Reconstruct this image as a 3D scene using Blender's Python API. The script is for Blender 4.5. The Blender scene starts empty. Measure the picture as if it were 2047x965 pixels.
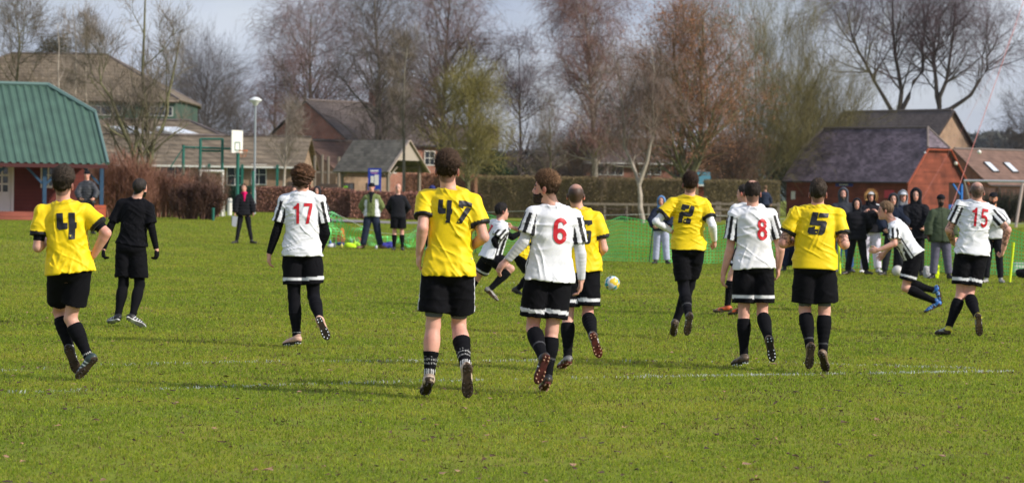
import bpy, bmesh, math, random
import numpy as np
from mathutils import Vector, Matrix
from mathutils.bvhtree import BVHTree
SC = bpy.context.scene
COL = SC.collection
RAD = math.radians
# ---------------------------------------------------------------- camera
F = 5117.0; CX, CY = 1023.5, 482.5          # focal length in pixels of the 2047 px wide photograph
CAM_H = 1.6
PITCH, ROLL = RAD(1.08), RAD(0.80)
cam_d = bpy.data.cameras.new('camera')
cam = bpy.data.objects.new('camera', cam_d); COL.objects.link(cam)
cam_d.sensor_width = 36.0; cam_d.lens = 36.0 * F / 2047.0
cam_d.clip_start = 0.1; cam_d.clip_end = 9000
CAM_R = (Matrix.Rotation(math.pi/2 - PITCH, 3, 'X') @ Matrix.Rotation(ROLL, 3, 'Z'))
cam.matrix_world = Matrix.Translation((0, 0, CAM_H)) @ CAM_R.to_4x4()
cam_d.dof.use_dof = True; cam_d.dof.focus_distance = 22.5; cam_d.dof.aperture_fstop = 4.5
SC.camera = cam
# ---------------------------------------------------------------- light
SUN_ELEV, SUN_AZ = RAD(33), RAD(-24)        # azimuth measured from +X towards +Y (negative: behind the camera)
sd = Vector((math.cos(SUN_ELEV)*math.cos(SUN_AZ), math.cos(SUN_ELEV)*math.sin(SUN_AZ), math.sin(SUN_ELEV)))
sun_d = bpy.data.lights.new('sun', 'SUN'); sun_d.energy = 4.3; sun_d.angle = RAD(2.5); sun_d.color = (1.0, 0.93, 0.82)
sun = bpy.data.objects.new('sun', sun_d); COL.objects.link(sun)
sun.rotation_euler = sd.to_track_quat('Z', 'Y').to_euler(); sun.location = (30, -10, 40)
W = bpy.data.worlds.new('World'); SC.world = W; W.use_nodes = True
nt = W.node_tree; nt.nodes.clear()
def WN(t): return nt.nodes.new(t)
out = WN('ShaderNodeOutputWorld'); bg = WN('ShaderNodeBackground'); bg.inputs['Strength'].default_value = 0.088
sky = WN('ShaderNodeTexSky'); sky.sky_type = 'NISHITA'; sky.sun_disc = False
sky.sun_elevation = SUN_ELEV; sky.sun_rotation = math.pi/2 - SUN_AZ
sky.air_density = 1.2; sky.dust_density = 1.5; sky.ozone_density = 1.5
tc = WN('ShaderNodeTexCoord'); mp = WN('ShaderNodeMapping'); mp.inputs['Scale'].default_value = (1.0, 1.0, 2.6)
mp.inputs['Location'].default_value = (0.35, 0.1, 0.42)
nz = WN('ShaderNodeTexNoise'); nz.inputs['Scale'].default_value = 5.5; nz.inputs['Detail'].default_value = 6; nz.inputs['Roughness'].default_value = 0.52
cr = WN('ShaderNodeValToRGB'); cr.color_ramp.elements[0].position = 0.38; cr.color_ramp.elements[1].position = 0.66
nz2 = WN('ShaderNodeTexNoise'); nz2.inputs['Scale'].default_value = 9; nz2.inputs['Detail'].default_value = 5
cr2 = WN('ShaderNodeValToRGB')
cr2.color_ramp.elements[0].position = 0.3; cr2.color_ramp.elements[0].color = (4.3, 5.0, 6.9, 1)
cr2.color_ramp.elements[1].position = 0.7; cr2.color_ramp.elements[1].color = (8.0, 8.6, 9.9, 1)
mx = WN('ShaderNodeMix'); mx.data_type = 'RGBA'
L = nt.links.new
L(tc.outputs['Generated'], mp.inputs['Vector']); L(mp.outputs[0], nz.inputs['Vector']); L(mp.outputs[0], nz2.inputs['Vector'])
L(nz.outputs[0], cr.inputs[0]); L(nz2.outputs[0], cr2.inputs[0])
base = WN('ShaderNodeMath'); base.operation = 'MULTIPLY_ADD'; base.inputs[1].default_value = 0.34; base.inputs[2].default_value = 0.62
L(cr.outputs[0], base.inputs[0]); L(base.outputs[0], mx.inputs[0])
L(sky.outputs[0], mx.inputs[6]); L(cr2.outputs[0], mx.inputs[7]); L(mx.outputs[2], bg.inputs[0]); L(bg.outputs[0], out.inputs[0])
SC.view_settings.view_transform = 'Standard'; SC.view_settings.look = 'None'
SC.view_settings.exposure = 0.21; SC.view_settings.gamma = 1.0
SC.render.engine = 'CYCLES'
SC.cycles.max_bounces = 5; SC.cycles.transparent_max_bounces = 10; SC.cycles.use_denoising = True

# ---------------------------------------------------------------- helpers
rng = np.random.default_rng(7)
Rm = np.array(CAM_R); O_CAM = np.array([0.0, 0.0, CAM_H])
def ray(px, py):
    r = Rm @ np.array([(px-CX)/F, -(py-CY)/F, -1.0]); return r / r[1]
def P(px, py, D): return O_CAM + ray(px, py)*D
def sstep(a, b, x):
    t = np.clip((x-a)/(b-a), 0, 1); return t*t*(3-2*t)
def gz(x, y):
    """height of the lawn: a gentle rise towards the pavilion"""
    y = np.asarray(y, float); x = np.asarray(x, float)
    return 0.30*(1-sstep(-13.0, -8.0, x))*sstep(48, 66, y)
def G(px, py):
    r = ray(px, py); D = CAM_H/max(-r[2], 1e-4)
    for _ in range(12):
        D = (CAM_H-float(gz(r[0]*D, D)))/max(-r[2], 1e-4)
    return O_CAM + r*D
def Gat(px, D):
    """ground point in the pixel column px at distance D"""
    p = P(px, 430, D); return np.array([p[0], D, float(gz(p[0], D))])

def lin(c):
    c = np.asarray(c, float)/255.0
    return np.where(c <= 0.04045, c/12.92, ((c+0.055)/1.055)**2.4)

def material(name, color=(.5,.5,.5), rough=0.7, metal=0.0, attr=False, spec=0.4, noise=None, bump=None, sheen=0.0, emis=None, trans=0, sss=0.0):
    """noise=(scale, amount, detail): value variation of the colour.  bump=(scale, strength, distance)"""
    m = bpy.data.materials.new(name); m.use_nodes = True
    n = m.node_tree.nodes; l = m.node_tree.links; b = n['Principled BSDF']
    b.inputs['Roughness'].default_value = rough; b.inputs['Metallic'].default_value = metal
    b.inputs['Specular IOR Level'].default_value = spec
    b.inputs['Base Color'].default_value = (*color, 1)
    if sheen: b.inputs['Sheen Weight'].default_value = sheen
    if sss:
        b.inputs['Subsurface Weight'].default_value = sss; b.inputs['Subsurface Radius'].default_value = (0.02, 0.008, 0.005)
        b.inputs['Subsurface Scale'].default_value = 0.5
    src = None
    if attr:
        a = n.new('ShaderNodeAttribute'); a.attribute_name = 'Col'; src = a.outputs['Color']
    co = n.new('ShaderNodeTexCoord').outputs['Object']
    if noise:
        nn = n.new('ShaderNodeTexNoise'); nn.inputs['Scale'].default_value = noise[0]
        nn.inputs['Detail'].default_value = noise[2] if len(noise) > 2 else 4; l.new(co, nn.inputs['Vector'])
        mr = n.new('ShaderNodeMapRange'); mr.inputs[1].default_value = .25; mr.inputs[2].default_value = .75
        mr.inputs[3].default_value = 1-noise[1]; mr.inputs[4].default_value = 1+noise[1]; l.new(nn.outputs[0], mr.inputs[0])
        vm = n.new('ShaderNodeVectorMath'); vm.operation = 'SCALE'; l.new(mr.outputs[0], vm.inputs['Scale'])
        if src: l.new(src, vm.inputs[0])
        else: vm.inputs[0].default_value = color
        src = vm.outputs[0]
    if src: l.new(src, b.inputs['Base Color'])
    if bump:
        nn = n.new('ShaderNodeTexNoise'); nn.inputs['Scale'].default_value = bump[0]; nn.inputs['Detail'].default_value = 4; l.new(co, nn.inputs['Vector'])
        bp = n.new('ShaderNodeBump'); bp.inputs['Strength'].default_value = bump[1]; bp.inputs['Distance'].default_value = bump[2]
        l.new(nn.outputs[0], bp.inputs['Height']); l.new(bp.outputs[0], b.inputs['Normal'])
    if emis: b.inputs['Emission Color'].default_value = (*emis[0], 1); b.inputs['Emission Strength'].default_value = emis[1]
    return m

def mesh_obj(name, verts, faces, mat=None, parent=None, cols=None, smooth=True, uvs=None):
    """faces: int array (n,3)/(n,4) or list of index lists"""
    me = bpy.data.meshes.new(name)
    verts = np.asarray(verts, np.float32)
    if isinstance(faces, np.ndarray) and faces.ndim == 2:
        nf, k = faces.shape
        me.vertices.add(len(verts)); me.vertices.foreach_set('co', verts.ravel())
        me.loops.add(nf*k); me.loops.foreach_set('vertex_index', faces.astype(np.int32).ravel())
        me.polygons.add(nf); me.polygons.foreach_set('loop_start', np.arange(0, nf*k, k, dtype=np.int32))
        try: me.polygons.foreach_set('loop_total', np.full(nf, k, np.int32))
        except Exception: pass
        me.update(calc_edges=True)
    else:
        me.from_pydata([tuple(v) for v in verts.tolist()], [], [list(map(int, f)) for f in faces]); me.update()
    if smooth: me.polygons.foreach_set('use_smooth', np.ones(len(me.polygons), bool))
    if cols is not None:
        ca = me.color_attributes.new('Col', 'FLOAT_COLOR', 'POINT')
        c4 = np.ones((len(verts), 4), np.float32); c4[:, :3] = cols; ca.data.foreach_set('color', c4.ravel())
    o = bpy.data.objects.new(name, me); COL.objects.link(o)
    if mat is not None:
        for m in (mat if isinstance(mat, (list, tuple)) else [mat]): me.materials.append(m)
    if parent is not None: o.parent = parent
    return o

def tag(o, label=None, cat=None, group=None, kind=None):
    if label: o['label'] = label
    if cat: o['category'] = cat
    if group: o['group'] = group
    if kind: o['kind'] = kind
    return o
def thing(name, loc, label=None, cat=None, group=None, rz=0.0):
    o = bpy.data.objects.new(name, None); COL.objects.link(o); o.location = tuple(float(v) for v in loc); o.rotation_euler = (0, 0, rz)
    o.empty_display_size = 0.2
    return tag(o, label, cat, group)
def copy_thing(src, loc, rz=0.0, scale=None, label=None, group=None):
    r = src.copy(); COL.objects.link(r); r.location = tuple(float(v) for v in loc); r.rotation_euler = (0, 0, rz)
    if scale is not None: r.scale = scale if hasattr(scale, '__len__') else (scale,)*3
    if label: r['label'] = label
    if group: r['group'] = group
    for ch in src.children:
        c = ch.copy(); COL.objects.link(c); c.parent = r
        for g in ch.children:
            d = g.copy(); COL.objects.link(d); d.parent = c
    return r

class MB:
    """collects simple solids into one mesh"""
    def __init__(s): s.v = []; s.f = []
    def add(s, vs, fs):
        n = len(s.v); s.v += [tuple(float(c) for c in v) for v in vs]; s.f += [[i+n for i in f] for f in fs]; return s
    def box(s, c, d, rz=0.0, rot=None):
        c = np.array(c, float); d = np.array(d, float)/2
        vs = np.array([[x, y, z] for x in (-1, 1) for y in (-1, 1) for z in (-1, 1)])*d
        if rz: cz, sz = math.cos(rz), math.sin(rz); rot = np.array([[cz, -sz, 0], [sz, cz, 0], [0, 0, 1]])
        if rot is not None: vs = vs @ np.array(rot).T
        return s.add(vs+c, [[0,1,3,2],[4,6,7,5],[0,4,5,1],[2,3,7,6],[0,2,6,4],[1,5,7,3]])
    def bar(s, a, b, w, h=None, up=(0, 0, 1)):
        """rectangular bar from a to b"""
        h = h or w; a = np.array(a, float); b = np.array(b, float); t = b-a; t /= np.linalg.norm(t)
        u = np.cross(t, up)
        if np.linalg.norm(u) < 1e-4: u = np.cross(t, (1, 0, 0))
        u /= np.linalg.norm(u); v = np.cross(u, t)
        vs = [p+u*i*w/2+v*j*h/2 for p in (a, b) for i, j in ((-1,-1),(1,-1),(1,1),(-1,1))]
        return s.add(vs, [[3,2,1,0],[4,5,6,7],[0,1,5,4],[1,2,6,5],[2,3,7,6],[3,0,4,7]])
    def tube(s, pts, r, n=8, caps=True):
        pts = [np.array(p, float) for p in pts]; rs = r if hasattr(r, '__len__') else [r]*len(pts)
        vs = []; fs = []; u = None
        for i, p in enumerate(pts):
            t = pts[min(i+1, len(pts)-1)]-pts[max(i-1, 0)]; t /= np.linalg.norm(t)+1e-9
            if u is None:
                u = np.cross(t, (0, 0, 1));
                if np.linalg.norm(u) < 1e-3: u = np.cross(t, (1, 0, 0))
            u = u - t*np.dot(u, t); u /= np.linalg.norm(u); v = np.cross(t, u)
            for k in range(n):
                a = 2*math.pi*k/n; vs.append(p+(u*math.cos(a)+v*math.sin(a))*rs[i])
        for i in range(len(pts)-1):
            for k in range(n):
                k2 = (k+1) % n; fs.append([i*n+k, i*n+k2, (i+1)*n+k2, (i+1)*n+k])
        if caps: fs.append(list(range(n))[::-1]); fs.append([(len(pts)-1)*n+k for k in range(n)])
        return s.add(vs, fs)
    def quad(s, *ps): return s.add(ps, [list(range(len(ps)))])
    def slab(s, ps, t):
        """planar polygon ps given thickness t along its normal (both faces and rim)"""
        ps = [np.array(p, float) for p in ps]; n = np.cross(ps[1]-ps[0], ps[2]-ps[0]); n /= np.linalg.norm(n); k = len(ps)
        vs = ps+[p-n*t for p in ps]
        return s.add(vs, [list(range(k)), list(range(k, 2*k))[::-1]]+[[i, i+k, (i+1) % k+k, (i+1) % k][::-1] for i in range(k)])
    def lathe(s, c, prof, n=16):
        c = np.array(c, float); vs = [c+np.array([r*math.cos(2*math.pi*k/n), r*math.sin(2*math.pi*k/n), z]) for r, z in prof for k in range(n)]
        fs = [[i*n+k, i*n+(k+1) % n, (i+1)*n+(k+1) % n, (i+1)*n+k] for i in range(len(prof)-1) for k in range(n)]
        return s.add(vs, fs)
    def build(s, name, mat, parent=None, smooth=False, bevel=0):
        o = mesh_obj(name, s.v, s.f, mat, parent, smooth=smooth)
        if bevel:
            m = o.modifiers.new('b', 'BEVEL'); m.width = bevel; m.segments = 1; m.limit_method = 'ANGLE'
        return o

# ---------------------------------------------------------------- signed distance modelling
def nrm(v):
    v = np.asarray(v, float); n = np.linalg.norm(v); return v/(n if n > 1e-9 else 1)
def orth(v, a):
    v = np.asarray(v, float); a = nrm(a); return nrm(v-a*np.dot(v, a))
def smin(a, b, k):
    if k <= 0: return np.minimum(a, b)
    h = np.clip(0.5+0.5*(b-a)/k, 0, 1); return b*(1-h)+a*h-k*h*(1-h)
class Field:
    def __init__(s, lo, hi, h):
        s.lo = np.array(lo, float); s.h = h; s.n = np.ceil((np.array(hi)-s.lo)/h).astype(int)+1
        s.v = np.full(s.n, 0.25, np.float32)
    def sub(s, lo, hi):
        i0 = np.clip(np.floor((np.array(lo)-s.lo)/s.h).astype(int), 0, s.n); i1 = np.clip(np.ceil((np.array(hi)-s.lo)/s.h).astype(int)+1, 0, s.n)
        if (i1 <= i0).any(): return None, None
        ax = [(s.lo[a]+s.h*np.arange(i0[a], i1[a])).astype(np.float32) for a in range(3)]
        sl = tuple(slice(i0[a], i1[a]) for a in range(3))
        X, Y, Z = np.meshgrid(*ax, indexing='ij'); return sl, np.stack([X, Y, Z], -1)
    def add(s, fn, lo, hi, k=0.0, pad=0.05, mode='u'):
        sl, p = s.sub(np.array(lo)-pad, np.array(hi)+pad)
        if sl is None: return
        if mode == 'add':
            m = np.abs(s.v[sl]) < .035
            if m.any(): w = s.v[sl]; w[m] += fn(p[m]).astype(np.float32); s.v[sl] = w
            return
        d = fn(p).astype(np.float32)
        if mode == 'u': s.v[sl] = smin(s.v[sl], d, k)
        elif mode == 's': s.v[sl] = -smin(-s.v[sl], d, k)
        elif mode == 'i': s.v[sl] = -smin(-s.v[sl], -d, k)
        elif mode == 'add':
            s.v[sl] = np.where(np.abs(s.v[sl]) < 0.04, s.v[sl]+d, s.v[sl])
    def mesh(s):
        v = s.v; n = v.shape
        v[0] = v[-1] = .25; v[:, 0] = v[:, -1] = .25; v[:, :, 0] = v[:, :, -1] = .25
        ins = v < 0
        cs = tuple(k-1 for k in n)
        cnt = np.zeros(cs, np.int8)
        for dx in (0, 1):
            for dy in (0, 1):
                for dz in (0, 1): cnt += ins[dx:cs[0]+dx, dy:cs[1]+dy, dz:cs[2]+dz]
        cell = np.argwhere((cnt > 0) & (cnt < 8)); N = len(cell)
        if N == 0: return np.zeros((0, 3)), np.zeros((0, 4), int)
        idx = np.full(cs, -1, np.int32); idx[tuple(cell.T)] = np.arange(N)
        acc = np.zeros((N, 3)); num = np.zeros(N)
        cor = [(a, b, c) for a in (0, 1) for b in (0, 1) for c in (0, 1)]
        val = {c: v[tuple((cell+c).T)].astype(float) for c in cor}
        for a in cor:
            for ax in range(3):
                if a[ax]: continue
                b = list(a); b[ax] = 1; b = tuple(b); va, vb = val[a], val[b]; m = (va < 0) != (vb < 0)
                t = np.where(m, va/(va-vb+1e-12), 0)
                p = np.zeros((N, 3)); p[:] = a; p[:, ax] += t
                acc[m] += p[m]; num[m] += 1
        vert = s.lo+s.h*(cell+acc/num[:, None])
        fs = []
        for ax in range(3):
            u, w = (ax+1) % 3, (ax+2) % 3
            sa = [slice(None)]*3; sb = [slice(None)]*3; sa[ax] = slice(0, -1); sb[ax] = slice(1, None)
            A, B = ins[tuple(sa)], ins[tuple(sb)]
            for pos, flip in ((A & ~B, False), (~A & B, True)):
                e = np.argwhere(pos); e = e[(e[:, u] > 0) & (e[:, w] > 0) & (e[:, u] < cs[u]) & (e[:, w] < cs[w])]
                q = []
                for du, dw in ((-1, -1), (0, -1), (0, 0), (-1, 0)):
                    c = e.copy(); c[:, u] += du; c[:, w] += dw; q.append(idx[tuple(c.T)])
                q = np.stack(q, 1)
                fs.append(q[:, ::-1] if flip else q)
        return vert, np.concatenate(fs)

def f_limb(a, b, tab, u=None, eu=1.0, ev=1.0, tcut=None):
    """tapered limb a->b, tab [(t, radius)], elliptical factors along u and v; tcut=(t0,t1) flat cuts"""
    a = np.array(a, float); b = np.array(b, float); ab = b-a; L = np.linalg.norm(ab); t_ = ab/L
    T = [x[0] for x in tab]; R = [x[1] for x in tab]
    if u is None: u = orth((1, 0.01, 0.02), t_)
    else: u = orth(u, t_)
    w = np.cross(t_, u); A = a.astype(np.float32); U = u.astype(np.float32); Wv = w.astype(np.float32); Tn = t_.astype(np.float32)
    def fn(p):
        q = p-A; s_ = q@Tn; t = s_/L; tc_ = np.clip(t, 0, 1); r = np.interp(tc_, T, R)
        qu = (q@U)/eu; qv = (q@Wv)/ev; ax = s_-tc_*L
        d = (np.sqrt(qu*qu+qv*qv+ax*ax)-r)*min(eu, ev)
        if tcut:
            if tcut[0] is not None: d = np.maximum(d, (tcut[0]-t)*L)
            if tcut[1] is not None: d = np.maximum(d, (t-tcut[1])*L)
        return d
    m = max(R)*max(eu, ev)+.01
    return fn, np.minimum(a, b)-m, np.maximum(a, b)+m
def f_ell(c, axes, r):
    c = np.array(c, float); A = np.array(axes, float).astype(np.float32); r_ = np.array(r, np.float32); m = max(r)
    def fn(p):
        q = (p-c.astype(np.float32))@A.T; k0 = np.sqrt(((q/r_)**2).sum(-1)); k1 = np.sqrt(((q/(r_*r_))**2).sum(-1))+1e-6
        return k0*(k0-1)/k1
    return fn, c-m, c+m
_k = np.random.default_rng(3)
FOLD = [(nrm(_k.normal(size=3)), _k.uniform(0, 6.28)) for _ in range(12)]
def snoise(p, sc, seed=0):
    r = 0
    for i in range(4):
        d, ph = FOLD[(i*3+seed) % 12]; e, ph2 = FOLD[(i*5+seed+4) % 12]
        r = r+np.sin(p@(d*sc).astype(np.float32)*(1+.37*i)+ph+1.3*np.sin(p@(e*sc*.6).astype(np.float32)+ph2+seed))
    return r/4
def folds(p, ax, amp, wl, seed):
    """ridged fabric folds perpendicular to ax"""
    ph = (p@(nrm(ax)*6.283/wl).astype(np.float32))+2.6*snoise(p, 5.5, seed)+.9*snoise(p, 13, seed+2)
    m = np.clip(snoise(p, 6.5, seed+1)*1.2+.35, 0, 1)
    return amp*m*(1-2*np.abs(np.sin(ph/2)))

_lat = np.random.default_rng(11).random((32, 32, 32)).astype(np.float32)
def vnoise(q):
    """smooth lattice noise 0..1"""
    i = np.floor(q).astype(int); f = (q-i).astype(np.float32); f = f*f*(3-2*f); i &= 31; j = (i+1) & 31
    x0, y0, z0 = i[..., 0], i[..., 1], i[..., 2]; x1, y1, z1 = j[..., 0], j[..., 1], j[..., 2]; fx, fy, fz = f[..., 0], f[..., 1], f[..., 2]
    a = _lat[x0, y0, z0]*(1-fx)+_lat[x1, y0, z0]*fx; b = _lat[x0, y1, z0]*(1-fx)+_lat[x1, y1, z0]*fx
    c = _lat[x0, y0, z1]*(1-fx)+_lat[x1, y0, z1]*fx; d = _lat[x0, y1, z1]*(1-fx)+_lat[x1, y1, z1]*fx
    return (a*(1-fy)+b*fy)*(1-fz)+(c*(1-fy)+d*fy)*fz
def cloth_folds(p, amp, seed, k=1):
    """creases of a loose shirt: long thin ridges in several directions, each alive only in its own patches"""
    r = 0; rs = np.random.default_rng(seed)
    for i in range(7):
        an = rs.uniform(-1.3, 1.3); l = nrm((math.cos(an), rs.normal()*.15, math.sin(an))); a = nrm((-math.sin(an), rs.normal()*.2, math.cos(an))); m_ = np.cross(l, a)
        wl = rs.uniform(.038, .062); o = rs.uniform(0, 20, 3)
        w = (vnoise(p*7+o)-.5)*.035
        q = np.stack([(p@a.astype(np.float32)+w)/wl+o[0], (p@l.astype(np.float32))/(wl*5.5)+o[1], (p@m_.astype(np.float32))/(wl*4)+o[2]], -1)
        n = vnoise(q); ridge = np.clip(1-np.abs(n-.5)*5.5, 0, 1)
        mask = np.clip((vnoise(p*4.2+o[::-1])-.46)*5, 0, 1)
        r = r+mask*ridge**1.5
    return amp*(.5-np.minimum(r, 1.6))
# ================================================================ the ground
def node_mat(name):
    m = bpy.data.materials.new(name); m.use_nodes = True; return m, m.node_tree.nodes, m.node_tree.links, m.node_tree.nodes['Principled BSDF']
def ramp(n, stops):
    r = n.new('ShaderNodeValToRGB'); e = r.color_ramp.elements
    while len(e) < len(stops): e.new(.5)
    for i, (p, c) in enumerate(stops): e[i].position = p; e[i].color = (*c, 1)
    return r
G_DARK = np.array([.145, .215, .017]); G_MID = np.array([.265, .330, .027]); G_YEL = np.array([.455, .425, .058]); STRAW = np.array([.34, .28, .10]); SOIL = np.array([.085, .052, .028])
def lawn_material():
    m, n, l, b = node_mat('lawn'); b.inputs['Roughness'].default_value = .9; b.inputs['Specular IOR Level'].default_value = .15
    co = n.new('ShaderNodeTexCoord').outputs['Object']
    def nz(scale, det, sc=(1, 1, 1)):
        mp = n.new('ShaderNodeMapping'); mp.inputs['Scale'].default_value = sc; l.new(co, mp.inputs['Vector'])
        x = n.new('ShaderNodeTexNoise'); x.inputs['Scale'].default_value = scale; x.inputs['Detail'].default_value = det; l.new(mp.outputs[0], x.inputs['Vector']); return x.outputs[0]
    def mix(f, a, c, fac=None):
        x = n.new('ShaderNodeMix'); x.data_type = 'RGBA'; l.new(f, x.inputs[0])
        for s_, v in ((6, a), (7, c)):
            if isinstance(v, (tuple, list, np.ndarray)): x.inputs[s_].default_value = (*[float(q) for q in v], 1)
            else: l.new(v, x.inputs[s_])
        return x.outputs[2]
    r1 = ramp(n, [(.35, G_DARK*.72), (.5, G_MID*.60), (.68, G_YEL*.50)]); l.new(nz(.8, 8), r1.inputs[0])
    r2 = ramp(n, [(.42, (0, 0, 0)), (.66, (1, 1, 1))]); l.new(nz(14, 6), r2.inputs[0])
    c = mix(r2.outputs[0], r1.outputs[0], G_MID*.66)
    r3 = ramp(n, [(.60, (0, 0, 0)), (.72, (.8, .8, .8))]); l.new(nz(5, 9), r3.inputs[0])
    c = mix(r3.outputs[0], c, SOIL)
    r4 = ramp(n, [(.46, (0, 0, 0)), (.60, (.45, .45, .45))]); l.new(nz(.16, 3), r4.inputs[0])
    c = mix(r4.outputs[0], c, G_YEL*.5)
    l.new(c, b.inputs['Base Color'])
    bp = n.new('ShaderNodeBump'); bp.inputs['Strength'].default_value = .6; bp.inputs['Distance'].default_value = .03; l.new(nz(30, 5), bp.inputs['Height']); l.new(bp.outputs[0], b.inputs['Normal'])
    return m
xs = np.unique(np.concatenate([np.linspace(-700, -30, 14), np.linspace(-30, 30, 61), np.linspace(30, 700, 14)]))
ys = np.unique(np.concatenate([np.linspace(-40, 10, 6), np.linspace(10, 120, 56), np.linspace(120, 320, 20), np.linspace(320, 2600, 14)]))
XX, YY = np.meshgrid(xs, ys, indexing='ij'); ZZ = gz(XX, YY)-.006*(YY < 300)
nx, ny = len(xs), len(ys); ii = np.arange(nx*ny).reshape(nx, ny)
ground = mesh_obj('ground', np.stack([XX, YY, ZZ], -1).reshape(-1, 3), np.stack([ii[:-1, :-1], ii[1:, :-1], ii[1:, 1:], ii[:-1, 1:]], -1).reshape(-1, 4), lawn_material())
tag(ground, kind='structure')

# the two worn chalk lines, as polylines on the ground
LINES = [[G(*p)[:2] for p in ((-60, 786), (300, 778), (580, 769), (1060, 757), (1500, 750), (1740, 746), (2110, 741))],
         [G(*p)[:2] for p in ((-60, 744), (160, 733), (274, 728), (513, 723), (900, 721), (1300, 722), (1581, 725), (1942, 737))]]
FAR_LINE = [[G(*p)[:2] for p in ((900, 578), (1240, 548), (1600, 556))]]
def line_dist(x, y, pl):
    d = np.full(x.shape, 9.0)
    for a, b in zip(pl[:-1], pl[1:]):
        ab = b-a; t = np.clip(((x-a[0])*ab[0]+(y-a[1])*ab[1])/(ab@ab), 0, 1); d = np.minimum(d, np.hypot(x-a[0]-t*ab[0], y-a[1]-t*ab[1]))
    return d
# ---------------------------------------------------------------- grass blades
def grass():
    r = np.random.default_rng(5); N = 1850000
    u = r.random(N); e = .46; a, b = 12.6**e, 150.0**e; D = (a+u*(b-a))**(1/e)
    x = (r.random(N)-.5)*(D*.50+4.5); y = D
    p3 = np.stack([x, y, 0*x], -1).astype(np.float32)
    clump = vnoise(p3*9.0+3); big = vnoise(p3*1.3+9)*.6+vnoise(p3*.45+4)*.4; wear = vnoise(p3*3.1+17)*.55+vnoise(p3*11+2)*.45
    keep = r.random(N) < np.clip(1.25-(wear-.50)*3.2, .12, 1); x, y, D, clump, big, wear = [q[keep] for q in (x, y, D, clump, big, wear)]; N = len(x)
    sc = (np.minimum(D, 150)/14)**.66
    h = (.008+.015*clump+.008*r.random(N))*np.minimum(sc, 1.7); w = .0027*sc*(.7+.6*r.random(N))
    az = r.random(N)*6.283; lean = r.normal(.0, 1.15, N)
    z0 = gz(x, y)-.004
    dx, dy = np.cos(az), np.sin(az); la = r.random(N)*6.283
    lx, ly = np.cos(la)*h*np.abs(lean), np.sin(la)*h*np.abs(lean)
    V = np.zeros((N, 5, 3), np.float32)
    V[:, 0] = np.stack([x-dx*w, y-dy*w, z0], -1); V[:, 1] = np.stack([x+dx*w, y+dy*w, z0], -1)
    V[:, 2] = np.stack([x+dx*w*.8+lx*.35, y+dy*w*.8+ly*.35, z0+h*.6], -1); V[:, 3] = np.stack([x-dx*w*.8+lx*.35, y-dy*w*.8+ly*.35, z0+h*.6], -1)
    V[:, 4] = np.stack([x+lx*1.1, y+ly*1.1, z0+h*np.maximum(.30, 1.0-.28*np.abs(lean))], -1)
    fine = vnoise(p3[keep]*26+31); q = np.clip((big-.38)*1.5+(fine-.5)*.9+.05+r.normal(0, .26, N), 0, 1)[:, None]
    c = G_DARK*1.25*(1-q)+G_YEL*q; c = np.where((r.random(N) < .30)[:, None], G_MID*1.35, c)
    st = r.random(N) < (.07+.22*np.clip((wear-.45)*3, 0, 1)); c[st] = STRAW*r.uniform(.5, 1.1, (st.sum(), 1))
    br = r.random(N) < .22*np.clip((wear-.5)*4, 0, 1)*(.6+.8*sstep(0, 3, x)); c[br] = SOIL*1.2
    for i, pl in enumerate(LINES):
        d = line_dist(x, y, pl); br_ = vnoise(np.stack([x*1.6, y*.2, 0*x+i*7], -1).astype(np.float32)); dens = (.66 if i == 0 else .42)*np.clip((br_-.15)*2.6, .15, 1)
        if i == 0: dens = np.minimum(1, dens*(.6+.75*sstep(.5, 3, x)))
        m = (d < .05+.045*r.random(N)*br_) & (r.random(N) < dens); c[m] = np.array([.74, .78, .78])*r.uniform(.55, 1.1, (m.sum(), 1))
    d = line_dist(x, y, FAR_LINE[0]); m = (d < .10) & (r.random(N) < .12); c[m] = (.5, .55, .45)
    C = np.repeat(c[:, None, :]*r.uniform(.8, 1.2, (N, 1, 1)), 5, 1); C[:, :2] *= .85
    i5 = (np.arange(N)*5)[:, None]
    T = np.concatenate([i5+np.array([[0, 1, 2]]), i5+np.array([[0, 2, 3]]), i5+np.array([[3, 2, 4]])])
    m = material('grass_blade', attr=True, rough=.55, spec=.25); nn = m.node_tree; bs = nn.nodes['Principled BSDF']; o_ = nn.nodes['Material Output']
    tr = nn.nodes.new('ShaderNodeBsdfTranslucent'); mx_ = nn.nodes.new('ShaderNodeMixShader'); mx_.inputs[0].default_value = .58
    at = [q for q in nn.nodes if q.type == 'ATTRIBUTE'][0]; nn.links.new(at.outputs['Color'], tr.inputs[0]); nn.links.new(bs.outputs[0], mx_.inputs[1]); nn.links.new(tr.outputs[0], mx_.inputs[2]); nn.links.new(mx_.outputs[0], o_.inputs[0])
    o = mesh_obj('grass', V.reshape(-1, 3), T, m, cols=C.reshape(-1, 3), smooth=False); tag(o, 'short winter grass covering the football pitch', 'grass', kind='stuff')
grass()
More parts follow.
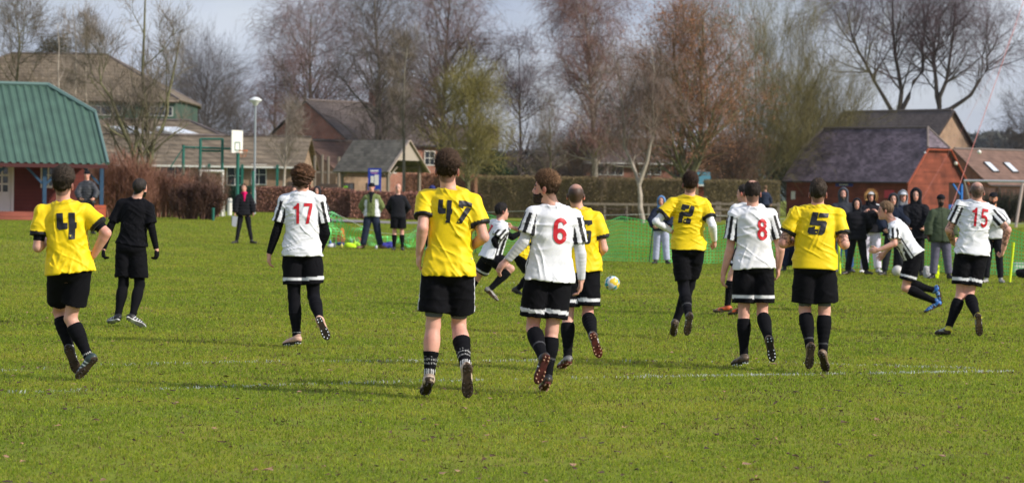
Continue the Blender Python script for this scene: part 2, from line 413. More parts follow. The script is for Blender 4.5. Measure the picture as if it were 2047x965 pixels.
def litter():
    r = np.random.default_rng(8); V = []; Fc = []; C = []
    for _ in range(900):
        D = 13.5+r.random()**1.4*35; x = (r.random()-.5)*D*.45; s = r.uniform(.012, .03)*(1.7 if r.random() < .10 else 1); c = (SOIL*r.uniform(.5, 1.3) if r.random() < .7 else np.array([.32, .19, .12])*r.uniform(.6, 1.2))
        a = r.random()*6.28; n = 6; b0 = len(V); zc = .018+r.random()*.012
        for k in range(n):
            rr = s*(1 if k % 2 else .55); V.append((x+math.cos(a+k*6.283/n)*rr, D+math.sin(a+k*6.283/n)*rr, float(gz(x, D))+zc+r.uniform(-.006, .012))); C.append(c)
        Fc.append(list(range(b0, b0+n)))
    o = mesh_obj('leaf_litter', V, Fc, material('dead_leaf', attr=True, rough=.8), cols=np.array(C), smooth=False); tag(o, 'dead leaves and mud crumbs strewn over the pitch', 'leaves', kind='stuff')
litter()
# path behind the pitch
M_PATH = material('path_tarmac', (.21, .19, .18), rough=.9, noise=(3, .2, 6))
def strip(name, pts, wd, z, mat):
    v = []; f = []
    for i, p in enumerate(pts): v += [(p[0], p[1]-wd/2, float(gz(*p))+z), (p[0], p[1]+wd/2, float(gz(*p))+z)]
    for i in range(len(pts)-1): f.append([2*i, 2*i+2, 2*i+3, 2*i+1])
    return tag(mesh_obj(name, v, f, mat, smooth=False), kind='structure')
strip('path', [(-34, 127.5), (-24, 129), (-18, 131), (-10, 131), (-6, 131), (-3.6, 131.5)], 9, .02, M_PATH)
# distant hills
def hill(name, D, pts, depth, col):
    v = []; f = []; m, n, l, b = node_mat(name+'_m'); b.inputs['Roughness'].default_value = 1
    pr = [(px, float(P(px, py, D)[2]), float(P(px, py, D)[0])) for px, py in pts]
    for i in range(len(pr)):
        _, z, x = pr[i]; v += [(x, D-depth, -.5), (x, D, z), (x, D+depth, -.5)]
    for i in range(len(pr)-1):
        for j in (0, 1): f.append([i*3+j, (i+1)*3+j, (i+1)*3+j+1, i*3+j+1])
    b.inputs['Base Color'].default_value = (*col, 1)
    return tag(mesh_obj(name, v, f, m), kind='structure')
hill('hill', 1500, [(-400, 372), (200, 360), (800, 338), (1060, 322), (1300, 326), (1600, 300), (1850, 290), (1960, 284), (2047, 286), (2400, 296)], 500, (.035, .055, .035))
# far wood on the hill crest: ragged crowns
def wood(name, D, pts, hgt, n, seed, label, col=(.05, .05, .04)):
    r = np.random.default_rng(seed); V = []; Fc = []; C = []; b0 = 0
    X = [p[0] for p in pts]; Y = [p[1] for p in pts]
    for i in range(n):
        px = r.uniform(X[0], X[-1]); py = np.interp(px, X, Y); dd = D+r.uniform(-60, 60); c = P(px, py, dd); hh = hgt*r.uniform(.6, 1.25); cc = np.array(col)*r.uniform(.7, 1.3)
        k = 26; q = r.normal(size=(k, 3)); q /= np.linalg.norm(q, axis=1)[:, None]; q = q*np.array([hh*.45, hh*.45, hh*.5])*r.uniform(.75, 1.1, (k, 1))+c+np.array([0, 0, hh*.35])
        s = hh*.22
        for p in q:
            d1 = r.normal(size=3)*s; d2 = r.normal(size=3)*s; V += [p-d1, p+d2, p+d1]; C += [cc]*3; Fc.append([b0, b0+1, b0+2]); b0 += 3
    o = mesh_obj(name, V, np.array(Fc), material(name+'_m', attr=True, rough=1), cols=np.array(C), smooth=False); return tag(o, label, 'trees', kind='stuff')
wood('distant_wood', 1380, [(800, 343), (1060, 330), (1300, 333), (1600, 308), (1850, 298), (1960, 292), (2080, 294)], 7, 700, 21, 'far off wood along the crest of the blue hill')
wood('woodland_edge', 420, [(960, 352), (1180, 352), (1500, 350)], 2.6, 420, 22, 'low scrub and woodland far behind the long hedge', (.075, .055, .045))

# ================================================================ building helpers
def stripe_mat(name, col, axis='Z', period=.14, rough=.75, var=.25, bump=.6, dirt=.25, groove=.10):
    """boards or tile courses: one groove per period along an axis, each course its own shade"""
    m, n, l, b = node_mat(name); b.inputs['Roughness'].default_value = rough; b.inputs['Specular IOR Level'].default_value = .25
    co = n.new('ShaderNodeTexCoord').outputs['Object']; sp = n.new('ShaderNodeSeparateXYZ'); l.new(co, sp.inputs[0])
    d = n.new('ShaderNodeMath'); d.operation = 'DIVIDE'; d.inputs[1].default_value = period; l.new(sp.outputs[axis], d.inputs[0])
    fl = n.new('ShaderNodeMath'); fl.operation = 'FLOOR'; l.new(d.outputs[0], fl.inputs[0]); fr = n.new('ShaderNodeMath'); fr.operation = 'FRACT'; l.new(d.outputs[0], fr.inputs[0])
    # tile-wise or board-wise shade
    ad = n.new('ShaderNodeMath'); ad.operation = 'ADD'; l.new(sp.outputs['X'], ad.inputs[0]); l.new(sp.outputs['Y'], ad.inputs[1])
    dx = n.new('ShaderNodeMath'); dx.operation = 'DIVIDE'; dx.inputs[1].default_value = (.30 if 'tile' in name else 2.4); l.new(ad.outputs[0], dx.inputs[0]); fx = n.new('ShaderNodeMath'); fx.operation = 'FLOOR'; l.new(dx.outputs[0], fx.inputs[0])
    cb = n.new('ShaderNodeCombineXYZ'); l.new(fl.outputs[0], cb.inputs[0]); l.new(fx.outputs[0], cb.inputs[1])
    wn = n.new('ShaderNodeTexWhiteNoise'); l.new(cb.outputs[0], wn.inputs['Vector'])
    mr = n.new('ShaderNodeMapRange'); mr.inputs[3].default_value = 1-var; mr.inputs[4].default_value = 1+var; l.new(wn.outputs['Value'], mr.inputs[0])
    nz = n.new('ShaderNodeTexNoise'); nz.inputs['Scale'].default_value = .9; nz.inputs['Detail'].default_value = 7; l.new(co, nz.inputs['Vector'])
    m2 = n.new('ShaderNodeMapRange'); m2.inputs[1].default_value = .3; m2.inputs[2].default_value = .7; m2.inputs[3].default_value = 1-dirt; m2.inputs[4].default_value = 1+dirt; l.new(nz.outputs[0], m2.inputs[0])
    mu = n.new('ShaderNodeMath'); mu.operation = 'MULTIPLY'; l.new(mr.outputs[0], mu.inputs[0]); l.new(m2.outputs[0], mu.inputs[1])
    gr = n.new('ShaderNodeMath'); gr.operation = 'LESS_THAN'; gr.inputs[1].default_value = groove; l.new(fr.outputs[0], gr.inputs[0])
    gm = n.new('ShaderNodeMath'); gm.operation = 'MULTIPLY_ADD'; gm.inputs[1].default_value = -.45; gm.inputs[2].default_value = 1; l.new(gr.outputs[0], gm.inputs[0])
    mu2 = n.new('ShaderNodeMath'); mu2.operation = 'MULTIPLY'; l.new(mu.outputs[0], mu2.inputs[0]); l.new(gm.outputs[0], mu2.inputs[1])
    vm = n.new('ShaderNodeVectorMath'); vm.operation = 'SCALE'; vm.inputs[0].default_value = col; l.new(mu2.outputs[0], vm.inputs['Scale']); l.new(vm.outputs[0], b.inputs['Base Color'])
    bp = n.new('ShaderNodeBump'); bp.inputs['Strength'].default_value = bump; bp.inputs['Distance'].default_value = .02; l.new(fr.outputs[0], bp.inputs['Height']); l.new(bp.outputs[0], b.inputs['Normal'])
    return m
def brick_mat(name, c1, c2, mortar=(.33, .29, .25)):
    m, n, l, b = node_mat(name); b.inputs['Roughness'].default_value = .9
    co = n.new('ShaderNodeTexCoord').outputs['Object']; sp = n.new('ShaderNodeSeparateXYZ'); l.new(co, sp.inputs[0])
    ad = n.new('ShaderNodeMath'); ad.operation = 'ADD'; l.new(sp.outputs['X'], ad.inputs[0]); l.new(sp.outputs['Y'], ad.inputs[1])
    cb = n.new('ShaderNodeCombineXYZ'); l.new(ad.outputs[0], cb.inputs[0]); l.new(sp.outputs['Z'], cb.inputs[1])
    bt = n.new('ShaderNodeTexBrick'); bt.inputs['Scale'].default_value = 1; bt.inputs['Brick Width'].default_value = .225; bt.inputs['Row Height'].default_value = .075; bt.inputs['Mortar Size'].default_value = .008
    bt.inputs['Color1'].default_value = (*c1, 1); bt.inputs['Color2'].default_value = (*c2, 1); bt.inputs['Mortar'].default_value = (*mortar, 1); l.new(cb.outputs[0], bt.inputs['Vector'])
    nz = n.new('ShaderNodeTexNoise'); nz.inputs['Scale'].default_value = 1.2; nz.inputs['Detail'].default_value = 6; l.new(co, nz.inputs['Vector'])
    m2 = n.new('ShaderNodeMapRange'); m2.inputs[1].default_value = .3; m2.inputs[2].default_value = .7; m2.inputs[3].default_value = .75; m2.inputs[4].default_value = 1.2; l.new(nz.outputs[0], m2.inputs[0])
    vm = n.new('ShaderNodeVectorMath'); vm.operation = 'SCALE'; l.new(bt.outputs[0], vm.inputs[0]); l.new(m2.outputs[0], vm.inputs['Scale']); l.new(vm.outputs[0], b.inputs['Base Color'])
    return m
M_WHITE = material('white_paint', (.72, .71, .67), rough=.5, noise=(3, .06, 4))
M_GLASS = material('window_glass', (.03, .035, .045), rough=.08, spec=.8)
M_SKYL = material('skylight_glass', (.62, .66, .72), rough=.12, spec=.9)
M_GREEN_STEEL = material('green_steel', (.012, .125, .095), rough=.45, noise=(4, .15, 3))
M_BLUE_POST = material('blue_timber', (.016, .055, .115), rough=.55, noise=(5, .2, 4))
M_BLUE_BRIGHT = material('bright_blue_timber', (.015, .15, .50), rough=.55, noise=(5, .12, 4))
M_TIMBER = material('weathered_timber', (.20, .165, .13), rough=.85, noise=(6, .25, 6))
M_DARKWOOD = material('dark_timber', (.075, .052, .042), rough=.85, noise=(6, .25, 6))
M_RIDGE = material('ridge_tile', (.16, .13, .12), rough=.8, noise=(4, .2, 5))
M_GUTTER = material('gutter', (.03, .028, .03), rough=.5)
M_STEEL = material('galvanised_steel', (.34, .37, .40), rough=.4, metal=.3, noise=(3, .12, 4))

def roof_z(y, W, ze, zr, o, so): return ze
def half_hip(L_, W, ze, zr, zh, e, o=.35, oe=.5):
    """corner points of a half-hipped roof over a L_ x W plan; eave z ze at the wall line"""
    sl = (zr-ze)/(W/2); zo = ze-oe*sl; yh = (zh-ze)/sl
    fr = [(-o, -oe, zo), (L_+o, -oe, zo), (L_+o, yh, zh), (L_-e, W/2, zr), (e, W/2, zr), (-o, yh, zh)]
    bk = [(x, W-y, z) for x, y, z in fr][::-1]
    hr = [(L_+o, yh, zh), (L_+o, W-yh, zh), (L_-e, W/2, zr)]; hl = [(-o, W-yh, zh), (-o, yh, zh), (e, W/2, zr)]
    return fr, bk, hl, hr, yh
def build_roof(root, L_, W, ze, zr, zh, e, mat, o=.35, oe=.5, t=.12, ridge=True, name='roof'):
    fr, bk, hl, hr, yh = half_hip(L_, W, ze, zr, zh, e, o, oe); mb = MB()
    for q in (fr, bk) + ((hl, hr) if zh < zr-.01 or e > .01 else ()): mb.slab(q, t)
    r = mb.build(name, mat, root)
    if ridge:
        m2 = MB(); m2.tube([(fr[4][0]-.05, W/2, zr+.03), (fr[3][0]+.05, W/2, zr+.03)], .11, 6)
        if e > .01:
            for p in (fr[2], bk[3] if 0 else (L_+o, W-yh, zh)): m2.tube([(L_-e, W/2, zr+.02), (p[0], p[1], p[2]+.03)], .09, 6)
            for p in ((-o, yh, zh), (-o, W-yh, zh)): m2.tube([(e, W/2, zr+.02), (p[0], p[1], p[2]+.03)], .09, 6)
        m2.build('ridge_tiles', M_RIDGE, r)
    return r, yh
def walls(root, L_, W, ze, zr, zh, yh, mat, inset=.0, name='wall', gable=True):
    mb = MB(); t = .2; i = inset
    mb.box((L_/2, t/2, ze/2), (L_, t, ze)); mb.box((L_/2, W-t/2, ze/2), (L_, t, ze))
    sl = (zr-ze)/(W/2); hh = min(zh, zr)-.16
    yy = (hh-ze)/sl
    for x in (0, L_-t):
        pts = [(x, t, 0), (x, W-t, 0), (x, W-t, ze-.02), (x, W-yy, hh), (x, yy, hh), (x, t, ze-.02)]
        if yy > W/2-.05: pts = [(x, t, 0), (x, W-t, 0), (x, W-t, ze-.02), (x, W/2, zr-.18), (x, t, ze-.02)]
        n = len(pts); mb.add(pts+[(px+t, py, pz) for px, py, pz in pts], [list(range(n))[::-1], list(range(n, 2*n))]+[[k, (k+1) % n, (k+1) % n+n, k+n] for k in range(n)])
    return mb.build(name, mat, root)
def window(root, x, z, w, h, y=0.0, bars=(2, 2), frame=M_WHITE, ft=.06, side=None, name='window'):
    """a framed window in the front wall (normal -y) or, with side, in the gable (normal +-x at x)"""
    mb = MB(); g = MB()
    def bx(cx, cz, dx, dz, dep, off, m):
        if side is None: m.box((x+cx, y-off, z+cz), (dx, dep, dz))
        else: m.box((side[0]+side[1]*off, x+cx, z+cz), (dep, dx, dz))
    bx(0, h/2-ft/2, w, ft, .08, .03, mb); bx(0, -h/2+ft/2, w, ft, .08, .03, mb)
    for s in (-1, 1): bx(s*(w/2-ft/2), 0, ft, h-2*ft, .08, .03, mb)
    for i in range(1, bars[0]): bx(-w/2+w*i/bars[0], 0, ft*.6, h-2*ft, .05, .03, mb)
    for i in range(1, bars[1]): bx(0, -h/2+h*i/bars[1], w-2*ft, ft*.6, .046, .03, mb)
    o = mb.build(name, frame, root)
    bx(0, 0, w-2*ft, h-2*ft, .02, .012, g); g.build('pane', M_GLASS, o); return o

M_BOARD_DARK = stripe_mat('boards_dark_red', (.13, .032, .026), period=.15, var=.12)
M_BOARD_RED = stripe_mat('boards_red', (.20, .052, .030), period=.16, var=.2, groove=.16, dirt=.4)
M_TILE_SLATE = stripe_mat('tile_slate', (.120, .094, .116), period=.16, var=.32, rough=.6, dirt=.5, groove=.16)
M_TILE_BROWN = stripe_mat('tile_brown', (.165, .128, .088), period=.30, var=.22, dirt=.3, groove=.22)
M_TILE_DARK = stripe_mat('tile_dark', (.10, .080, .074), period=.25, var=.15, dirt=.2)
M_TILE_RED = stripe_mat('tile_redbrown', (.165, .10, .078), period=.25, var=.15, dirt=.2)
M_BRICK_TAN = brick_mat('brick_tan', (.34, .205, .115), (.27, .155, .085))
M_BRICK_ORANGE = brick_mat('brick_orange', (.42, .17, .065), (.34, .13, .05))
M_BRICK_RED = brick_mat('brick_red', (.33, .10, .05), (.25, .075, .042))
M_FASCIA = stripe_mat('green_cladding', (.07, .13, .095), axis='X', period=.35, var=.18)
M_DECK = stripe_mat('deck_red', (.24, .075, .05), axis='Y', period=.14, var=.15)
M_ORANGE_TRIM = material('orange_trim', (.42, .085, .035), rough=.6, noise=(4, .12, 4))
M_CORR = material('green_corrugated_steel', (.052, .105, .080), rough=.5, noise=(1.5, .22, 6))

# ================================================================ pavilion on the left
def pavilion():
    a = RAD(20); D = 99.5; c = P(216, 312, D); gzv = float(gz(c[0], D))
    Lp, Wd = 12.5, 6.4
    ax = np.array([math.cos(a), math.sin(a)]); org = np.array([c[0], c[1]])-ax*(Lp+.35)
    org = org+np.array([-math.sin(a), math.cos(a)])*1.0
    root = thing('sports_pavilion', (org[0], org[1], gzv), 'timber pavilion with green corrugated roof and blue posts at the far left', 'pavilion', rz=a)
    ze, zr, zh, e, o, oe = 2.95, 5.35, 4.25, 1.3, .35, 1.0
    sl = (zr-ze)/(Wd/2); zo = ze-oe*sl
    yh = (zh-ze)/sl
    # corrugated sheets
    for sgn, nm in ((1, 'roof'), (-1, 'roof')):
        n = int((Lp+2*o)/.045); V = []; Fq = []
        for i in range(n+1):
            x = -o+(Lp+2*o)*i/n
            if x < e: yt = yh+(Wd/2-yh)*(x+o)/(e+o)
            elif x > Lp-e: yt = yh+(Wd/2-yh)*(Lp+o-x)/(e+o)
            else: yt = Wd/2
            w_ = .050*max(-.5, min(.8, math.sin(2*math.pi*x/.30)*1.2))
            for yy in (-oe, yt):
                z = ze+yy*sl+w_; V.append((x, yy if sgn > 0 else Wd-yy, z))
        for i in range(n): q = [2*i, 2*i+2, 2*i+3, 2*i+1]; Fq.append(q if sgn > 0 else q[::-1])
        mesh_obj(nm, V, Fq, M_CORR, root, smooth=False)
    mb = MB()
    for hp_ in ([(Lp+o, yh, zh), (Lp+o, Wd-yh, zh), (Lp-e, Wd/2, zr)], [(-o, Wd-yh, zh), (-o, yh, zh), (e, Wd/2, zr)]): MB().slab(hp_, .05).build('hip_sheet', M_CORR, root)
    pass
    m2 = MB(); m2.tube([(e, Wd/2, zr+.04), (Lp-e, Wd/2, zr+.04)], .10, 6)
    for p in ((Lp+o, yh, zh), (Lp+o, Wd-yh, zh)): m2.tube([(Lp-e, Wd/2, zr+.04), (p[0], p[1], p[2]+.04)], .10, 6)
    m2.tube([(Lp+o, yh, zh+.03), (Lp+o, -oe, zo+.03)], .07, 6); m2.tube([(Lp+o, Wd-yh, zh+.03), (Lp+o, Wd+oe, zo+.03)], .07, 6)
    m2.build('ridge_cap', material('ridge_cap_steel', (.10, .17, .16), rough=.4), root)
    g = MB(); g.box((Lp/2, -oe+.02, zo-.09), (Lp+2*o, .05, .15)); g.build('gutter', material('dark_red_trim', (.06, .012, .012), rough=.5), root)
    # soffit and walls; the wall stands back behind a veranda
    wy = 1.2
    s_ = MB(); s_.box((Lp/2, wy+.1, 1.45), (Lp-.3, .16, 2.9-.0)); s_.box((Lp-.25, (wy+Wd)/2, 1.45), (.16, Wd-wy-.4, 2.9)); s_.box((.25, (wy+Wd)/2, 1.45), (.16, Wd-wy-.4, 2.9)); s_.box((Lp/2, Wd-.2, 1.45), (Lp-.3, .16, 2.9))
    s_.box((Lp/2, (wy)/2-.2, zo+.02), (Lp-.1, wy+.9, .05)); s_.build('wall', M_BOARD_DARK, root)
    k = 50.0                                          # px per metre along the front
    def X(px): return Lp+.35-(216-px)/k
    deck = MB(); deck.box((Lp/2, .2, .16), (Lp, 2.0, .06)); deck.box((Lp/2, -.85, .24), (Lp, .05, .18)); deck.box((Lp/2, -.88, .04), (Lp, .05, .12)); deck.build('deck', M_DECK, root)
    st = MB(); st.box((X(28), -1.25, .08), (2.6, .7, .12)); st.box((X(28), -1.05, .2), (2.6, .35, .10)); st.build('step', M_DECK, root)
    for px in (97+0, 208, -14, -125, -236):
        p = MB(); x = X(px); p.box((x, -.55, (zo)/2), (.15, .15, zo-.08)); po = p.build('post', M_BLUE_POST, root)
        b = MB()
        for s in (-1, 1):
            if px == 208 and s == 1: continue
            b.bar((x+s*.08, -.55, zo-.78), (x+s*.72, -.55, zo-.12), .09)
        b.build('brace', M_BLUE_POST, po)
    for px in (12, -100):
        d = MB(); x = X(px); hh = 2.05; w2 = 1.35; y0 = wy-.03
        d.box((x, y0, .2+hh/2), (w2, .06, hh)); dr = d.build('door', M_WHITE, root)
        fr = MB(); fr.box((x, y0-.02, .2+hh+.05), (w2+.24, .10, .10));
        for s in (-1, 1): fr.box((x+s*(w2/2+.06), y0-.02, .2+hh/2), (.11, .10, hh))
        fr.box((x, y0-.035, .2+hh/2), (.05, .03, hh)); fr.build('door_frame', M_WHITE, dr)
        for s in (-1, 1):
            for c_ in (0, 1):
                for r_ in range(3):
                    gl = MB(); gl.box((x+s*(.19+.27*c_), y0-.035, .2+hh-.36-.34*r_), (.19, .02, .26)); gl.build('pane', M_GLASS, dr)
    window(root, X(127), 1.75, .92, 1.0, y=wy+.02, bars=(3, 2), ft=.09)
    hr_ = MB(); hr_.box((X(196), -.80, .55), (.75, .06, .12)); hr_.box((X(196), -.80, .30), (.75, .06, .35)); hr_.build('bench_panel', M_ORANGE_TRIM, root)
pavilion()

# ================================================================ barn on the right
def barn():
    a = RAD(-45); D = 205; c = P(1815, 356, D); Lb, Wb = 12.4, 7.6
    ax = np.array([math.cos(a), math.sin(a)]); org = np.array([c[0], c[1]])-ax*Lb
    root = thing('timber_barn', (org[0], org[1], 0), 'red timber barn with a purple grey half hipped slate roof', 'barn', rz=a)
    ze, zr, zh, e = 3.3, 7.4, 5.75, .9
    r, yh = build_roof(root, Lb, Wb, ze, zr, zh, e, M_TILE_SLATE, o=.25, oe=.35)
    # walls: the far right corner is an open porch
    mb = MB(); t = .18; mb.box((Lb/2, t/2, ze/2), (Lb, t, ze)); mb.box((Lb/2-.9, Wb-t/2, ze/2), (Lb-1.8, t, ze)); mb.box((t/2, Wb/2, ze/2), (t, Wb-2*t, ze))
    pts = [(Lb-t, t, 0), (Lb-t, Wb-2.0, 0), (Lb-t, Wb-2.0, ze-.35), (Lb-t, Wb-.1, ze-.35), (Lb-t, Wb-.1, ze), (Lb-t, Wb-yh-.05, zh-.12), (Lb-t, yh+.05, zh-.12), (Lb-t, t, ze)]
    n = len(pts); mb.add(pts+[(x+t, y, z) for x, y, z in pts], [list(range(n))[::-1], list(range(n, 2*n))]+[[k, (k+1) % n, (k+1) % n+n, k+n] for k in range(n)])
    mb.box((Lb-1.0, Wb-2.0, (ze-.4)/2), (1.7, t, ze-.4)); mb.build('wall', M_BOARD_RED, root)
    bg = MB(); xx = Lb+.27
    bg.bar((xx, -.35, ze-.50), (xx, yh, zh-.10), .06, .24, up=(1, 0, 0)); bg.bar((xx, Wb+.35, ze-.50), (xx, Wb-yh, zh-.10), .06, .24, up=(1, 0, 0)); bg.bar((xx, yh-.1, zh-.14), (xx, Wb-yh+.1, zh-.14), .06, .20, up=(1, 0, 0))
    bg.build('bargeboard', M_ORANGE_TRIM, root)
    g = MB(); g.box((Lb/2, -.40, ze-.42), (Lb+.4, .10, .10)); g.build('gutter', M_GUTTER, root)
    p = MB(); p.box((Lb-.1, Wb-.12, 1.45), (.20, .20, 2.9)); p.bar((Lb-.1, Wb-.3, 2.0), (Lb-.1, Wb-1.3, 2.85), .13); p.build('post', M_BLUE_BRIGHT, root)
    gt = MB()
    for i in range(7): gt.box((Lb-.05, Wb-.35-i*.24, .62), (.05, .12, 1.1))
    gt.box((Lb-.09, Wb-1.07, 1.0), (.03, 1.7, .1)); gt.box((Lb-.09, Wb-1.07, .3), (.03, 1.7, .1)); gt.build('gate', M_BLUE_BRIGHT, root)
    fl = MB(); fl.lathe((Lb+.22, 4.5+1.7, 4.55), [(0, -.16), (.13, -.12), (.17, 0), (.13, .12), (0, .16)], 10); fl.build('floodlight', M_WHITE, root)
    f2 = MB(); f2.lathe((Lb+.22, 1.9, 5.3), [(0, -.10), (.10, -.06), (.12, 0), (.08, .08), (0, .1)], 10); f2.build('floodlight', M_STEEL, root)
    # blue name sign and a small white notice
    def along(px): return Lb-(1815-px)/20.5
    s = MB(); s.box((along(1685), -.05, 2.66), (1.75, .05, .27)); so = s.build('sign', material('sign_blue', (.02, .035, .30), rough=.4), root)
    w = MB()
    rr = random.Random(4); x = along(1685)-.48
    for i in range(9): ww = rr.uniform(.06, .12); w.box((x+ww/2, -.082, 2.66), (ww*.8, .012, .10)); x += ww+.015
    w.build('lettering', M_WHITE, so)
    n_ = MB(); n_.box((along(1576), -.03, 1.75), (.42, .04, .66)); n_.build('notice', M_WHITE, root)
    b = MB(); b.box((along(1774)+.2, -.03, 1.95), (.95, .05, .62)); b.build('red_panel', material('pink_red_panel', (.50, .05, .07), rough=.5), root)
barn()

# ================================================================ other buildings
def gable_house(name, px, py_eave, D, Lh, Wh, ze, zr, rz, wall, roof, label, cat='house', end='R', e=0, zh=None, group=None, oe=.4):
    """anchored at its near corner: end 'R' = right front corner, 'L' = left front corner"""
    c = P(px, py_eave, D); a = RAD(rz); ax = np.array([math.cos(a), math.sin(a)]); org = np.array([c[0], c[1]])-(ax*Lh if end == 'R' else 0)
    root = thing(name, (org[0], org[1], 0), label, cat, group, rz=a); zh = zr if zh is None else zh
    r, yh = build_roof(root, Lh, Wh, ze, zr, zh, e, roof, o=.3, oe=oe); walls(root, Lh, Wh, ze, zr, zh, yh, wall)
    g = MB(); sl = (zr-ze)/(Wh/2); g.box((Lh/2, -oe-.03, ze-oe*sl-.05), (Lh+.5, .10, .12)); g.build('gutter', M_WHITE if name != 'brick_house' else M_GUTTER, root)
    return root
# tan brick house behind the barn
h = gable_house('brick_house', 1850, 300, 236, 13.0, 7.6, 6.0, 9.9, -47, M_BRICK_TAN, M_TILE_DARK, 'tan brick house rising behind the red barn')
bb = MB(); bb.bar((13.32, -.35, 5.55), (13.32, 3.8, 9.8), .05, .2, up=(1, 0, 0)); bb.bar((13.32, 7.95, 5.55), (13.32, 3.8, 9.8), .05, .2, up=(1, 0, 0)); bb.build('bargeboard', M_DARKWOOD, h)
# house at the far right with two roof windows
h = gable_house('brick_house', 1976, 357, 225, 16, 8.0, 3.2, 6.1, 38, M_BRICK_RED, M_TILE_RED, 'low brown roofed house with two roof windows at the far right', end='L')
sl = (6.1-3.2)/4.0
for x in (2.3, 4.9):
    s = MB(); ny = np.array([0, 1, sl])/math.hypot(1, sl); nn_ = np.array([0, -sl, 1])/math.hypot(1, sl); c0 = np.array([x, 1.75, 3.2+1.75*sl])
    q = [c0+np.array([dx, 0, 0])+ny*dy+nn_*.10 for dx, dy in ((-.42, -.75), (.42, -.75), (.42, .75), (-.42, .75))]; s.slab(q, .1); fo = s.build('roof_window', M_GUTTER, h)
    s = MB(); q = [c0+np.array([dx, 0, 0])+ny*dy+nn_*.13 for dx, dy in ((-.34, -.66), (.34, -.66), (.34, .66), (-.34, .66))]; s.slab(q, .02); s.build('pane', M_SKYL, fo)
# red gabled house centre left
h = gable_house('brick_house', 700, 275, 205, 12, 9.6, 5.7, 8.9, 50, M_BRICK_RED, M_TILE_DARK, 'large dark red brick house with its gable turned left, behind the small shelter', end='L')
window(h, 6.2, 4.6, 1.2, 1.1, side=(0, -1), bars=(2, 1), frame=M_DARKWOOD)
v = MB(); v.lathe((-.05, 5.4, 7.3), [(0, -.1), (.16, -.08), (.16, .08), (0, .1)], 8); v.build('wall_lamp', M_GUTTER, h)
for x in (2.5, 6, 9.5): window(h, x, 4.4, 1.3, 1.2, frame=M_WHITE)
ch = MB(); ch.box((8, 4.8, 9.2), (.9, .6, 1.4)); ch.box((8, 4.8, 9.95), (1.0, .7, .1)); ch.build('chimney', M_BRICK_RED, h)
# its single storey extension
h = gable_house('brick_extension', 672, 328, 188, 5.0, 7.0, 3.3, 5.3, 40, M_BRICK_TAN, M_TILE_RED, 'low tan brick annexe with a sloping red brown roof left of the shelter', 'building', end='L')
for x in (1.2, 3.2): window(h, x, 1.6, .9, 1.2, frame=M_DARKWOOD)
dk = MB(); dk.box((2.5, 4.6, 5.2), (3.6, 1.6, .5)); dk.build('dormer', material('navy_sheet', (.03, .035, .07), rough=.6), h)
# orange brick house behind the yellow green tree
def front_house(name, x0, x1, py_e, py_r, D, W, wall, roof, label, wins, rz=0, e=0, zh=None, cat='house'):
    xm = (x0+x1)/2; yh_ = 386+(xm-1023.5)*.014; s = F/D; ze = CAM_H+(yh_-py_e)/s; zr = CAM_H+(yh_-py_r)*(D+W/2)/F; c = P(x0, py_e, D)
    root = thing(name, (c[0], D, 0), label, cat, rz=RAD(rz)); Lh = (x1-x0)/s; zh2 = zr if zh is None else zh
    r, yh = build_roof(root, Lh, W, ze, zr, zh2, e, roof, oe=.4); walls(root, Lh, W, ze, zr, zh2, yh, wall)
    g = MB(); g.box((Lh/2, -.44, ze-.4*(zr-ze)/(W/2)-.05), (Lh+.5, .10, .12)); g.build('gutter', M_WHITE, root)
    for px, py, w, hh in wins: window(root, (px-x0)/s, CAM_H+(yh_-py)/s, w, hh, frame=M_WHITE)
    return root, Lh, ze, zr
front_house('brick_house', 872, 988, 292, 252, 232, 8, M_BRICK_ORANGE, M_TILE_DARK, 'orange brick house glimpsed through the yellow green tree', [(890, 310, 1.2, 1.2), (920, 310, 1.2, 1.2), (955, 312, 1.2, 1.2), (900, 345, 1.2, 1.3), (945, 345, 1.2, 1.3)])
front_house('brick_house', 818, 862, 318, 296, 238, 6, M_BRICK_ORANGE, M_TILE_RED, 'small orange brick house glimpsed right of the shelter', [(830, 333, .9, 1.0), (850, 333, .9, 1.0)])
front_house('brick_house', 1172, 1345, 322, 280, 235, 9, M_BRICK_RED, M_TILE_DARK, 'dark red brick house hidden behind the birches left of the rust leaved tree', [(1200, 338, 1.5, 1.2), (1230, 338, 1.5, 1.2), (1300, 336, 2.0, 1.2)])
front_house('garden_shed', 1382, 1412, 362, 343, 190, 2.2, M_BOARD_RED, mat_shed := material('teal_sheet', (.05, .16, .20), rough=.5), 'little shed with a teal roof behind the long hedge', [], cat='shed')
# school: low brick block with brown roofs, skylights, and the tall hall behind it
r, Lh, ze, zr = front_house('school_block', 150, 596, 327, 271, 168, 13, M_BRICK_TAN, M_TILE_BROWN, 'long low brick school block with a brown hipped roof', [(518, 347, 1.0, 1.35), (470, 350, 1.1, 1.3), (350, 350, 2.0, 1.3)], e=5.6, zh=None, cat='school')
bp = MB(); s_ = F/168
for px in (556, 486, 420): bp.box(((px-150)/s_, -.5, ze/2), (.16, .16, ze))
bp.build('posts', M_GREEN_STEEL, r)
dd = MB(); dd.box(((588-150)/s_, -.04, 1.1), (.75, .06, 2.1)); dd.build('door', M_DARKWOOD, r)
def hip_block(name, x0, x1, py_e, py_r, D, W, e, wall, roof, label, cat='building'):
    xm = (x0+x1)/2; yh_ = 386+(xm-1023.5)*.014; s = F/D; ze = CAM_H+(yh_-py_e)/s; zr = CAM_H+(yh_-py_r)*(D+W/2)/F; c = P(x0, py_e, D)
    root = thing(name, (c[0], D, 0), label, cat); Lh = (x1-x0)/s
    build_roof(root, Lh, W, ze, zr, ze+.02, e, roof, oe=.4); walls(root, Lh, W, ze, zr, ze+.1, 0, wall); return root, Lh, ze, zr
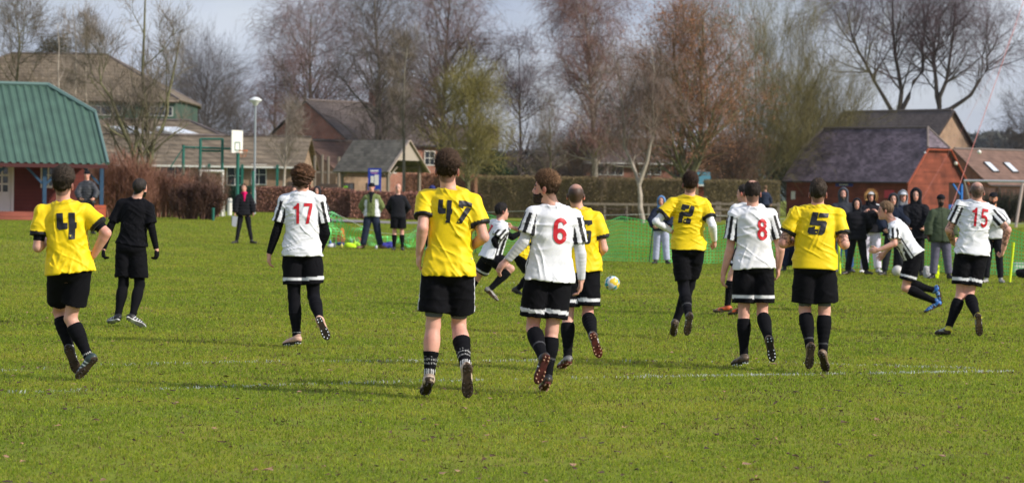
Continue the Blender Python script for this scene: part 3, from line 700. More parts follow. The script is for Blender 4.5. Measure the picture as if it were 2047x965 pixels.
h2, L2, ze2, zr2 = hip_block('school_wing', 60, 480, 290, 240, 186, 12, 4.5, M_BRICK_TAN, M_TILE_BROWN, 'school wing roof with two white skylights behind the low block')
sl = (zr2-ze2)/6.0; s2 = F/186
for px in (255, 345):
    x = (px-60)/s2; ny = np.array([0, 1, sl])/math.hypot(1, sl); nn_ = np.array([0, -sl, 1])/math.hypot(1, sl); c0 = np.array([x, 2.9, ze2+2.9*sl])
    s = MB(); q = [c0+np.array([dx-dy*.9, 0, 0])+ny*dy+nn_*.2 for dx, dy in ((-.9, -.75), (1.0, -.75), (.7, .95), (-1.1, .95))]; s.slab(q, .2); fo = s.build('skylight', M_WHITE, h2)
    s = MB(); q = [c0+np.array([dx-dy*.9, 0, 0])+ny*dy+nn_*.23 for dx, dy in ((-.8, -.65), (.9, -.65), (.62, .85), (-1.0, .85))]; s.slab(q, .02); s.build('pane', M_SKYL, fo)
h3, L3, ze3, zr3 = hip_block('school_hall', -180, 350, 196, 108, 240, 17, 7.8, M_FASCIA, M_TILE_BROWN, 'tall school hall with a big brown roof over green cladding')
for px, w_ in ((212, 3.0), (322, 2.2)):
    window(h3, (px+180)/(F/240), ze3-1.1, w_, .9, bars=(3, 1))
hip_block('school_porch', 455, 520, 300, 268, 196, 5, 1.6, M_BRICK_ORANGE, M_TILE_DARK, 'small orange brick dormer end beyond the school roofs')

# wooden open shelter with notice board
def shelter():
    D = 160; a = RAD(-42); c = P(776, 334, D); L_, W_ = 4.3, 3.0; ax = np.array([math.cos(a), math.sin(a)]); org = np.array([c[0], c[1]])-ax*L_
    root = thing('wooden_shelter', (org[0], org[1], 0), 'open weathered wooden shelter with a shingled gable roof behind the brown hedge', 'shelter', rz=a)
    ze, zr = 3.2, 4.85
    build_roof(root, L_, W_, ze, zr, zr, 0, stripe_mat('tile_shingle', (.15, .135, .11), period=.18, var=.25), o=.35, oe=.35, ridge=False)
    for x in (.1, L_-.1):
        for y in (.1, W_-.1):
            m = MB(); m.box((x, y, ze/2), (.16, .16, ze)); m.build('post', M_TIMBER, root)
    m = MB(); m.box((L_/2, .1, ze-.1), (L_, .1, .16)); m.box((L_/2, W_-.1, ze-.1), (L_, .1, .16))
    for y in (0, 1): m.bar((L_-.1, .1 if y == 0 else W_-.1, ze), (L_-.1, W_/2, zr-.15), .1)
    m.bar((L_-.1, .15, ze-.7), (L_-.1, .9, ze-.05), .08); m.bar((.2, .1, ze-.7), (.9, .1, ze-.1), .08); m.bar((L_-.3, .1, ze-.7), (L_-.9, .1, ze-.1), .08); m.build('beam', M_TIMBER, root)
    g = MB(); g.slab([(L_+.30, .25, ze+.35), (L_+.30, W_-.25, ze+.35), (L_+.30, W_/2, zr-.18)], .04); g.build('gable_board', material('weathered_white', (.36, .31, .26), rough=.8), root)
    b = MB(); b.bar((L_+.36, -.35, ze-.40), (L_+.36, W_/2, zr-.02), .05, .20, up=(1, 0, 0)); b.bar((L_+.36, W_+.35, ze-.40), (L_+.36, W_/2, zr-.02), .05, .20, up=(1, 0, 0)); b.build('bargeboard', material('pale_board', (.42, .34, .28), rough=.8), root)
    p = MB()
    for i in range(18): p.box((.3+i*.21, W_-.15, .55), (.12, .03, 1.1))
    p.build('back_rail', M_TIMBER, root)
shelter()
def noticeboard():
    D = 156; c = Gat(748, D); root = thing('notice_board', c, 'blue notice board with white papers under the shelter eave', 'notice board'); s = F/D
    z = lambda py: CAM_H+(382.5-py)/s
    m = MB(); m.box((0, 0, (z(337)+z(379))/2), (.80, .08, z(337)-z(379))); m.build('panel', M_B := material('board_blue', (.018, .045, .36), rough=.35), root)
    m = MB(); m.box((-.36, .02, z(337)/2), (.07, .07, z(337))); m.build('post', M_B, root); m = MB(); m.box((.36, .02, z(337)/2), (.07, .07, z(337))); m.build('post', M_B, root)
    m = MB(); m.box((-.14, -.05, z(360)), (.20, .02, .46)); m.build('paper', M_WHITE, root); m = MB(); m.box((.12, -.05, z(360)), (.26, .02, .62)); m.build('paper', M_WHITE, root)
    m = MB(); m.box((-.02, -.05, z(342)), (.50, .015, .09)); m.build('heading', M_WHITE, root); m = MB(); m.box((-.02, -.05, z(346.5)), (.42, .015, .05)); m.build('lettering', material('pink_letters', (.6, .25, .5)), root)
noticeboard()
def play_frame():
    D = 168; c = Gat(640, D); root = thing('climbing_frame', c, 'weathered wooden climbing frame left of the shelter', 'play equipment'); s = F/D
    for px in (628, 643, 655, 676):
        m = MB(); m.tube([((px-640)/s, 0, 0), ((px-640)/s, 0, 3.3+(px % 7)*.06)], .09, 7); m.build('post', M_TIMBER, root)
    m = MB(); m.box((.4, 0, 2.5), (1.8, .1, .12)); m.box((.4, 0, 1.4), (1.8, .1, .12)); m.build('rail', M_TIMBER, root)
    m = MB(); m.slab([(-.1, -.1, 1.75), (1.1, -.1, 1.75), (1.3, -.1, .95), (-.3, -.1, .95)], .08); m.build('ramp', M_DARKWOOD, root)
    m = MB(); m.box((1.55, 0, 1.45), (.45, .3, .35)); m.build('seat', material('lime_panel', (.18, .45, .02), rough=.5), root)
play_frame()

# ================================================================ air
def haze():
    m = bpy.data.materials.new('air'); m.use_nodes = True; n = m.node_tree.nodes; n.remove(n['Principled BSDF']); v = n.new('ShaderNodeVolumePrincipled'); v.inputs['Color'].default_value = (.80, .88, 1, 1); v.inputs['Density'].default_value = .00006; v.inputs['Anisotropy'].default_value = 0
    m.node_tree.links.new(v.outputs[0], n['Material Output'].inputs['Volume']); b = MB(); b.box((0, 1310, 39), (1500, 2800, 82)); o = b.build('haze', m); tag(o, 'thin winter haze over the fields', 'haze', kind='stuff')
haze()
# ================================================================ trees
def grow(r, pts, rad, n, t0, t1, length, ang, M, wob, trop, rs, tp=1.0, rmin=.006, up=None, weight=None):
    """n children on the parent polylines pts (N,K,3); every array vectorised"""
    N, K, _ = pts.shape; pi = r.choice(N, n, p=weight) if weight is not None else r.integers(0, N, n); t = t0+(t1-t0)*r.random(n)**tp
    f = t*(K-1); i = np.minimum(f.astype(int), K-2); w = (f-i)[:, None]
    p = pts[pi, i]*(1-w)+pts[pi, i+1]*w; tan = pts[pi, i+1]-pts[pi, i]; tan /= np.linalg.norm(tan, axis=1)[:, None]+1e-9
    pr = rad[pi, i]*(1-w[:, 0])+rad[pi, i+1]*w[:, 0]
    rv = r.normal(size=(n, 3)); per = rv-tan*(rv*tan).sum(1)[:, None]
    if up is not None: per[:, 2] += up
    per /= np.linalg.norm(per, axis=1)[:, None]
    a = np.radians(r.normal(ang[0], ang[1], n))[:, None]; d = tan*np.cos(a)+per*np.sin(a)
    Ln = (length(t) if callable(length) else np.full(n, float(length)))*r.uniform(.65, 1.2, n)
    out = np.zeros((n, M, 3)); out[:, 0] = p
    for k in range(1, M):
        d = d+r.normal(0, wob, (n, 3)); d[:, 2] += trop(k/(M-1)) if callable(trop) else trop
        d /= np.linalg.norm(d, axis=1)[:, None]; out[:, k] = out[:, k-1]+d*(Ln/(M-1))[:, None]
    r0 = np.maximum(pr*rs, rmin); ra = np.maximum(r0[:, None]*np.linspace(1, .3, M)[None], rmin*.7)
    return out, ra
def tubes(pts, rad, K=4):
    N, M, _ = pts.shape; tan = np.zeros_like(pts); tan[:, 1:-1] = pts[:, 2:]-pts[:, :-2]; tan[:, 0] = pts[:, 1]-pts[:, 0]; tan[:, -1] = pts[:, -1]-pts[:, -2]
    tan /= np.linalg.norm(tan, axis=2)[..., None]+1e-9
    ref = np.where(np.abs(tan[..., 2:3]) > .9, np.array([1., 0, 0]), np.array([0, 0, 1.])); u = np.cross(tan, ref); u /= np.linalg.norm(u, axis=2)[..., None]; v = np.cross(tan, u)
    if K == 2:
        V = np.stack([pts-u*rad[..., None], pts+u*rad[..., None]], 2)
        ix = np.arange(N*M*2).reshape(N, M, 2); q = np.stack([ix[:, :-1, 0], ix[:, 1:, 0], ix[:, 1:, 1], ix[:, :-1, 1]], -1).reshape(-1, 4); return V.reshape(-1, 3), q
    an = 2*np.pi*np.arange(K)/K; V = pts[:, :, None]+(u[:, :, None]*np.cos(an)[None, None, :, None]+v[:, :, None]*np.sin(an)[None, None, :, None])*rad[:, :, None, None]
    ix = np.arange(N*M*K).reshape(N, M, K); nx_ = np.roll(ix, -1, axis=2)
    q = np.stack([ix[:, :-1], nx_[:, :-1], nx_[:, 1:], ix[:, 1:]], -1).reshape(-1, 4); return V.reshape(-1, 3), q
def join(parts):
    V = []; Q = []; n = 0
    for v, q in parts: V.append(v); Q.append(q+n); n += len(v)
    return np.concatenate(V), np.concatenate(Q)
BARK = {'grey': material('bark_grey', (.17, .155, .12), rough=.9, noise=(3, .35, 6)), 'birch': material('bark_birch', (.36, .31, .26), rough=.8, noise=(2.2, .55, 6)),
        'dark': material('bark_dark', (.085, .068, .058), rough=.9, noise=(3, .3, 5)), 'mossy': material('bark_mossy', (.15, .145, .075), rough=.9, noise=(3, .35, 5))}
_tw = {}
def twig_mat(c):
    if c not in _tw: _tw[c] = material('twig', c, rough=.85, noise=(.7, .22, 3), spec=.2)
    return _tw[c]
def leaf_quads(r, pts, n, s, droop=0):
    N, M, _ = pts.shape; i = r.integers(0, N, n); k = r.integers(1, M, n); p = pts[i, k]+r.normal(0, .05, (n, 3)); a = r.normal(size=(n, 3)); a /= np.linalg.norm(a, axis=1)[:, None]; b = np.cross(a, r.normal(size=(n, 3))); b /= np.linalg.norm(b, axis=1)[:, None]
    sz = s*r.uniform(.6, 1.3, (n, 1)); V = np.stack([p-a*sz, p-b*sz*.6, p+a*sz, p+b*sz*.6], 1).reshape(-1, 3); return V, np.arange(4*n).reshape(n, 4)
def tree(name, loc, H, R, style, seed, label, group=None, bark='grey', twig=(.10, .07, .065), stems=None, leaf=None, dens=1.0, trunk_r=None, clear=.22, cat='tree'):
    r = np.random.default_rng(seed); root = thing(name, loc, label, cat, group); tr = trunk_r or H*.014
    # stems given as polylines in metres relative to the base, otherwise one wavering trunk
    if stems is None:
        z = np.linspace(0, 1, 9); st = np.stack([np.cumsum(r.normal(0, .012*H, 9))*.6*z, np.cumsum(r.normal(0, .012*H, 9))*.6*z, z*H*.93], -1)[None]
    else:
        st = []
        for s in stems:
            s = np.array(s, float); d = np.linspace(0, 1, len(s)); t = np.linspace(0, 1, 9); q = np.stack([np.interp(t, d, s[:, k]) for k in range(3)], -1)
            q[1:-1] += r.normal(0, .006*H, (7, 3)); st.append(q)
        st = np.array(st)
    M0 = st.shape[1]; rad0 = np.linspace(1, .16, M0)[None]*tr*np.ones((len(st), 1))
    if stems is not None and len(stems) > 1: rad0[1:] *= .8
    pend = style == 'birch'
    cfg = dict(birch=dict(a1=(50, 12), up1=.05, l1=lambda t: R*1.75*np.sqrt(np.clip(1.10-t, .05, 1))*(.55+.45*np.clip((t-clear)/.2, 0, 1)), tr1=.07, a2=(46, 14), l2=R*.80, tr2=lambda u: .04-.15*u, a3=(42, 16), l3=R*.42, tr3=-.17, l4=1.05, tr4=-.24),
               round=dict(a1=(54, 13), up1=.1, l1=lambda t: R*1.65*np.sqrt(np.clip(1.12-t, .05, 1)), tr1=.08, a2=(46, 15), l2=R*.78, tr2=.03, a3=(42, 16), l3=R*.42, tr3=.02, l4=.75, tr4=.01),
               willow=dict(a1=(33, 10), up1=.1, l1=lambda t: R*1.9*(1.15-.55*t), tr1=.04, a2=(28, 10), l2=R*.90, tr2=.05, a3=(27, 11), l3=R*.5, tr3=.04, l4=1.1, tr4=.03),
               upright=dict(a1=(40, 10), up1=.1, l1=lambda t: R*1.6*np.sqrt(np.clip(1.12-t, .05, 1)), tr1=.08, a2=(40, 13), l2=R*.66, tr2=.05, a3=(40, 13), l3=R*.38, tr3=.03, l4=.65, tr4=.02))[style]
    dens = dens*1.7
    n1 = int(26*dens)+len(st)*4; b1, r1 = grow(r, st, rad0, n1, clear, .97, cfg['l1'], cfg['a1'], 7, .10, cfg['tr1'], .50, up=cfg['up1'])
    n2 = int(260*dens); b2, r2 = grow(r, b1, r1, n2, .18, 1, cfg['l2'], cfg['a2'], 6, .13, cfg['tr2'], .5, rmin=.011)
    n3 = int(2000*dens); b3, r3 = grow(r, b2, r2, n3, .12, 1, cfg['l3'], cfg['a3'], 5, .15, cfg['tr3'], .55, rmin=.008)
    n4 = int(7000*dens); b4, r4 = grow(r, b3, r3, n4, .1, 1, cfg['l4'], (38, 15), 4, .14, cfg['tr4'], .6, rmin=.0062)
    v, q = join([tubes(st, rad0, 8), tubes(b1, r1, 5), tubes(b2[:int(n2*.6)], r2[:int(n2*.6)], 4)])
    mesh_obj('trunk', v, q, BARK[bark], root)
    v, q = join([tubes(b2[int(n2*.6):], r2[int(n2*.6):], 3), tubes(b3, r3, 3), tubes(b4, r4, 2)])
    cr = mesh_obj('crown', v, q, twig_mat(twig), root)
    if leaf:
        n, s, c = leaf; v, q = leaf_quads(r, b4, n, s); mesh_obj('leaves', v, q, twig_mat(c), cr, smooth=False)
    return root
def px_tree(px, D, top, halfw, **k):
    """placed by its foot column; top and half width as they measure in metres"""
    c = Gat(px, D); s = F/D; yh_ = 386+(px-1023.5)*.014; H = CAM_H+(yh_-top)/s; return tree(loc=c, H=H, R=halfw/s, **k)
PUR = (.20, .125, .115); GRY = (.23, .19, .15); OLV = (.17, .145, .055)
BG = 'bare trees behind the pitch'
def st_px(px0, D, pts): 
    s = F/D; return [((x-px0)/s, dy, max(0, CAM_H+(386+(x-1023.5)*.014-y)/s)) for x, y, dy in pts]
px_tree(285, 118, -30, 92, name='bare_tree', style='upright', seed=31, label='slender bare tree forking low, behind the brown bushes on the left', bark='mossy', twig=GRY, dens=.52, trunk_r=.19, clear=.10,
    stems=[st_px(285, 118, [(285, 440, 0), (287, 380, 0), (296, 330, .2), (288, 240, .4), (283, 130, .3), (286, -25, 0)]), st_px(285, 118, [(286, 385, 0), (272, 330, -.3), (255, 280, -.8), (225, 215, -1.2), (205, 150, -1.5)]), st_px(285, 118, [(289, 370, 0), (305, 300, .3), (326, 240, .8), (335, 170, 1), (350, 90, 1)])])
px_tree(30, 150, 20, 85, name='bare_tree', style='round', seed=32, label='wide bare tree behind the pavilion at the left edge', bark='mossy', twig=(.16, .125, .085), dens=.55)
for i, (x, tp) in enumerate(((124, 30), (150, -10), (172, 5))):
    px_tree(x, 146+i*2, tp, 34, name='birch_tree', style='birch', seed=40+i, label=('leftmost', 'middle', 'rightmost')[i]+' of three thin pale birches rising behind the pavilion roof', bark='birch', twig=GRY, dens=.15, trunk_r=.10, group='three birches behind the pavilion roof')
px_tree(408, 300, 128, 95, name='bare_tree', style='round', seed=33, label='broad grey bare tree beyond the school roofs, left of the lamp post', bark='dark', twig=(.12, .10, .10), dens=1.15)
px_tree(470, 290, 215, 60, name='bare_tree', style='round', seed=34, label='low bare tree beyond the school, just left of the lamp post', bark='dark', twig=(.13, .11, .105), dens=.7)
px_tree(350, 310, 190, 60, name='bare_tree', style='round', seed=341, label='small bare tree beyond the school hall roof', bark='dark', twig=(.12, .10, .10), dens=.7)
px_tree(612, 218, 5, 105, name='birch_tree', style='birch', seed=35, label='tall drooping birch behind the red gabled house', bark='grey', twig=PUR, dens=1.25)
px_tree(548, 230, 120, 55, name='birch_tree', style='birch', seed=36, label='lower birch just right of the lamp post, beyond the roofs', bark='grey', twig=PUR, dens=.6)
px_tree(752, 190, -60, 95, name='birch_tree', style='birch', seed=37, label='tall birch above the wooden shelter roof', bark='grey', twig=(.14, .11, .10), dens=1.2)
px_tree(878, 200, -50, 105, name='birch_tree', style='birch', seed=38, label='tall purple tinted birch behind the yellow green tree', bark='grey', twig=PUR, dens=1.35)
px_tree(806, 152, 20, 42, name='bare_tree', style='upright', seed=39, label='slender bare tree in front of the shelter\'s right end', bark='grey', twig=GRY, dens=.26, trunk_r=.11, clear=.3)
px_tree(566, 160, 228, 46, name='young_tree', style='upright', seed=44, label='young pale barked tree in front of the school block', bark='birch', twig=(.30, .25, .21), dens=.22, trunk_r=.11, clear=.35)
px_tree(935, 150, 150, 66, name='yellow_green_tree', style='round', seed=45, label='rounded yellow green tree standing in front of the long hedge', bark='mossy', twig=(.25, .215, .07), dens=.72, trunk_r=.17, clear=.24, leaf=(5500, .030, (.27, .24, .055)))
px_tree(1038, 215, 80, 62, name='birch_tree', style='birch', seed=46, label='narrow dark birch standing alone behind the bearded player', bark='dark', twig=(.12, .09, .10), dens=.7, trunk_r=.17)
px_tree(1100, 205, 200, 40, name='bare_tree', style='upright', seed=461, label='thin greenish bare tree between the narrow birch and the big birch', bark='mossy', twig=GRY, dens=.3)
px_tree(1190, 195, -25, 88, name='birch_tree', style='birch', seed=47, label='large purple brown birch behind the ball', bark='birch', twig=(.21, .115, .095), dens=1.5, trunk_r=.26)
px_tree(1283, 142, 50, 62, name='birch_tree', style='birch', seed=48, label='white barked tree forking into a V in front of the long hedge', bark='birch', twig=(.20, .145, .115), dens=.5, trunk_r=.16, clear=.45,
    stems=[st_px(1283, 142, [(1286, 446, 0), (1277, 395, 0), (1273, 362, .1), (1250, 300, .5), (1240, 230, .8), (1232, 120, .8)]), st_px(1283, 142, [(1276, 370, 0), (1292, 320, -.2), (1304, 270, -.2), (1300, 200, 0), (1296, 90, 0)])])
px_tree(1372, 178, 15, 105, name='rust_leaved_tree', style='round', seed=49, label='tree still holding rust brown leaves behind the number 2', bark='mossy', twig=(.24, .135, .085), dens=1.2, trunk_r=.34, clear=.18, leaf=(20000, .055, (.36, .165, .085)),
    stems=[st_px(1372, 178, [(1370, 440, 0), (1371, 375, 0), (1366, 330, .1), (1362, 250, .3), (1350, 170, .5), (1340, 60, .5)]), st_px(1372, 178, [(1372, 370, 0), (1388, 330, -.3), (1400, 260, -.5), (1397, 160, -.4), (1400, 40, 0)])])
px_tree(1290, 225, 110, 70, name='bare_tree', style='round', seed=50, label='brown bare tree filling the gap left of the rust leaved tree', bark='grey', twig=(.24, .155, .11), dens=.9)
for i, (x, hw, tp, c) in enumerate(((1505, 95, 0, (.19, .16, .065)), (1590, 100, 35, (.185, .155, .06)), (1650, 75, 110, (.15, .13, .06)))):
    fan = [st_px(x, 215, [(x, 450, 0), (x+d*.35, 340, .3*k), (x+d, tp+60+abs(d)*.4, 1.2*k)]) for d, k in ((-62, -1), (-28, 1), (0, -.5), (26, 1), (55, -1))]
    px_tree(x, 215+i*5, tp, hw, name='willow_tree', style='willow', seed=51+i, label=('tall olive willow right of the rust leaved tree', 'middle olive willow, left of the barn roof', 'shorter willow leaning over the barn roof')[i], bark='mossy', twig=c, dens=1.0, trunk_r=.16, clear=.12, stems=fan, group='olive willows beside the barn')
for i, (x, tp, hw, pts) in enumerate(((1795, -60, 118, [[(1795, 440, 0), (1790, 240, 0), (1798, 170, 0), (1785, 110, .5), (1775, 40, 1), (1790, -50, 1)], [(1790, 250, 0), (1750, 180, -.5), (1700, 90, -1), (1680, 10, -1)], [(1795, 230, 0), (1835, 150, .5), (1850, 80, .8), (1840, -20, 1)]]),
                                      (1880, -30, 98, [[(1880, 440, 0), (1870, 230, 0), (1885, 160, 0), (1898, 90, .4), (1905, -20, .5)], [(1875, 225, 0), (1930, 200, -.6), (1965, 130, -1), (1985, 70, -1.2)], [(1875, 215, 0), (1862, 120, .6), (1868, 30, .8)]]))):
    px_tree(x, 262, tp, hw, name='birch_tree', style='birch', seed=56+i, label=('left one of two big dark birches behind the barn', 'right one of two big dark birches behind the barn')[i], bark='dark', twig=(.13, .085, .095), dens=1.15, trunk_r=.32, clear=.35, stems=[st_px(x, 262, p) for p in pts], group='two weeping birches behind the barn')
px_tree(2062, 240, 190, 62, name='bare_tree', style='round', seed=60, label='bare brown tree cut by the right edge beyond the goal', bark='dark', twig=(.11, .085, .07), dens=.9)
px_tree(118, 270, 80, 34, name='evergreen_tree', style='round', seed=61, label='dark evergreen crown above the school hall ridge', bark='dark', twig=(.03, .04, .02), dens=.5, leaf=(9000, .09, (.028, .042, .018)))
px_tree(985, 210, 330, 26, name='evergreen_bush', style='round', seed=62, label='dark green bush behind the long hedge beside the orange house', bark='dark', twig=(.03, .05, .02), dens=.4, leaf=(9000, .07, (.02, .05, .02)), cat='bush', clear=.02)
px_tree(1450, 200, 300, 60, name='brown_thicket', style='round', seed=63, label='brown thicket between the rust leaved tree and the willows', bark='dark', twig=(.13, .085, .06), dens=.8, cat='bush', clear=.02, leaf=(5000, .05, (.20, .09, .05)))
px_tree(1135, 230, 300, 55, name='brown_thicket', style='round', seed=64, label='low brown thicket behind the hedge near the big birch', bark='dark', twig=(.13, .10, .085), dens=.7, cat='bush', clear=.02)
px_tree(1575, 222, 300, 55, name='dark_thicket', style='round', seed=65, label='dark thicket beside the left end of the barn', bark='dark', twig=(.06, .06, .035), dens=.7, cat='bush', clear=.02, leaf=(6000, .06, (.045, .055, .022)))

# ---------------------------------------------------------------- hedges and bushes
def hedge(name, pts, w, label, col, col2, seed, n, leaf=.035, rough=.10, bare=None):
    """clipped hedge along pts [(x, y, top z)]: solid uneven core plus leaves standing off its faces"""
    r = np.random.default_rng(seed); pts = [np.array(p, float) for p in pts]
    V = []; Q = []; prof = [(-w/2, 0), (-w/2*1.03, .5), (-w/2*.98, .97), (-w/4, 1.0), (w/4, 1.0), (w/2*.98, .97), (w/2*1.03, .5), (w/2, 0)]
    segs = []
    for a, b in zip(pts[:-1], pts[1:]):
        m = max(1, int(np.linalg.norm((b-a)[:2])/.35))
        for i in range(m): segs.append(a+(b-a)*i/m)
    segs.append(pts[-1]); segs = np.array(segs)
    d = np.gradient(segs[:, :2], axis=0); d /= np.linalg.norm(d, axis=1)[:, None]; nrm_ = np.stack([-d[:, 1], d[:, 0]], 1)
    for i, p in enumerate(segs):
        for o_, zz in prof:
            j = r.normal(0, rough*.35); V.append((p[0]+nrm_[i, 0]*(o_+j), p[1]+nrm_[i, 1]*(o_+j), float(gz(p[0], p[1]))+zz*p[2]+r.normal(0, rough*.25)))
    K = len(prof)
    for i in range(len(segs)-1):
        for k in range(K-1): Q.append([i*K+k, (i+1)*K+k, (i+1)*K+k+1, i*K+k+1])
    Q.append(list(range(K))); Q.append([(len(segs)-1)*K+k for k in range(K)][::-1])
    V = np.array(V)
    core = thing(name, segs[0]*np.array([1, 1, 0]), label, 'hedge'); off = np.array(core.location)
    mesh_obj('branches', V-off, Q, twig_mat(tuple(c*.55 for c in col)), core, smooth=False)
    i = r.integers(0, len(segs)-1, n); k = r.integers(0, K-1, n); a = r.random((n, 1)); b = r.random((n, 1)); Vg = V.reshape(len(segs), K, 3)
    p = (Vg[i, k]*(1-a)+Vg[i+1, k]*a)*(1-b)+(Vg[i, k+1]*(1-a)+Vg[i+1, k+1]*a)*b
    p += r.normal(0, rough*.5, (n, 3)); u = r.normal(size=(n, 3)); u /= np.linalg.norm(u, axis=1)[:, None]; v = np.cross(u, r.normal(size=(n, 3))); v /= np.linalg.norm(v, axis=1)[:, None]
    sz = leaf*r.uniform(.6, 1.4, (n, 1)); L_ = np.stack([p-u*sz, p-v*sz*.7, p+u*sz, p+v*sz*.7], 1).reshape(-1, 3)
    cc = np.where((vnoise((p*1.8).astype(np.float32)) > .5)[:, None] ^ (r.random((n, 1)) < .3), col, col2)*r.uniform(.6, 1.35, (n, 1))
    mesh_obj('leaves', L_-off, np.arange(4*n).reshape(n, 4), M_LEAFV, core, cols=np.repeat(cc, 4, 0), smooth=False)
    return core
M_LEAFV = material('hedge_leaf', attr=True, rough=.8, spec=.2)
def hp(px, D, top): c = Gat(px, D); return (c[0], D, CAM_H+(386+(px-1023.5)*.014-top)*D/F-float(gz(c[0], D)))
hedge('beech_hedge', [hp(506, 147, 378), hp(640, 147, 379), hp(700, 147, 381)], 1.3, 'left stretch of the brown beech hedge beside the lamp post', (.33, .17, .12), (.19, .09, .07), 71, 34000, leaf=.045)
hedge('beech_hedge', [hp(702, 146, 384), hp(860, 146, 388), hp(962, 146, 392)], 1.3, 'right stretch of the brown beech hedge behind the bald black kitted man', (.34, .165, .12), (.19, .09, .07), 72, 38000, leaf=.045)
hedge('tall_beech_hedge', [hp(806, 172, 350), hp(880, 172, 350), hp(962, 170, 353)], 1.6, 'taller russet hedge right of the shelter', (.34, .17, .10), (.24, .12, .075), 73, 30000, leaf=.045)
hedge('long_hedge', [hp(962, 166, 354), hp(1160, 164, 356), hp(1390, 162, 361)], 1.6, 'long clipped olive brown hedge across the middle', (.23, .175, .085), (.16, .115, .06), 74, 90000, leaf=.035)
hedge('long_hedge', [hp(1408, 170, 362), hp(1480, 170, 363), hp(1556, 170, 364)], 1.6, 'olive brown hedge behind the post and rail fence', (.21, .165, .08), (.14, .11, .06), 75, 34000, leaf=.035)
hedge('low_green_hedge', [hp(448, 150, 374), hp(505, 150, 375)], 1.2, 'short dark green hedge left of the lamp post', (.02, .055, .03), (.015, .04, .022), 76, 9000)
def bush(px, D, top, hw, label, twig, seed, n=5200, name='bare_bush', leaf=None, lean=1.0):
    c = Gat(px, D); s = F/D; H = CAM_H+(386+(px-1023.5)*.014-top)/s-c[2]; R = hw/s; r = np.random.default_rng(seed); root = thing(name, c, label, 'bush')
    m = int(70+R*40); bx_ = r.uniform(-R*.75, R*.75, m); by = r.uniform(-R*.4, R*.4, m); base = np.stack([bx_, by, 0*bx_], -1); tipz = H*(1-.35*(bx_/R)**2)*r.uniform(.7, 1, m)
    tip = base*np.array([1.3*lean, 1.3*lean, 1])+np.stack([r.normal(0, .15*R, m), r.normal(0, .1*R, m), tipz], -1); t = np.linspace(0, 1, 6)[None, :, None]
    st = base[:, None]*(1-t)+tip[:, None]*t+r.normal(0, .03*H, (m, 6, 3))*t; ra = np.linspace(.022, .008, 6)[None]*np.ones((m, 1))
    b2, r2 = grow(r, st, ra, m*14, .1, 1, H*.30, (32, 12), 5, .12, .06, .6, rmin=.007); b3, r3 = grow(r, b2, r2, n, .1, 1, H*.16, (36, 12), 4, .12, .04, .7, rmin=.0065)
    v, q = join([tubes(st, ra, 4), tubes(b2, r2, 3), tubes(b3, r3, 2)]); mesh_obj('stems', v, q, twig_mat(twig), root)
    if leaf: v, q = leaf_quads(r, b3, leaf[0], leaf[1]); mesh_obj('leaves', v, q, twig_mat(leaf[2]), root, smooth=False)
bush(240, 112, 322, 62, 'tall red brown bare bush behind the referee', (.30, .15, .105), 81, 12000)
bush(325, 114, 350, 55, 'red brown bare bush left of the dark shrub', (.29, .15, .105), 82, 12000)
bush(400, 118, 350, 50, 'wispy brown bare bush under the small white goal frame', (.25, .15, .11), 83, 6000)
bush(392, 108, 374, 48, 'dark dense rounded shrub left of the walking woman', (.12, .065, .05), 84, 16000, name='dark_shrub', leaf=(9000, .03, (.11, .06, .045)))
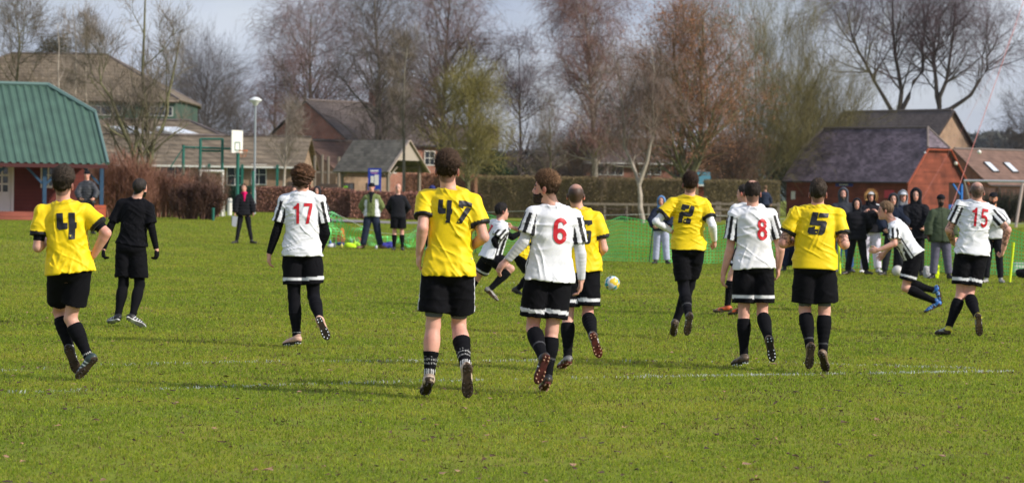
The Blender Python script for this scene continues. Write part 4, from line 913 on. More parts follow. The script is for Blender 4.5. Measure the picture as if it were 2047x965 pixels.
# ================================================================ posts, goals, fences, nets
def yhp(px): return 386+(px-1023.5)*.014
def zz(px, py, D): return CAM_H+(yhp(px)-py)*D/F
def court():
    D = 132; c = Gat(365, D); s = F/D
    root = thing('court_frame', c, 'dark green steel ball court frame behind the bushes', 'steel frame')
    X = lambda px: (px-365)/s; Z = lambda py, px=420: zz(px, py, D)-c[2]
    for px, py in ((365, 290), (399, 277), (443, 277), (505, 342)):
        m = MB(); m.tube([(X(px), 0, 0), (X(px), 0, Z(py, px))], .075, 8); m.build('post', M_GREEN_STEEL, root)
    m = MB(); m.tube([(X(365), 0, Z(295)), (X(474), 0, Z(297))], .06, 6); m.tube([(X(399), 0, Z(278)), (X(443), 0, Z(278))], .06, 6); m.tube([(X(399), .1, Z(302)), (X(443), .1, Z(302))], .06, 6)
    m.tube([(X(365), 0, Z(296)), (X(340), 0, Z(335))], .03, 5); m.build('crossbar', M_GREEN_STEEL, root)
    root2 = thing('basketball_hoop', Gat(474, D), 'white basketball backboard with an orange ring on a green post', 'basketball hoop'); z0 = float(root2.location[2]); Zb = lambda py: zz(474, py, D)-z0
    m = MB(); m.tube([(0, 0, 0), (0, 0, Zb(300))], .085, 8); m.tube([(0, 0, Zb(300)), (0, -.25, Zb(290))], .05, 6); m.build('post', M_GREEN_STEEL, root2)
    m = MB(); a = RAD(62); m.box((-.02, -.3, (Zb(261)+Zb(306))/2), (1.0, .05, Zb(261)-Zb(306)), rz=a); bo = m.build('backboard', M_WHITE, root2)
    m = MB(); w = .30
    for dx, dz, ww, hh in ((0, .20, .5, .05), (0, -.20, .5, .05), (-.22, 0, .05, .4), (.22, 0, .05, .4)): m.box((-.02+math.cos(a)*dx+math.sin(a)*.032, -.3+math.sin(a)*dx-math.cos(a)*.032, Zb(293)+dz), (ww, .01, hh), rz=a)
    m.build('target_square', M_GREEN_STEEL, bo)
    m = MB(); rr = .225; cx, cy = .02+math.sin(a)*.35, -.3-math.cos(a)*.35; m.tube([(cx+math.cos(t)*rr, cy+math.sin(t)*rr, Zb(301)) for t in np.linspace(0, 6.283, 15)], .02, 5, caps=False); m.build('ring', material('orange_ring', (.55, .13, .03), rough=.5), root2)
    m = MB()
    for k in range(10): t = k*.628; m.tube([(cx+math.cos(t)*rr, cy+math.sin(t)*rr, Zb(301)), (cx+math.cos(t+.3)*rr*.55, cy+math.sin(t+.3)*rr*.55, Zb(301)-.35)], .008, 3)
    m.build('net', material('orange_net', (.45, .18, .08), rough=.8), root2)
court()
def small_goal(x0, x1, top, D, label):
    c = Gat(x0, D); s = F/D; root = thing('small_goal', c, label, 'goal'); w = (x1-x0)/s; h = zz(x0, top, D)-c[2]
    for x in (0, w): m = MB(); m.tube([(x, 0, 0), (x, 0, h)], .065, 8); m.build('post', M_WHITE, root)
    m = MB(); m.tube([(-.06, 0, h), (w+.06, 0, h)], .065, 8); m.build('crossbar', M_WHITE, root)
    m = MB(); m.tube([(0, 1.0, 0), (0, .05, h)], .03, 6); m.tube([(w, 1.0, 0), (w, .05, h)], .03, 6); m.tube([(0, 1, .03), (w, 1, .03)], .03, 6); m.build('back_frame', M_WHITE, root)
small_goal(400, 444, 342, 122, 'small square white goal behind the dark shrub')
def lamp():
    D = 135; c = Gat(508, D); root = thing('street_lamp', c, 'tall grey lamp post with a white mushroom head', 'street lamp'); h = zz(510, 210, D)-c[2]
    m = MB(); m.tube([(0, 0, 0), (0, 0, 1.2), (0, 0, 1.25), (0, 0, h)], [.085, .085, .06, .055], 10); m.build('pole', M_STEEL, root)
    m = MB(); m.lathe((0, 0, h), [(.05, -.05), (.14, .02), (.16, .10), (.33, .22), (.345, .25), (.30, .30), (.12, .40), (.02, .42)], 18); m.build('lamp_head', material('lamp_white', (.70, .72, .72), rough=.35), root, smooth=True)
    m = MB(); m.lathe((0, 0, h), [(.155, .10), (.31, .215)], 18); m.build('diffuser', material('lamp_diffuser', (.55, .5, .42), rough=.2), root, smooth=True)
    m = MB(); m.box((.0, -.08, 1.6), (.14, .10, .30)); m.build('access_box', M_STEEL, root)
lamp()
c = Gat(459, 127); root = thing('bollard', c, 'short white bollard beside the path left of the lamp post', 'bollard'); m = MB(); m.tube([(0, 0, 0), (0, 0, .80), (0, 0, .84)], [.115, .115, .09], 12); m.build('post', M_WHITE, root); m = MB(); m.tube([(0, 0, .64), (0, 0, .72)], .122, 12); m.build('reflective_band', M_STEEL, root)
c = Gat(450, 112); root = thing('green_post', Gat(426, 106), 'short dark green post at the foot of the dark shrub', 'post'); m = MB(); m.tube([(0, 0, 0), (0, 0, .5)], .06, 8); m.tube([(0, 0, .5), (0, 0, .53)], [.075, .05], 8); m.build('stake', M_GREEN_STEEL, root)
# picnic table
def picnic(px, D, label, ln=2.3, rz=.0):
    c = Gat(px, D); root = thing('picnic_table', c, label, 'picnic table', rz=rz)
    m = MB()
    for i in range(5): m.box((0, -.30+.15*i, .76), (ln*.78, .14, .04))
    m.build('table_top', M_DARKWOOD, root)
    for s in (-1, 1):
        m = MB(); m.box((0, s*.78, .46), (ln, .14, .04)); m.box((0, s*.63, .46), (ln, .13, .04)); m.build('bench', M_DARKWOOD, root)
    for s in (-1, 1):
        m = MB(); x = s*ln*.28; m.bar((x, -.62, 0), (x, -.25, .74), .09, .05); m.bar((x, .62, 0), (x, .25, .74), .09, .05); m.box((x, 0, .42), (.05, 1.6, .10)); m.box((x, 0, .71), (.05, .7, .08)); m.build('leg_frame', M_DARKWOOD, root)
picnic(1226, 150, 'dark wooden picnic table in front of the long hedge', 2.55)
# post and rail fence by the barn
def rail_fence():
    D = 158; root = thing('rail_fence', Gat(1408, D), 'weathered post and rail fence left of the barn', 'fence'); x0 = root.location[0]; s = F/D
    pxs = [1408, 1433, 1439, 1464, 1473, 1500, 1528, 1556]
    for px in pxs: m = MB(); m.box((float(Gat(px, D)[0])-x0, 0, .62), (.16, .12, 1.25)); m.build('post', M_TIMBER, root)
    xe = float(Gat(1558, D)[0])-x0
    for z in (.40, .78, 1.12): m = MB(); m.box((xe/2, -.08, z), (xe, .045, .13)); m.build('rail', M_TIMBER, root)
    g = thing('garden_gate', Gat(1396, D), 'tall weathered gate post and gate at the hedge gap', 'gate'); m = MB(); m.box((-.3, 0, .85), (.16, .14, 1.7)); m.build('post', M_TIMBER, g)
    m = MB()
    for i in range(5): m.box((-.05+.13*i, .02, .8), (.10, .03, 1.5))
    m.box((.2, -.01, 1.2), (.68, .03, .1)); m.box((.2, -.01, .4), (.68, .03, .1)); m.build('gate_panel', material('pale_timber', (.27, .24, .15), rough=.85, noise=(5, .2, 4)), g)
rail_fence()
# low post and rail in front of the long hedge
def low_rail():
    D = 160.5; root = thing('low_rail', Gat(1165, D), 'low timber rail along the foot of the long hedge', 'rail'); x0 = root.location[0]; xe = float(Gat(1385, D)[0])-x0
    m = MB(); m.box((xe/2, 0, 1.0), (xe, .06, .14)); m.build('rail', M_TIMBER, root)
    for i in range(6): m = MB(); m.box((xe*i/5, .06, .5), (.12, .1, 1.0)); m.build('post', M_TIMBER, root)
low_rail()
# timber fence behind the right goal
def close_fence():
    D = 192; root = thing('close_board_fence', Gat(1930, D), 'dark brown close boarded fence behind the far goal', 'fence'); x0 = root.location[0]; xe = float(Gat(2130, D)[0])-x0; r = random.Random(3)
    m = MB(); n = int(xe/.30)
    for i in range(n): m.box((i*.30+.15, r.uniform(-.01, .01), 1.25), (.28, .03, 2.5+r.uniform(-.02, .02)))
    m.build('board_panel', material('fence_brown', (.105, .058, .045), rough=.9, noise=(1.2, .4, 5)), root)
    for i in range(4): m = MB(); m.box((xe*i/3, -.07, 1.3), (.12, .1, 2.65)); m.build('post', M_DARKWOOD, root)
close_fence()
bush(2010, 183, 392, 46, 'dark scrub along the foot of the close boarded fence', (.045, .04, .03), 85, 6000, name='scrub', leaf=(5000, .05, (.03, .042, .02)))
def far_goal():
    D = 150; root = thing('football_goal', Gat(1926, D), 'full size white goal frame at the right edge', 'goal'); x0 = root.location[0]; s = F/D; h = zz(1985, 362, D)
    xe = float(Gat(2190, D)[0])-x0
    m = MB(); m.tube([(0, 0, h), (xe, 0, h)], .07, 8); m.build('crossbar', M_STEEL, root)
    m = MB(); m.tube([(xe, 0, 0), (xe, 0, h)], .07, 8); m.build('post', M_WHITE, root)
    m = MB(); xa = (2028-1926)/s; m.tube([(xa, -.4, 0), (xa+.45, 0, h-.1)], .085, 8); m.build('stanchion', material('stanchion_paint', (.42, .33, .30), rough=.6), root)
    m = MB(); m.tube([(0, 0, h), (.50, -.4, .8), (.62, -.4, 0)], .05, 6); m.build('prop', M_TIMBER, root)
far_goal()
# guy ropes running up out of the frame at the right
def rope(a, b, r, label, col, sag=.15, knot=None):
    a = P(*a); b = P(*b); root = thing('guy_rope', b, label, 'rope'); n = 14
    pts = [a+(b-a)*t+np.array([0, 0, -sag*math.sin(math.pi*t)])-b for t in np.linspace(0, 1, n)]
    m = MB(); m.tube(pts, r, 5); m.build('rope', material('rope_pink', col, rough=.8), root)
    if knot: k = P(*knot)-b; m = MB(); m.lathe(k, [(0, -.10), (.09, -.05), (.10, .0), (.07, .07), (0, .1)], 10); m.build('toggle', M_WHITE, root, smooth=True)
rope((2085, -110, 120), (1888, 455, 112), .014, 'pink guy rope slanting up out of the frame above the number 15', (.55, .20, .18), .05, (1957.5, 304, 117.2))
rope((2075, -30, 150), (1810, 455, 140), .006, 'thin second guy rope crossing the red barn gable', (.45, .2, .18), .3)
# ---------------------------------------------------------------- green netting round the touchline
def netting():
    pts = [G(*p) for p in ((638, 489), (690, 490), (760, 492), (830, 495), (880, 501), (1000, 509), (1120, 516), (1250, 523), (1430, 527), (1600, 533), (1750, 538), (1900, 545), (2047, 552), (2150, 556))]
    pts = np.array(pts); r = np.random.default_rng(12)
    L_ = np.concatenate([[0], np.cumsum(np.linalg.norm(np.diff(pts[:, :2], axis=0), axis=1))]); n = int(L_[-1]/.11); t = np.linspace(0, L_[-1], n)
    X = np.interp(t, L_, pts[:, 0]); Y = np.interp(t, L_, pts[:, 1]); K = 12
    crum = 1-sstep(5.5, 9.5, t)                                    # the left end lies slack in heaps
    hump = .55+.45*np.sin(t*1.05+2.0); H = 1.05*(1-crum)+crum*(.35+.70*np.clip(hump, 0, 1)**2)
    H = H+ .05*np.sin(t*1.9)-.16*np.abs(np.sin(t*.9+.4))*(1-crum)
    V = np.zeros((n, K, 3))
    for k in range(K):
        u = k/(K-1); q = np.stack([t*2.2, np.full(n, u*2.5), np.zeros(n)], -1).astype(np.float32)
        V[:, k, 0] = X+crum*(vnoise(q+5)-.5)*.5; V[:, k, 1] = Y+(vnoise(q)-.5)*(.22+crum*.9)+np.sin(u*3)*.05; V[:, k, 2] = gz(X, Y)+.01+u*H+crum*(vnoise(q*2+9)-.5)*.25*u
    ix = np.arange(n*K).reshape(n, K); Q = np.stack([ix[:-1, :-1], ix[1:, :-1], ix[1:, 1:], ix[:-1, 1:]], -1).reshape(-1, 4)
    m, nn, l, b = node_mat('green_net'); b.inputs['Base Color'].default_value = (.17, .88, .24, 1); b.inputs['Roughness'].default_value = .5
    uvn = nn.new('ShaderNodeUVMap'); uvn.uv_map = 'UVMap'; sp = nn.new('ShaderNodeSeparateXYZ'); l.new(uvn.outputs[0], sp.inputs[0]); ws = []
    for a_ in 'XY':
        d = nn.new('ShaderNodeMath'); d.operation = 'DIVIDE'; d.inputs[1].default_value = .085; l.new(sp.outputs[a_], d.inputs[0]); f = nn.new('ShaderNodeMath'); f.operation = 'FRACT'; l.new(d.outputs[0], f.inputs[0]); g_ = nn.new('ShaderNodeMath'); g_.operation = 'LESS_THAN'; g_.inputs[1].default_value = .20; l.new(f.outputs[0], g_.inputs[0]); ws.append(g_)
    mxx = nn.new('ShaderNodeMath'); mxx.operation = 'MAXIMUM'; l.new(ws[0].outputs[0], mxx.inputs[0]); l.new(ws[1].outputs[0], mxx.inputs[1]); nz_ = nn.new('ShaderNodeTexNoise'); nz_.inputs['Scale'].default_value = 2.2; nz_.inputs['Detail'].default_value = 6; l.new(uvn.outputs[0], nz_.inputs['Vector'])
    mr_ = nn.new('ShaderNodeMapRange'); mr_.inputs[1].default_value = .45; mr_.inputs[2].default_value = .8; mr_.inputs[3].default_value = .04; mr_.inputs[4].default_value = .38; l.new(nz_.outputs[0], mr_.inputs[0])
    mz_ = nn.new('ShaderNodeMath'); mz_.operation = 'MAXIMUM'; l.new(mxx.outputs[0], mz_.inputs[0]); l.new(mr_.outputs[0], mz_.inputs[1]); l.new(mz_.outputs[0], b.inputs['Alpha'])
    o = mesh_obj('netting', V.reshape(-1, 3), Q, m, None); root = thing('barrier_netting', pts[0], 'bright green plastic mesh barrier along the far touchline', 'netting'); o.data.transform(Matrix.Translation(-Vector(pts[0]))); o.parent = root
    uv = o.data.uv_layers.new(name='UVMap'); li = np.zeros(len(o.data.loops), np.int32); o.data.loops.foreach_get('vertex_index', li)
    hh = (V[:, :, 2]-gz(X, Y)[:, None]); UV = np.stack([np.repeat(t[:, None], K, 1), np.tile(np.linspace(0, 1.05, K), (n, 1))], -1).reshape(-1, 2); uv.data.foreach_set('uv', UV[li].astype(np.float32).ravel())
    # black stakes and top cord
    m_ = []
    for tt, h, lx, b_ in ((9.6, 1.1, .0, 0), (12.6, 1.0, -.05, 0), (14.05, 1.15, .18, 0), (14.75, .95, -.08, 0), (17.8, 1.05, .1, 0), (20.4, 1.1, 0, 0), (23.5, 1.1, .05, 0), (26.4, 1.1, -.05, 0), (29.5, 1.1, .05, 0)):
        if tt > L_[-1]: continue
        x, y = np.interp(tt, L_, pts[:, 0]), np.interp(tt, L_, pts[:, 1]); s = MB(); z = float(gz(x, y)); s.tube([(x-pts[0][0], y-.08-pts[0][1], z-pts[0][2]), (x+lx-pts[0][0], y-.08-pts[0][1], z+h-pts[0][2])], .016, 6); s.build('stake', material('stake_green', (.015, .05, .035), rough=.5), root)
    c = MB(); sel = range(0, n, 4); c.tube([(X[i]-pts[0][0], Y[i]-.05-pts[0][1], float(gz(X[i], Y[i]))+1.12*(1-crum[i])+crum[i]*(H[i]+.05)-pts[0][2]+.03*math.sin(t[i]*1.1)) for i in sel], .006, 4); c.build('top_cord', material('pale_cord', (.55, .58, .5), rough=.8), root)
netting()
# ================================================================ people
M_SKIN = material('skin', attr=True, rough=.55, noise=(14, .16, 6), bump=(60, .25, .002), sss=.08)
M_SHIRT = material('shirt_fabric', attr=True, rough=.58, noise=(60, .05, 3), bump=(140, .25, .002), sheen=.04, spec=.3)
M_CLOTH = material('cloth', attr=True, rough=.9, noise=(25, .12, 4), bump=(90, .4, .003), spec=.12)
M_BOOT = material('boot_leather', attr=True, rough=.45, noise=(40, .18, 4))
M_HAIR = material('hair', attr=True, rough=.7, noise=(75, .75, 3), spec=.2)
M_NUM_BLACK = material('number_black', (.012, .012, .018), rough=.5)
M_NUM_RED = material('number_red', (.52, .012, .025), rough=.5)
M_MARK = material('number_mark', (.80, .62, .01), rough=.5)
M_PUFF = material('padded_fabric', attr=True, rough=.6, noise=(20, .15, 3))

SKIN = lin((208, 158, 140)); SKIN_TAN = lin((188, 132, 106)); SKIN_DARK = lin((92, 58, 42))
BLACK = np.array([.0045, .0045, .0065]); WHITE = np.array([.74, .75, .80]); YEL = np.array([.80, .575, .003])

def chain(p, spec, Ln):
    px, py, sg = spec; r = ray(px, py); o = O_CAM
    a = r@r; b = r@(o-p); c = (o-p)@(o-p)-Ln*Ln; disc = b*b-a*c; t0 = -b/a
    sq = math.sqrt(disc)/a if disc > 0 else 0
    return o+r*(t0+sg*sq)
def fwd_(y): y = RAD(y); return np.array([-math.sin(y), math.cos(y), 0])
def right_(y): y = RAD(y); return np.array([math.cos(y), math.sin(y), 0])

def solve(S):
    """joints in 3D from the pose description"""
    D = G(S['gx'], S['gy'])[1]
    for it in range(4):
        k = S['st']*D/F/1.8; J = {'k': k}
        pv = S['pelvis']; J['P'] = P(pv[0], pv[1], D+(pv[2] if len(pv) > 2 else 0)*k)
        J['N'] = chain(J['P'], S['neck'], .575*k)
        J['ax'] = nrm(J['N']-J['P'])
        J['Rp'] = orth(right_(S['yp']), J['ax']); rs = orth(right_(S['ys']), J['ax'])
        tl = RAD(S.get('tilt', 0)); J['Rs'] = nrm(rs*math.cos(tl)-J['ax']*math.sin(tl))
        J['Fp'] = np.cross(J['ax'], J['Rp']); J['Fs'] = np.cross(J['ax'], J['Rs'])
        hd = S['head']; J['H'] = P(hd[0], hd[1], J['N'][1]+(hd[2] if len(hd) > 2 else 0)*k)
        J['Hf'] = fwd_(S['yh']); pit = RAD(S.get('hp', 0)); roll = RAD(S.get('hr', 0))
        up = np.array([0, 0, 1.]); J['Hr'] = right_(S['yh']); f = J['Hf']*math.cos(pit)+up*math.sin(pit); u = np.cross(J['Hr'], f)
        r = J['Hr']*math.cos(roll)-u*math.sin(roll); J['Hr'] = r; J['Hf'] = f; J['Hu'] = np.cross(r, f)
        sw = S.get('sw', .172)*k
        for s, sg in (('L', -1), ('R', 1)):
            J['S'+s] = J['N']+J['Rs']*sg*sw-J['ax']*S.get('sdrop', .086)*k+J['Fs']*.008*k
            J['h'+s] = J['P']+J['Rp']*sg*.088*k
            A = S['arm'+s]
            if A is not None:
                J['E'+s] = chain(J['S'+s], A[0], .30*k); J['W'+s] = chain(J['E'+s], A[1], .255*k)
                J['D'+s] = chain(J['W'+s], A[2], .17*k) if len(A) > 2 and A[2] is not None else J['W'+s]+nrm(J['W'+s]-J['E'+s])*.17*k
            g = S['leg'+s]
            J['K'+s] = chain(J['h'+s], g[0], .44*k); J['A'+s] = chain(J['K'+s], g[1], .43*k); J['T'+s] = chain(J['A'+s], g[2], .205*k)
        low = 9
        for s in 'LR':
            F_ = foot_frame(J, s); 
            for q in (F_['heel'], F_['toe']): 
                z = q[2]-float(gz(q[0], q[1])); low = min(low, z)
        sl = (S['gy']-CY)/F+math.sin(PITCH)+.0001
        if S.get('air'): break
        D += low/max(sl, .005)*.9
    J['D'] = D
    return J

def foot_frame(J, s):
    k = J['k']; A, K, T = J['A'+s], J['K'+s], J['T'+s]; d = nrm(T-A)
    sh = nrm(K-A); f = J['Fp']; n = sh*1.0+f*.45*max(0, 1-abs(np.dot(d, f)))
    n = orth(n, d) if np.linalg.norm(n-d*np.dot(n, d)) > .05 else orth(f, d)
    ang = RAD(17); t = d*math.cos(ang)+n*math.sin(ang); n2 = orth(n, t); side = np.cross(t, n2)
    sole = A-n2*.078*k
    return dict(t=t, n=n2, s=side, sole=sole, heel=sole-t*.058*k, toe=sole+t*.205*k)

def calf_prim(J, s, g=0.0, sc=1.0):
    k = J['k']; kn = J['K'+s]; c = nrm(J['A'+s]-kn); th = nrm(J['h'+s]-kn); bend = 1+np.dot(c, th)
    b = orth(-J['Fp']*max(0, 1-bend)+th*bend*1.4, c); return f_ell(kn+c*.13*k+b*.011*k, (np.cross(c, b), b, c), ((.051*sc)*k+g, (.051*sc)*k+g, .10*k+g))
def f_torso(J, tab, grow=0.0, lo=None, hi=None, arm_drop=0):
    """elliptical loft along the spine; tab rows (t, rx, ry, forward shift)"""
    k = J['k']; Pp, N = J['P'], J['N']; ax = J['ax']; Ln = np.linalg.norm(N-Pp)
    T = [r[0] for r in tab]; RX = [r[1]*k+grow for r in tab]; RY = [r[2]*k+grow for r in tab]; SH = [r[3]*k for r in tab]
    Rp, Rs, Fp, Fs = [J[n_].astype(np.float32) for n_ in ('Rp', 'Rs', 'Fp', 'Fs')]; P0 = Pp.astype(np.float32); A = ax.astype(np.float32)
    def fn(p):
        q = p-P0; s_ = q@A; t = s_/Ln; tc_ = np.clip(t, T[0], T[-1]); m = np.clip(t, 0, 1)
        rx = np.interp(tc_, T, RX); ry = np.interp(tc_, T, RY); sh = np.interp(tc_, T, SH)
        x = (q@Rp)*(1-m)+(q@Rs)*m; y = (q@Fp)*(1-m)+(q@Fs)*m-sh; e = (t-tc_)*Ln
        kk = ((np.abs(x)/rx)**2.3+(np.abs(y)/ry)**2.3)**(1/2.3)
        d = (kk-1)*np.minimum(rx, ry)*1.0
        d = np.where(e != 0, np.sqrt(np.maximum(d, 0)**2+e*e)+np.minimum(d, 0)*0, d)
        if lo is not None: d = np.maximum(d, (lo-t)*Ln)
        if hi is not None: d = np.maximum(d, (t-hi)*Ln)
        return d
    a = Pp+ax*T[0]*Ln; b = Pp+ax*T[-1]*Ln; m = max(RX)+.03
    return fn, np.minimum(a, b)-m, np.maximum(a, b)+m

TORSO = [(-.16, .10, .08, 0), (-.08, .150, .112, -.01), (0, .168, .118, -.012), (.14, .160, .105, -.004), (.30, .138, .098, .004), (.50, .146, .104, .006), (.70, .162, .112, .004), (.82, .156, .104, -.004), (.90, .118, .088, -.008), (.96, .078, .066, -.006), (1.0, .056, .054, -.004)]
def torso_tab(fat=0, waist=0):
    return [(t, rx+(fat*math.exp(-((t-.25)/.4)**2)), ry+(fat*1.1*math.exp(-((t-.3)/.35)**2)), sh+fat*.3*math.exp(-((t-.3)/.3)**2)) for t, rx, ry, sh in TORSO]
THIGH = [(0, .088), (.25, .088), (.6, .070), (.88, .056), (1, .055)]
SHIN = [(0, .054), (.08, .053), (.28, .059), (.5, .053), (.8, .038), (1, .036)]
UARM = [(0, .054), (.3, .049), (.8, .041), (1, .039)]
FARM = [(0, .040), (.22, .042), (.6, .034), (1, .027)]
def tabk(tab, k, g=0.0): return [(t, r*k+g) for t, r in tab]

def hand_prims(J, s):
    k = J['k']; W_, Dd = J['W'+s], J['D'+s]; h = nrm(Dd-W_); sg = -1 if s == 'L' else 1
    curl = J.get('curl', .55)
    pn = orth(-J['Rs']*sg+J['Fs']*.25, h); w = orth(J['Fs'] if abs(np.dot(J['Fs'], h)) < .8 else J['ax'], h); w = orth(w, pn) if abs(np.dot(w, pn)) < .9 else np.cross(h, pn)
    pn = np.cross(w, h)*(1 if np.dot(np.cross(w, h), -J['Rs']*sg) > 0 else -1)
    pr = []
    pr.append((f_ell(W_+h*.047*k, (h, w, pn), (.056*k, .042*k, .020*k)), .012))
    for i, (o, l) in enumerate(((.031, .072), (.0105, .082), (-.0105, .077), (-.031, .060))):
        b = W_+h*.082*k+w*o*k; d1 = nrm(h*math.cos(curl*.8)+pn*math.sin(curl*.8)+w*o*3.0); m_ = b+d1*l*.48*k
        d2 = nrm(h*math.cos(curl*2.1)+pn*math.sin(curl*2.1)+w*o*2); e = m_+d2*l*.52*k
        pr.append((f_limb(b-h*.02*k, m_, [(0, .0098*k), (1, .0090*k)]), .003)); pr.append((f_limb(m_, e, [(0, .0090*k), (1, .0078*k)]), .003))
    b = W_+h*.030*k+w*.030*k; d1 = nrm(h*.75+w*.62+pn*.25); m_ = b+d1*.042*k; e = m_+nrm(h*.9+w*.15+pn*.35)*.034*k
    pr.append((f_limb(b-d1*.01*k, m_, [(0, .0125*k), (1, .0105*k)]), .006)); pr.append((f_limb(m_, e, [(0, .0105*k), (1, .0088*k)]), .003))
    return pr

def head_prims(J, ears=True):
    k = J['k']; H, f, r, u = J['H'], J['Hf'], J['Hr'], J['Hu']; ax = (r, f, u)
    pr = [(f_ell(H+u*.030*k-f*.008*k, ax, (.075*k, .096*k, .088*k)), 0.0, 'u'),
          (f_ell(H-u*.045*k+f*.034*k, ax, (.056*k, .064*k, .070*k)), .03*k, 'u'),
          (f_ell(H-u*.098*k+f*.070*k, ax, (.024*k, .020*k, .018*k)), .02*k, 'u'),
          (f_ell(H+u*.018*k+f*.080*k, ax, (.050*k, .014*k, .010*k)), .012*k, 'u')]
    for sg in (-1, 1):
        pr.append((f_ell(H+u*.000*k+f*.097*k+r*sg*.031*k, ax, (.017*k, .014*k, .011*k)), .012*k, 's'))
        pr.append((f_ell(H-u*.002*k+f*.077*k+r*sg*.031*k, ax, (.014*k, .0135*k, .012*k)), .002, 'u'))
        if ears:
            ea = (nrm(r*sg+f*-.35), orth(f, nrm(r*sg+f*-.35)), u)
            pr.append((f_ell(H-u*.008*k-f*.006*k+r*sg*.082*k, ea, (.0085*k, .019*k, .033*k)), .006, 'u'))
    pr.append((f_limb(H+u*.010*k+f*.088*k, H-u*.026*k+f*.104*k, [(0, .008*k), (1, .0115*k)]), .012*k, 'u'))
    pr.append((f_ell(H-u*.062*k+f*.092*k, ax, (.024*k, .010*k, .008*k)), .006*k, 'u'))
    pr.append((f_limb(J['N']-J['ax']*.05*k+J['Fs']*.012*k, H-u*.035*k-f*.022*k, [(0, .066*k), (.3, .058*k), (1, .055*k)]), .025*k, 'u'))
    return pr

def bbox(J, m=.16):
    pts = np.array([v for n_, v in J.items() if isinstance(v, np.ndarray) and n_[0] in 'PNHSEWDhKAT' and n_ not in ('Hf', 'Hr', 'Hu')])
    return pts.min(0)-m, pts.max(0)+m

def hair_line(fw, k, style):
    X = [-.12, -.085, -.045, -.012, .022, .05, .075, .10]
    Y = {'short': [-.096, -.092, -.066, -.022, .000, .055, .078, .10],
         'curly': [-.115, -.110, -.085, -.045, .005, .045, .070, .09],
         'recede': [-.070, -.068, -.052, -.020, .012, .080, .11, .13]}.get(style, None) or [-.080, -.078, -.060, -.022, .000, .055, .078, .10]
    return np.interp(fw/k, X, Y)*k

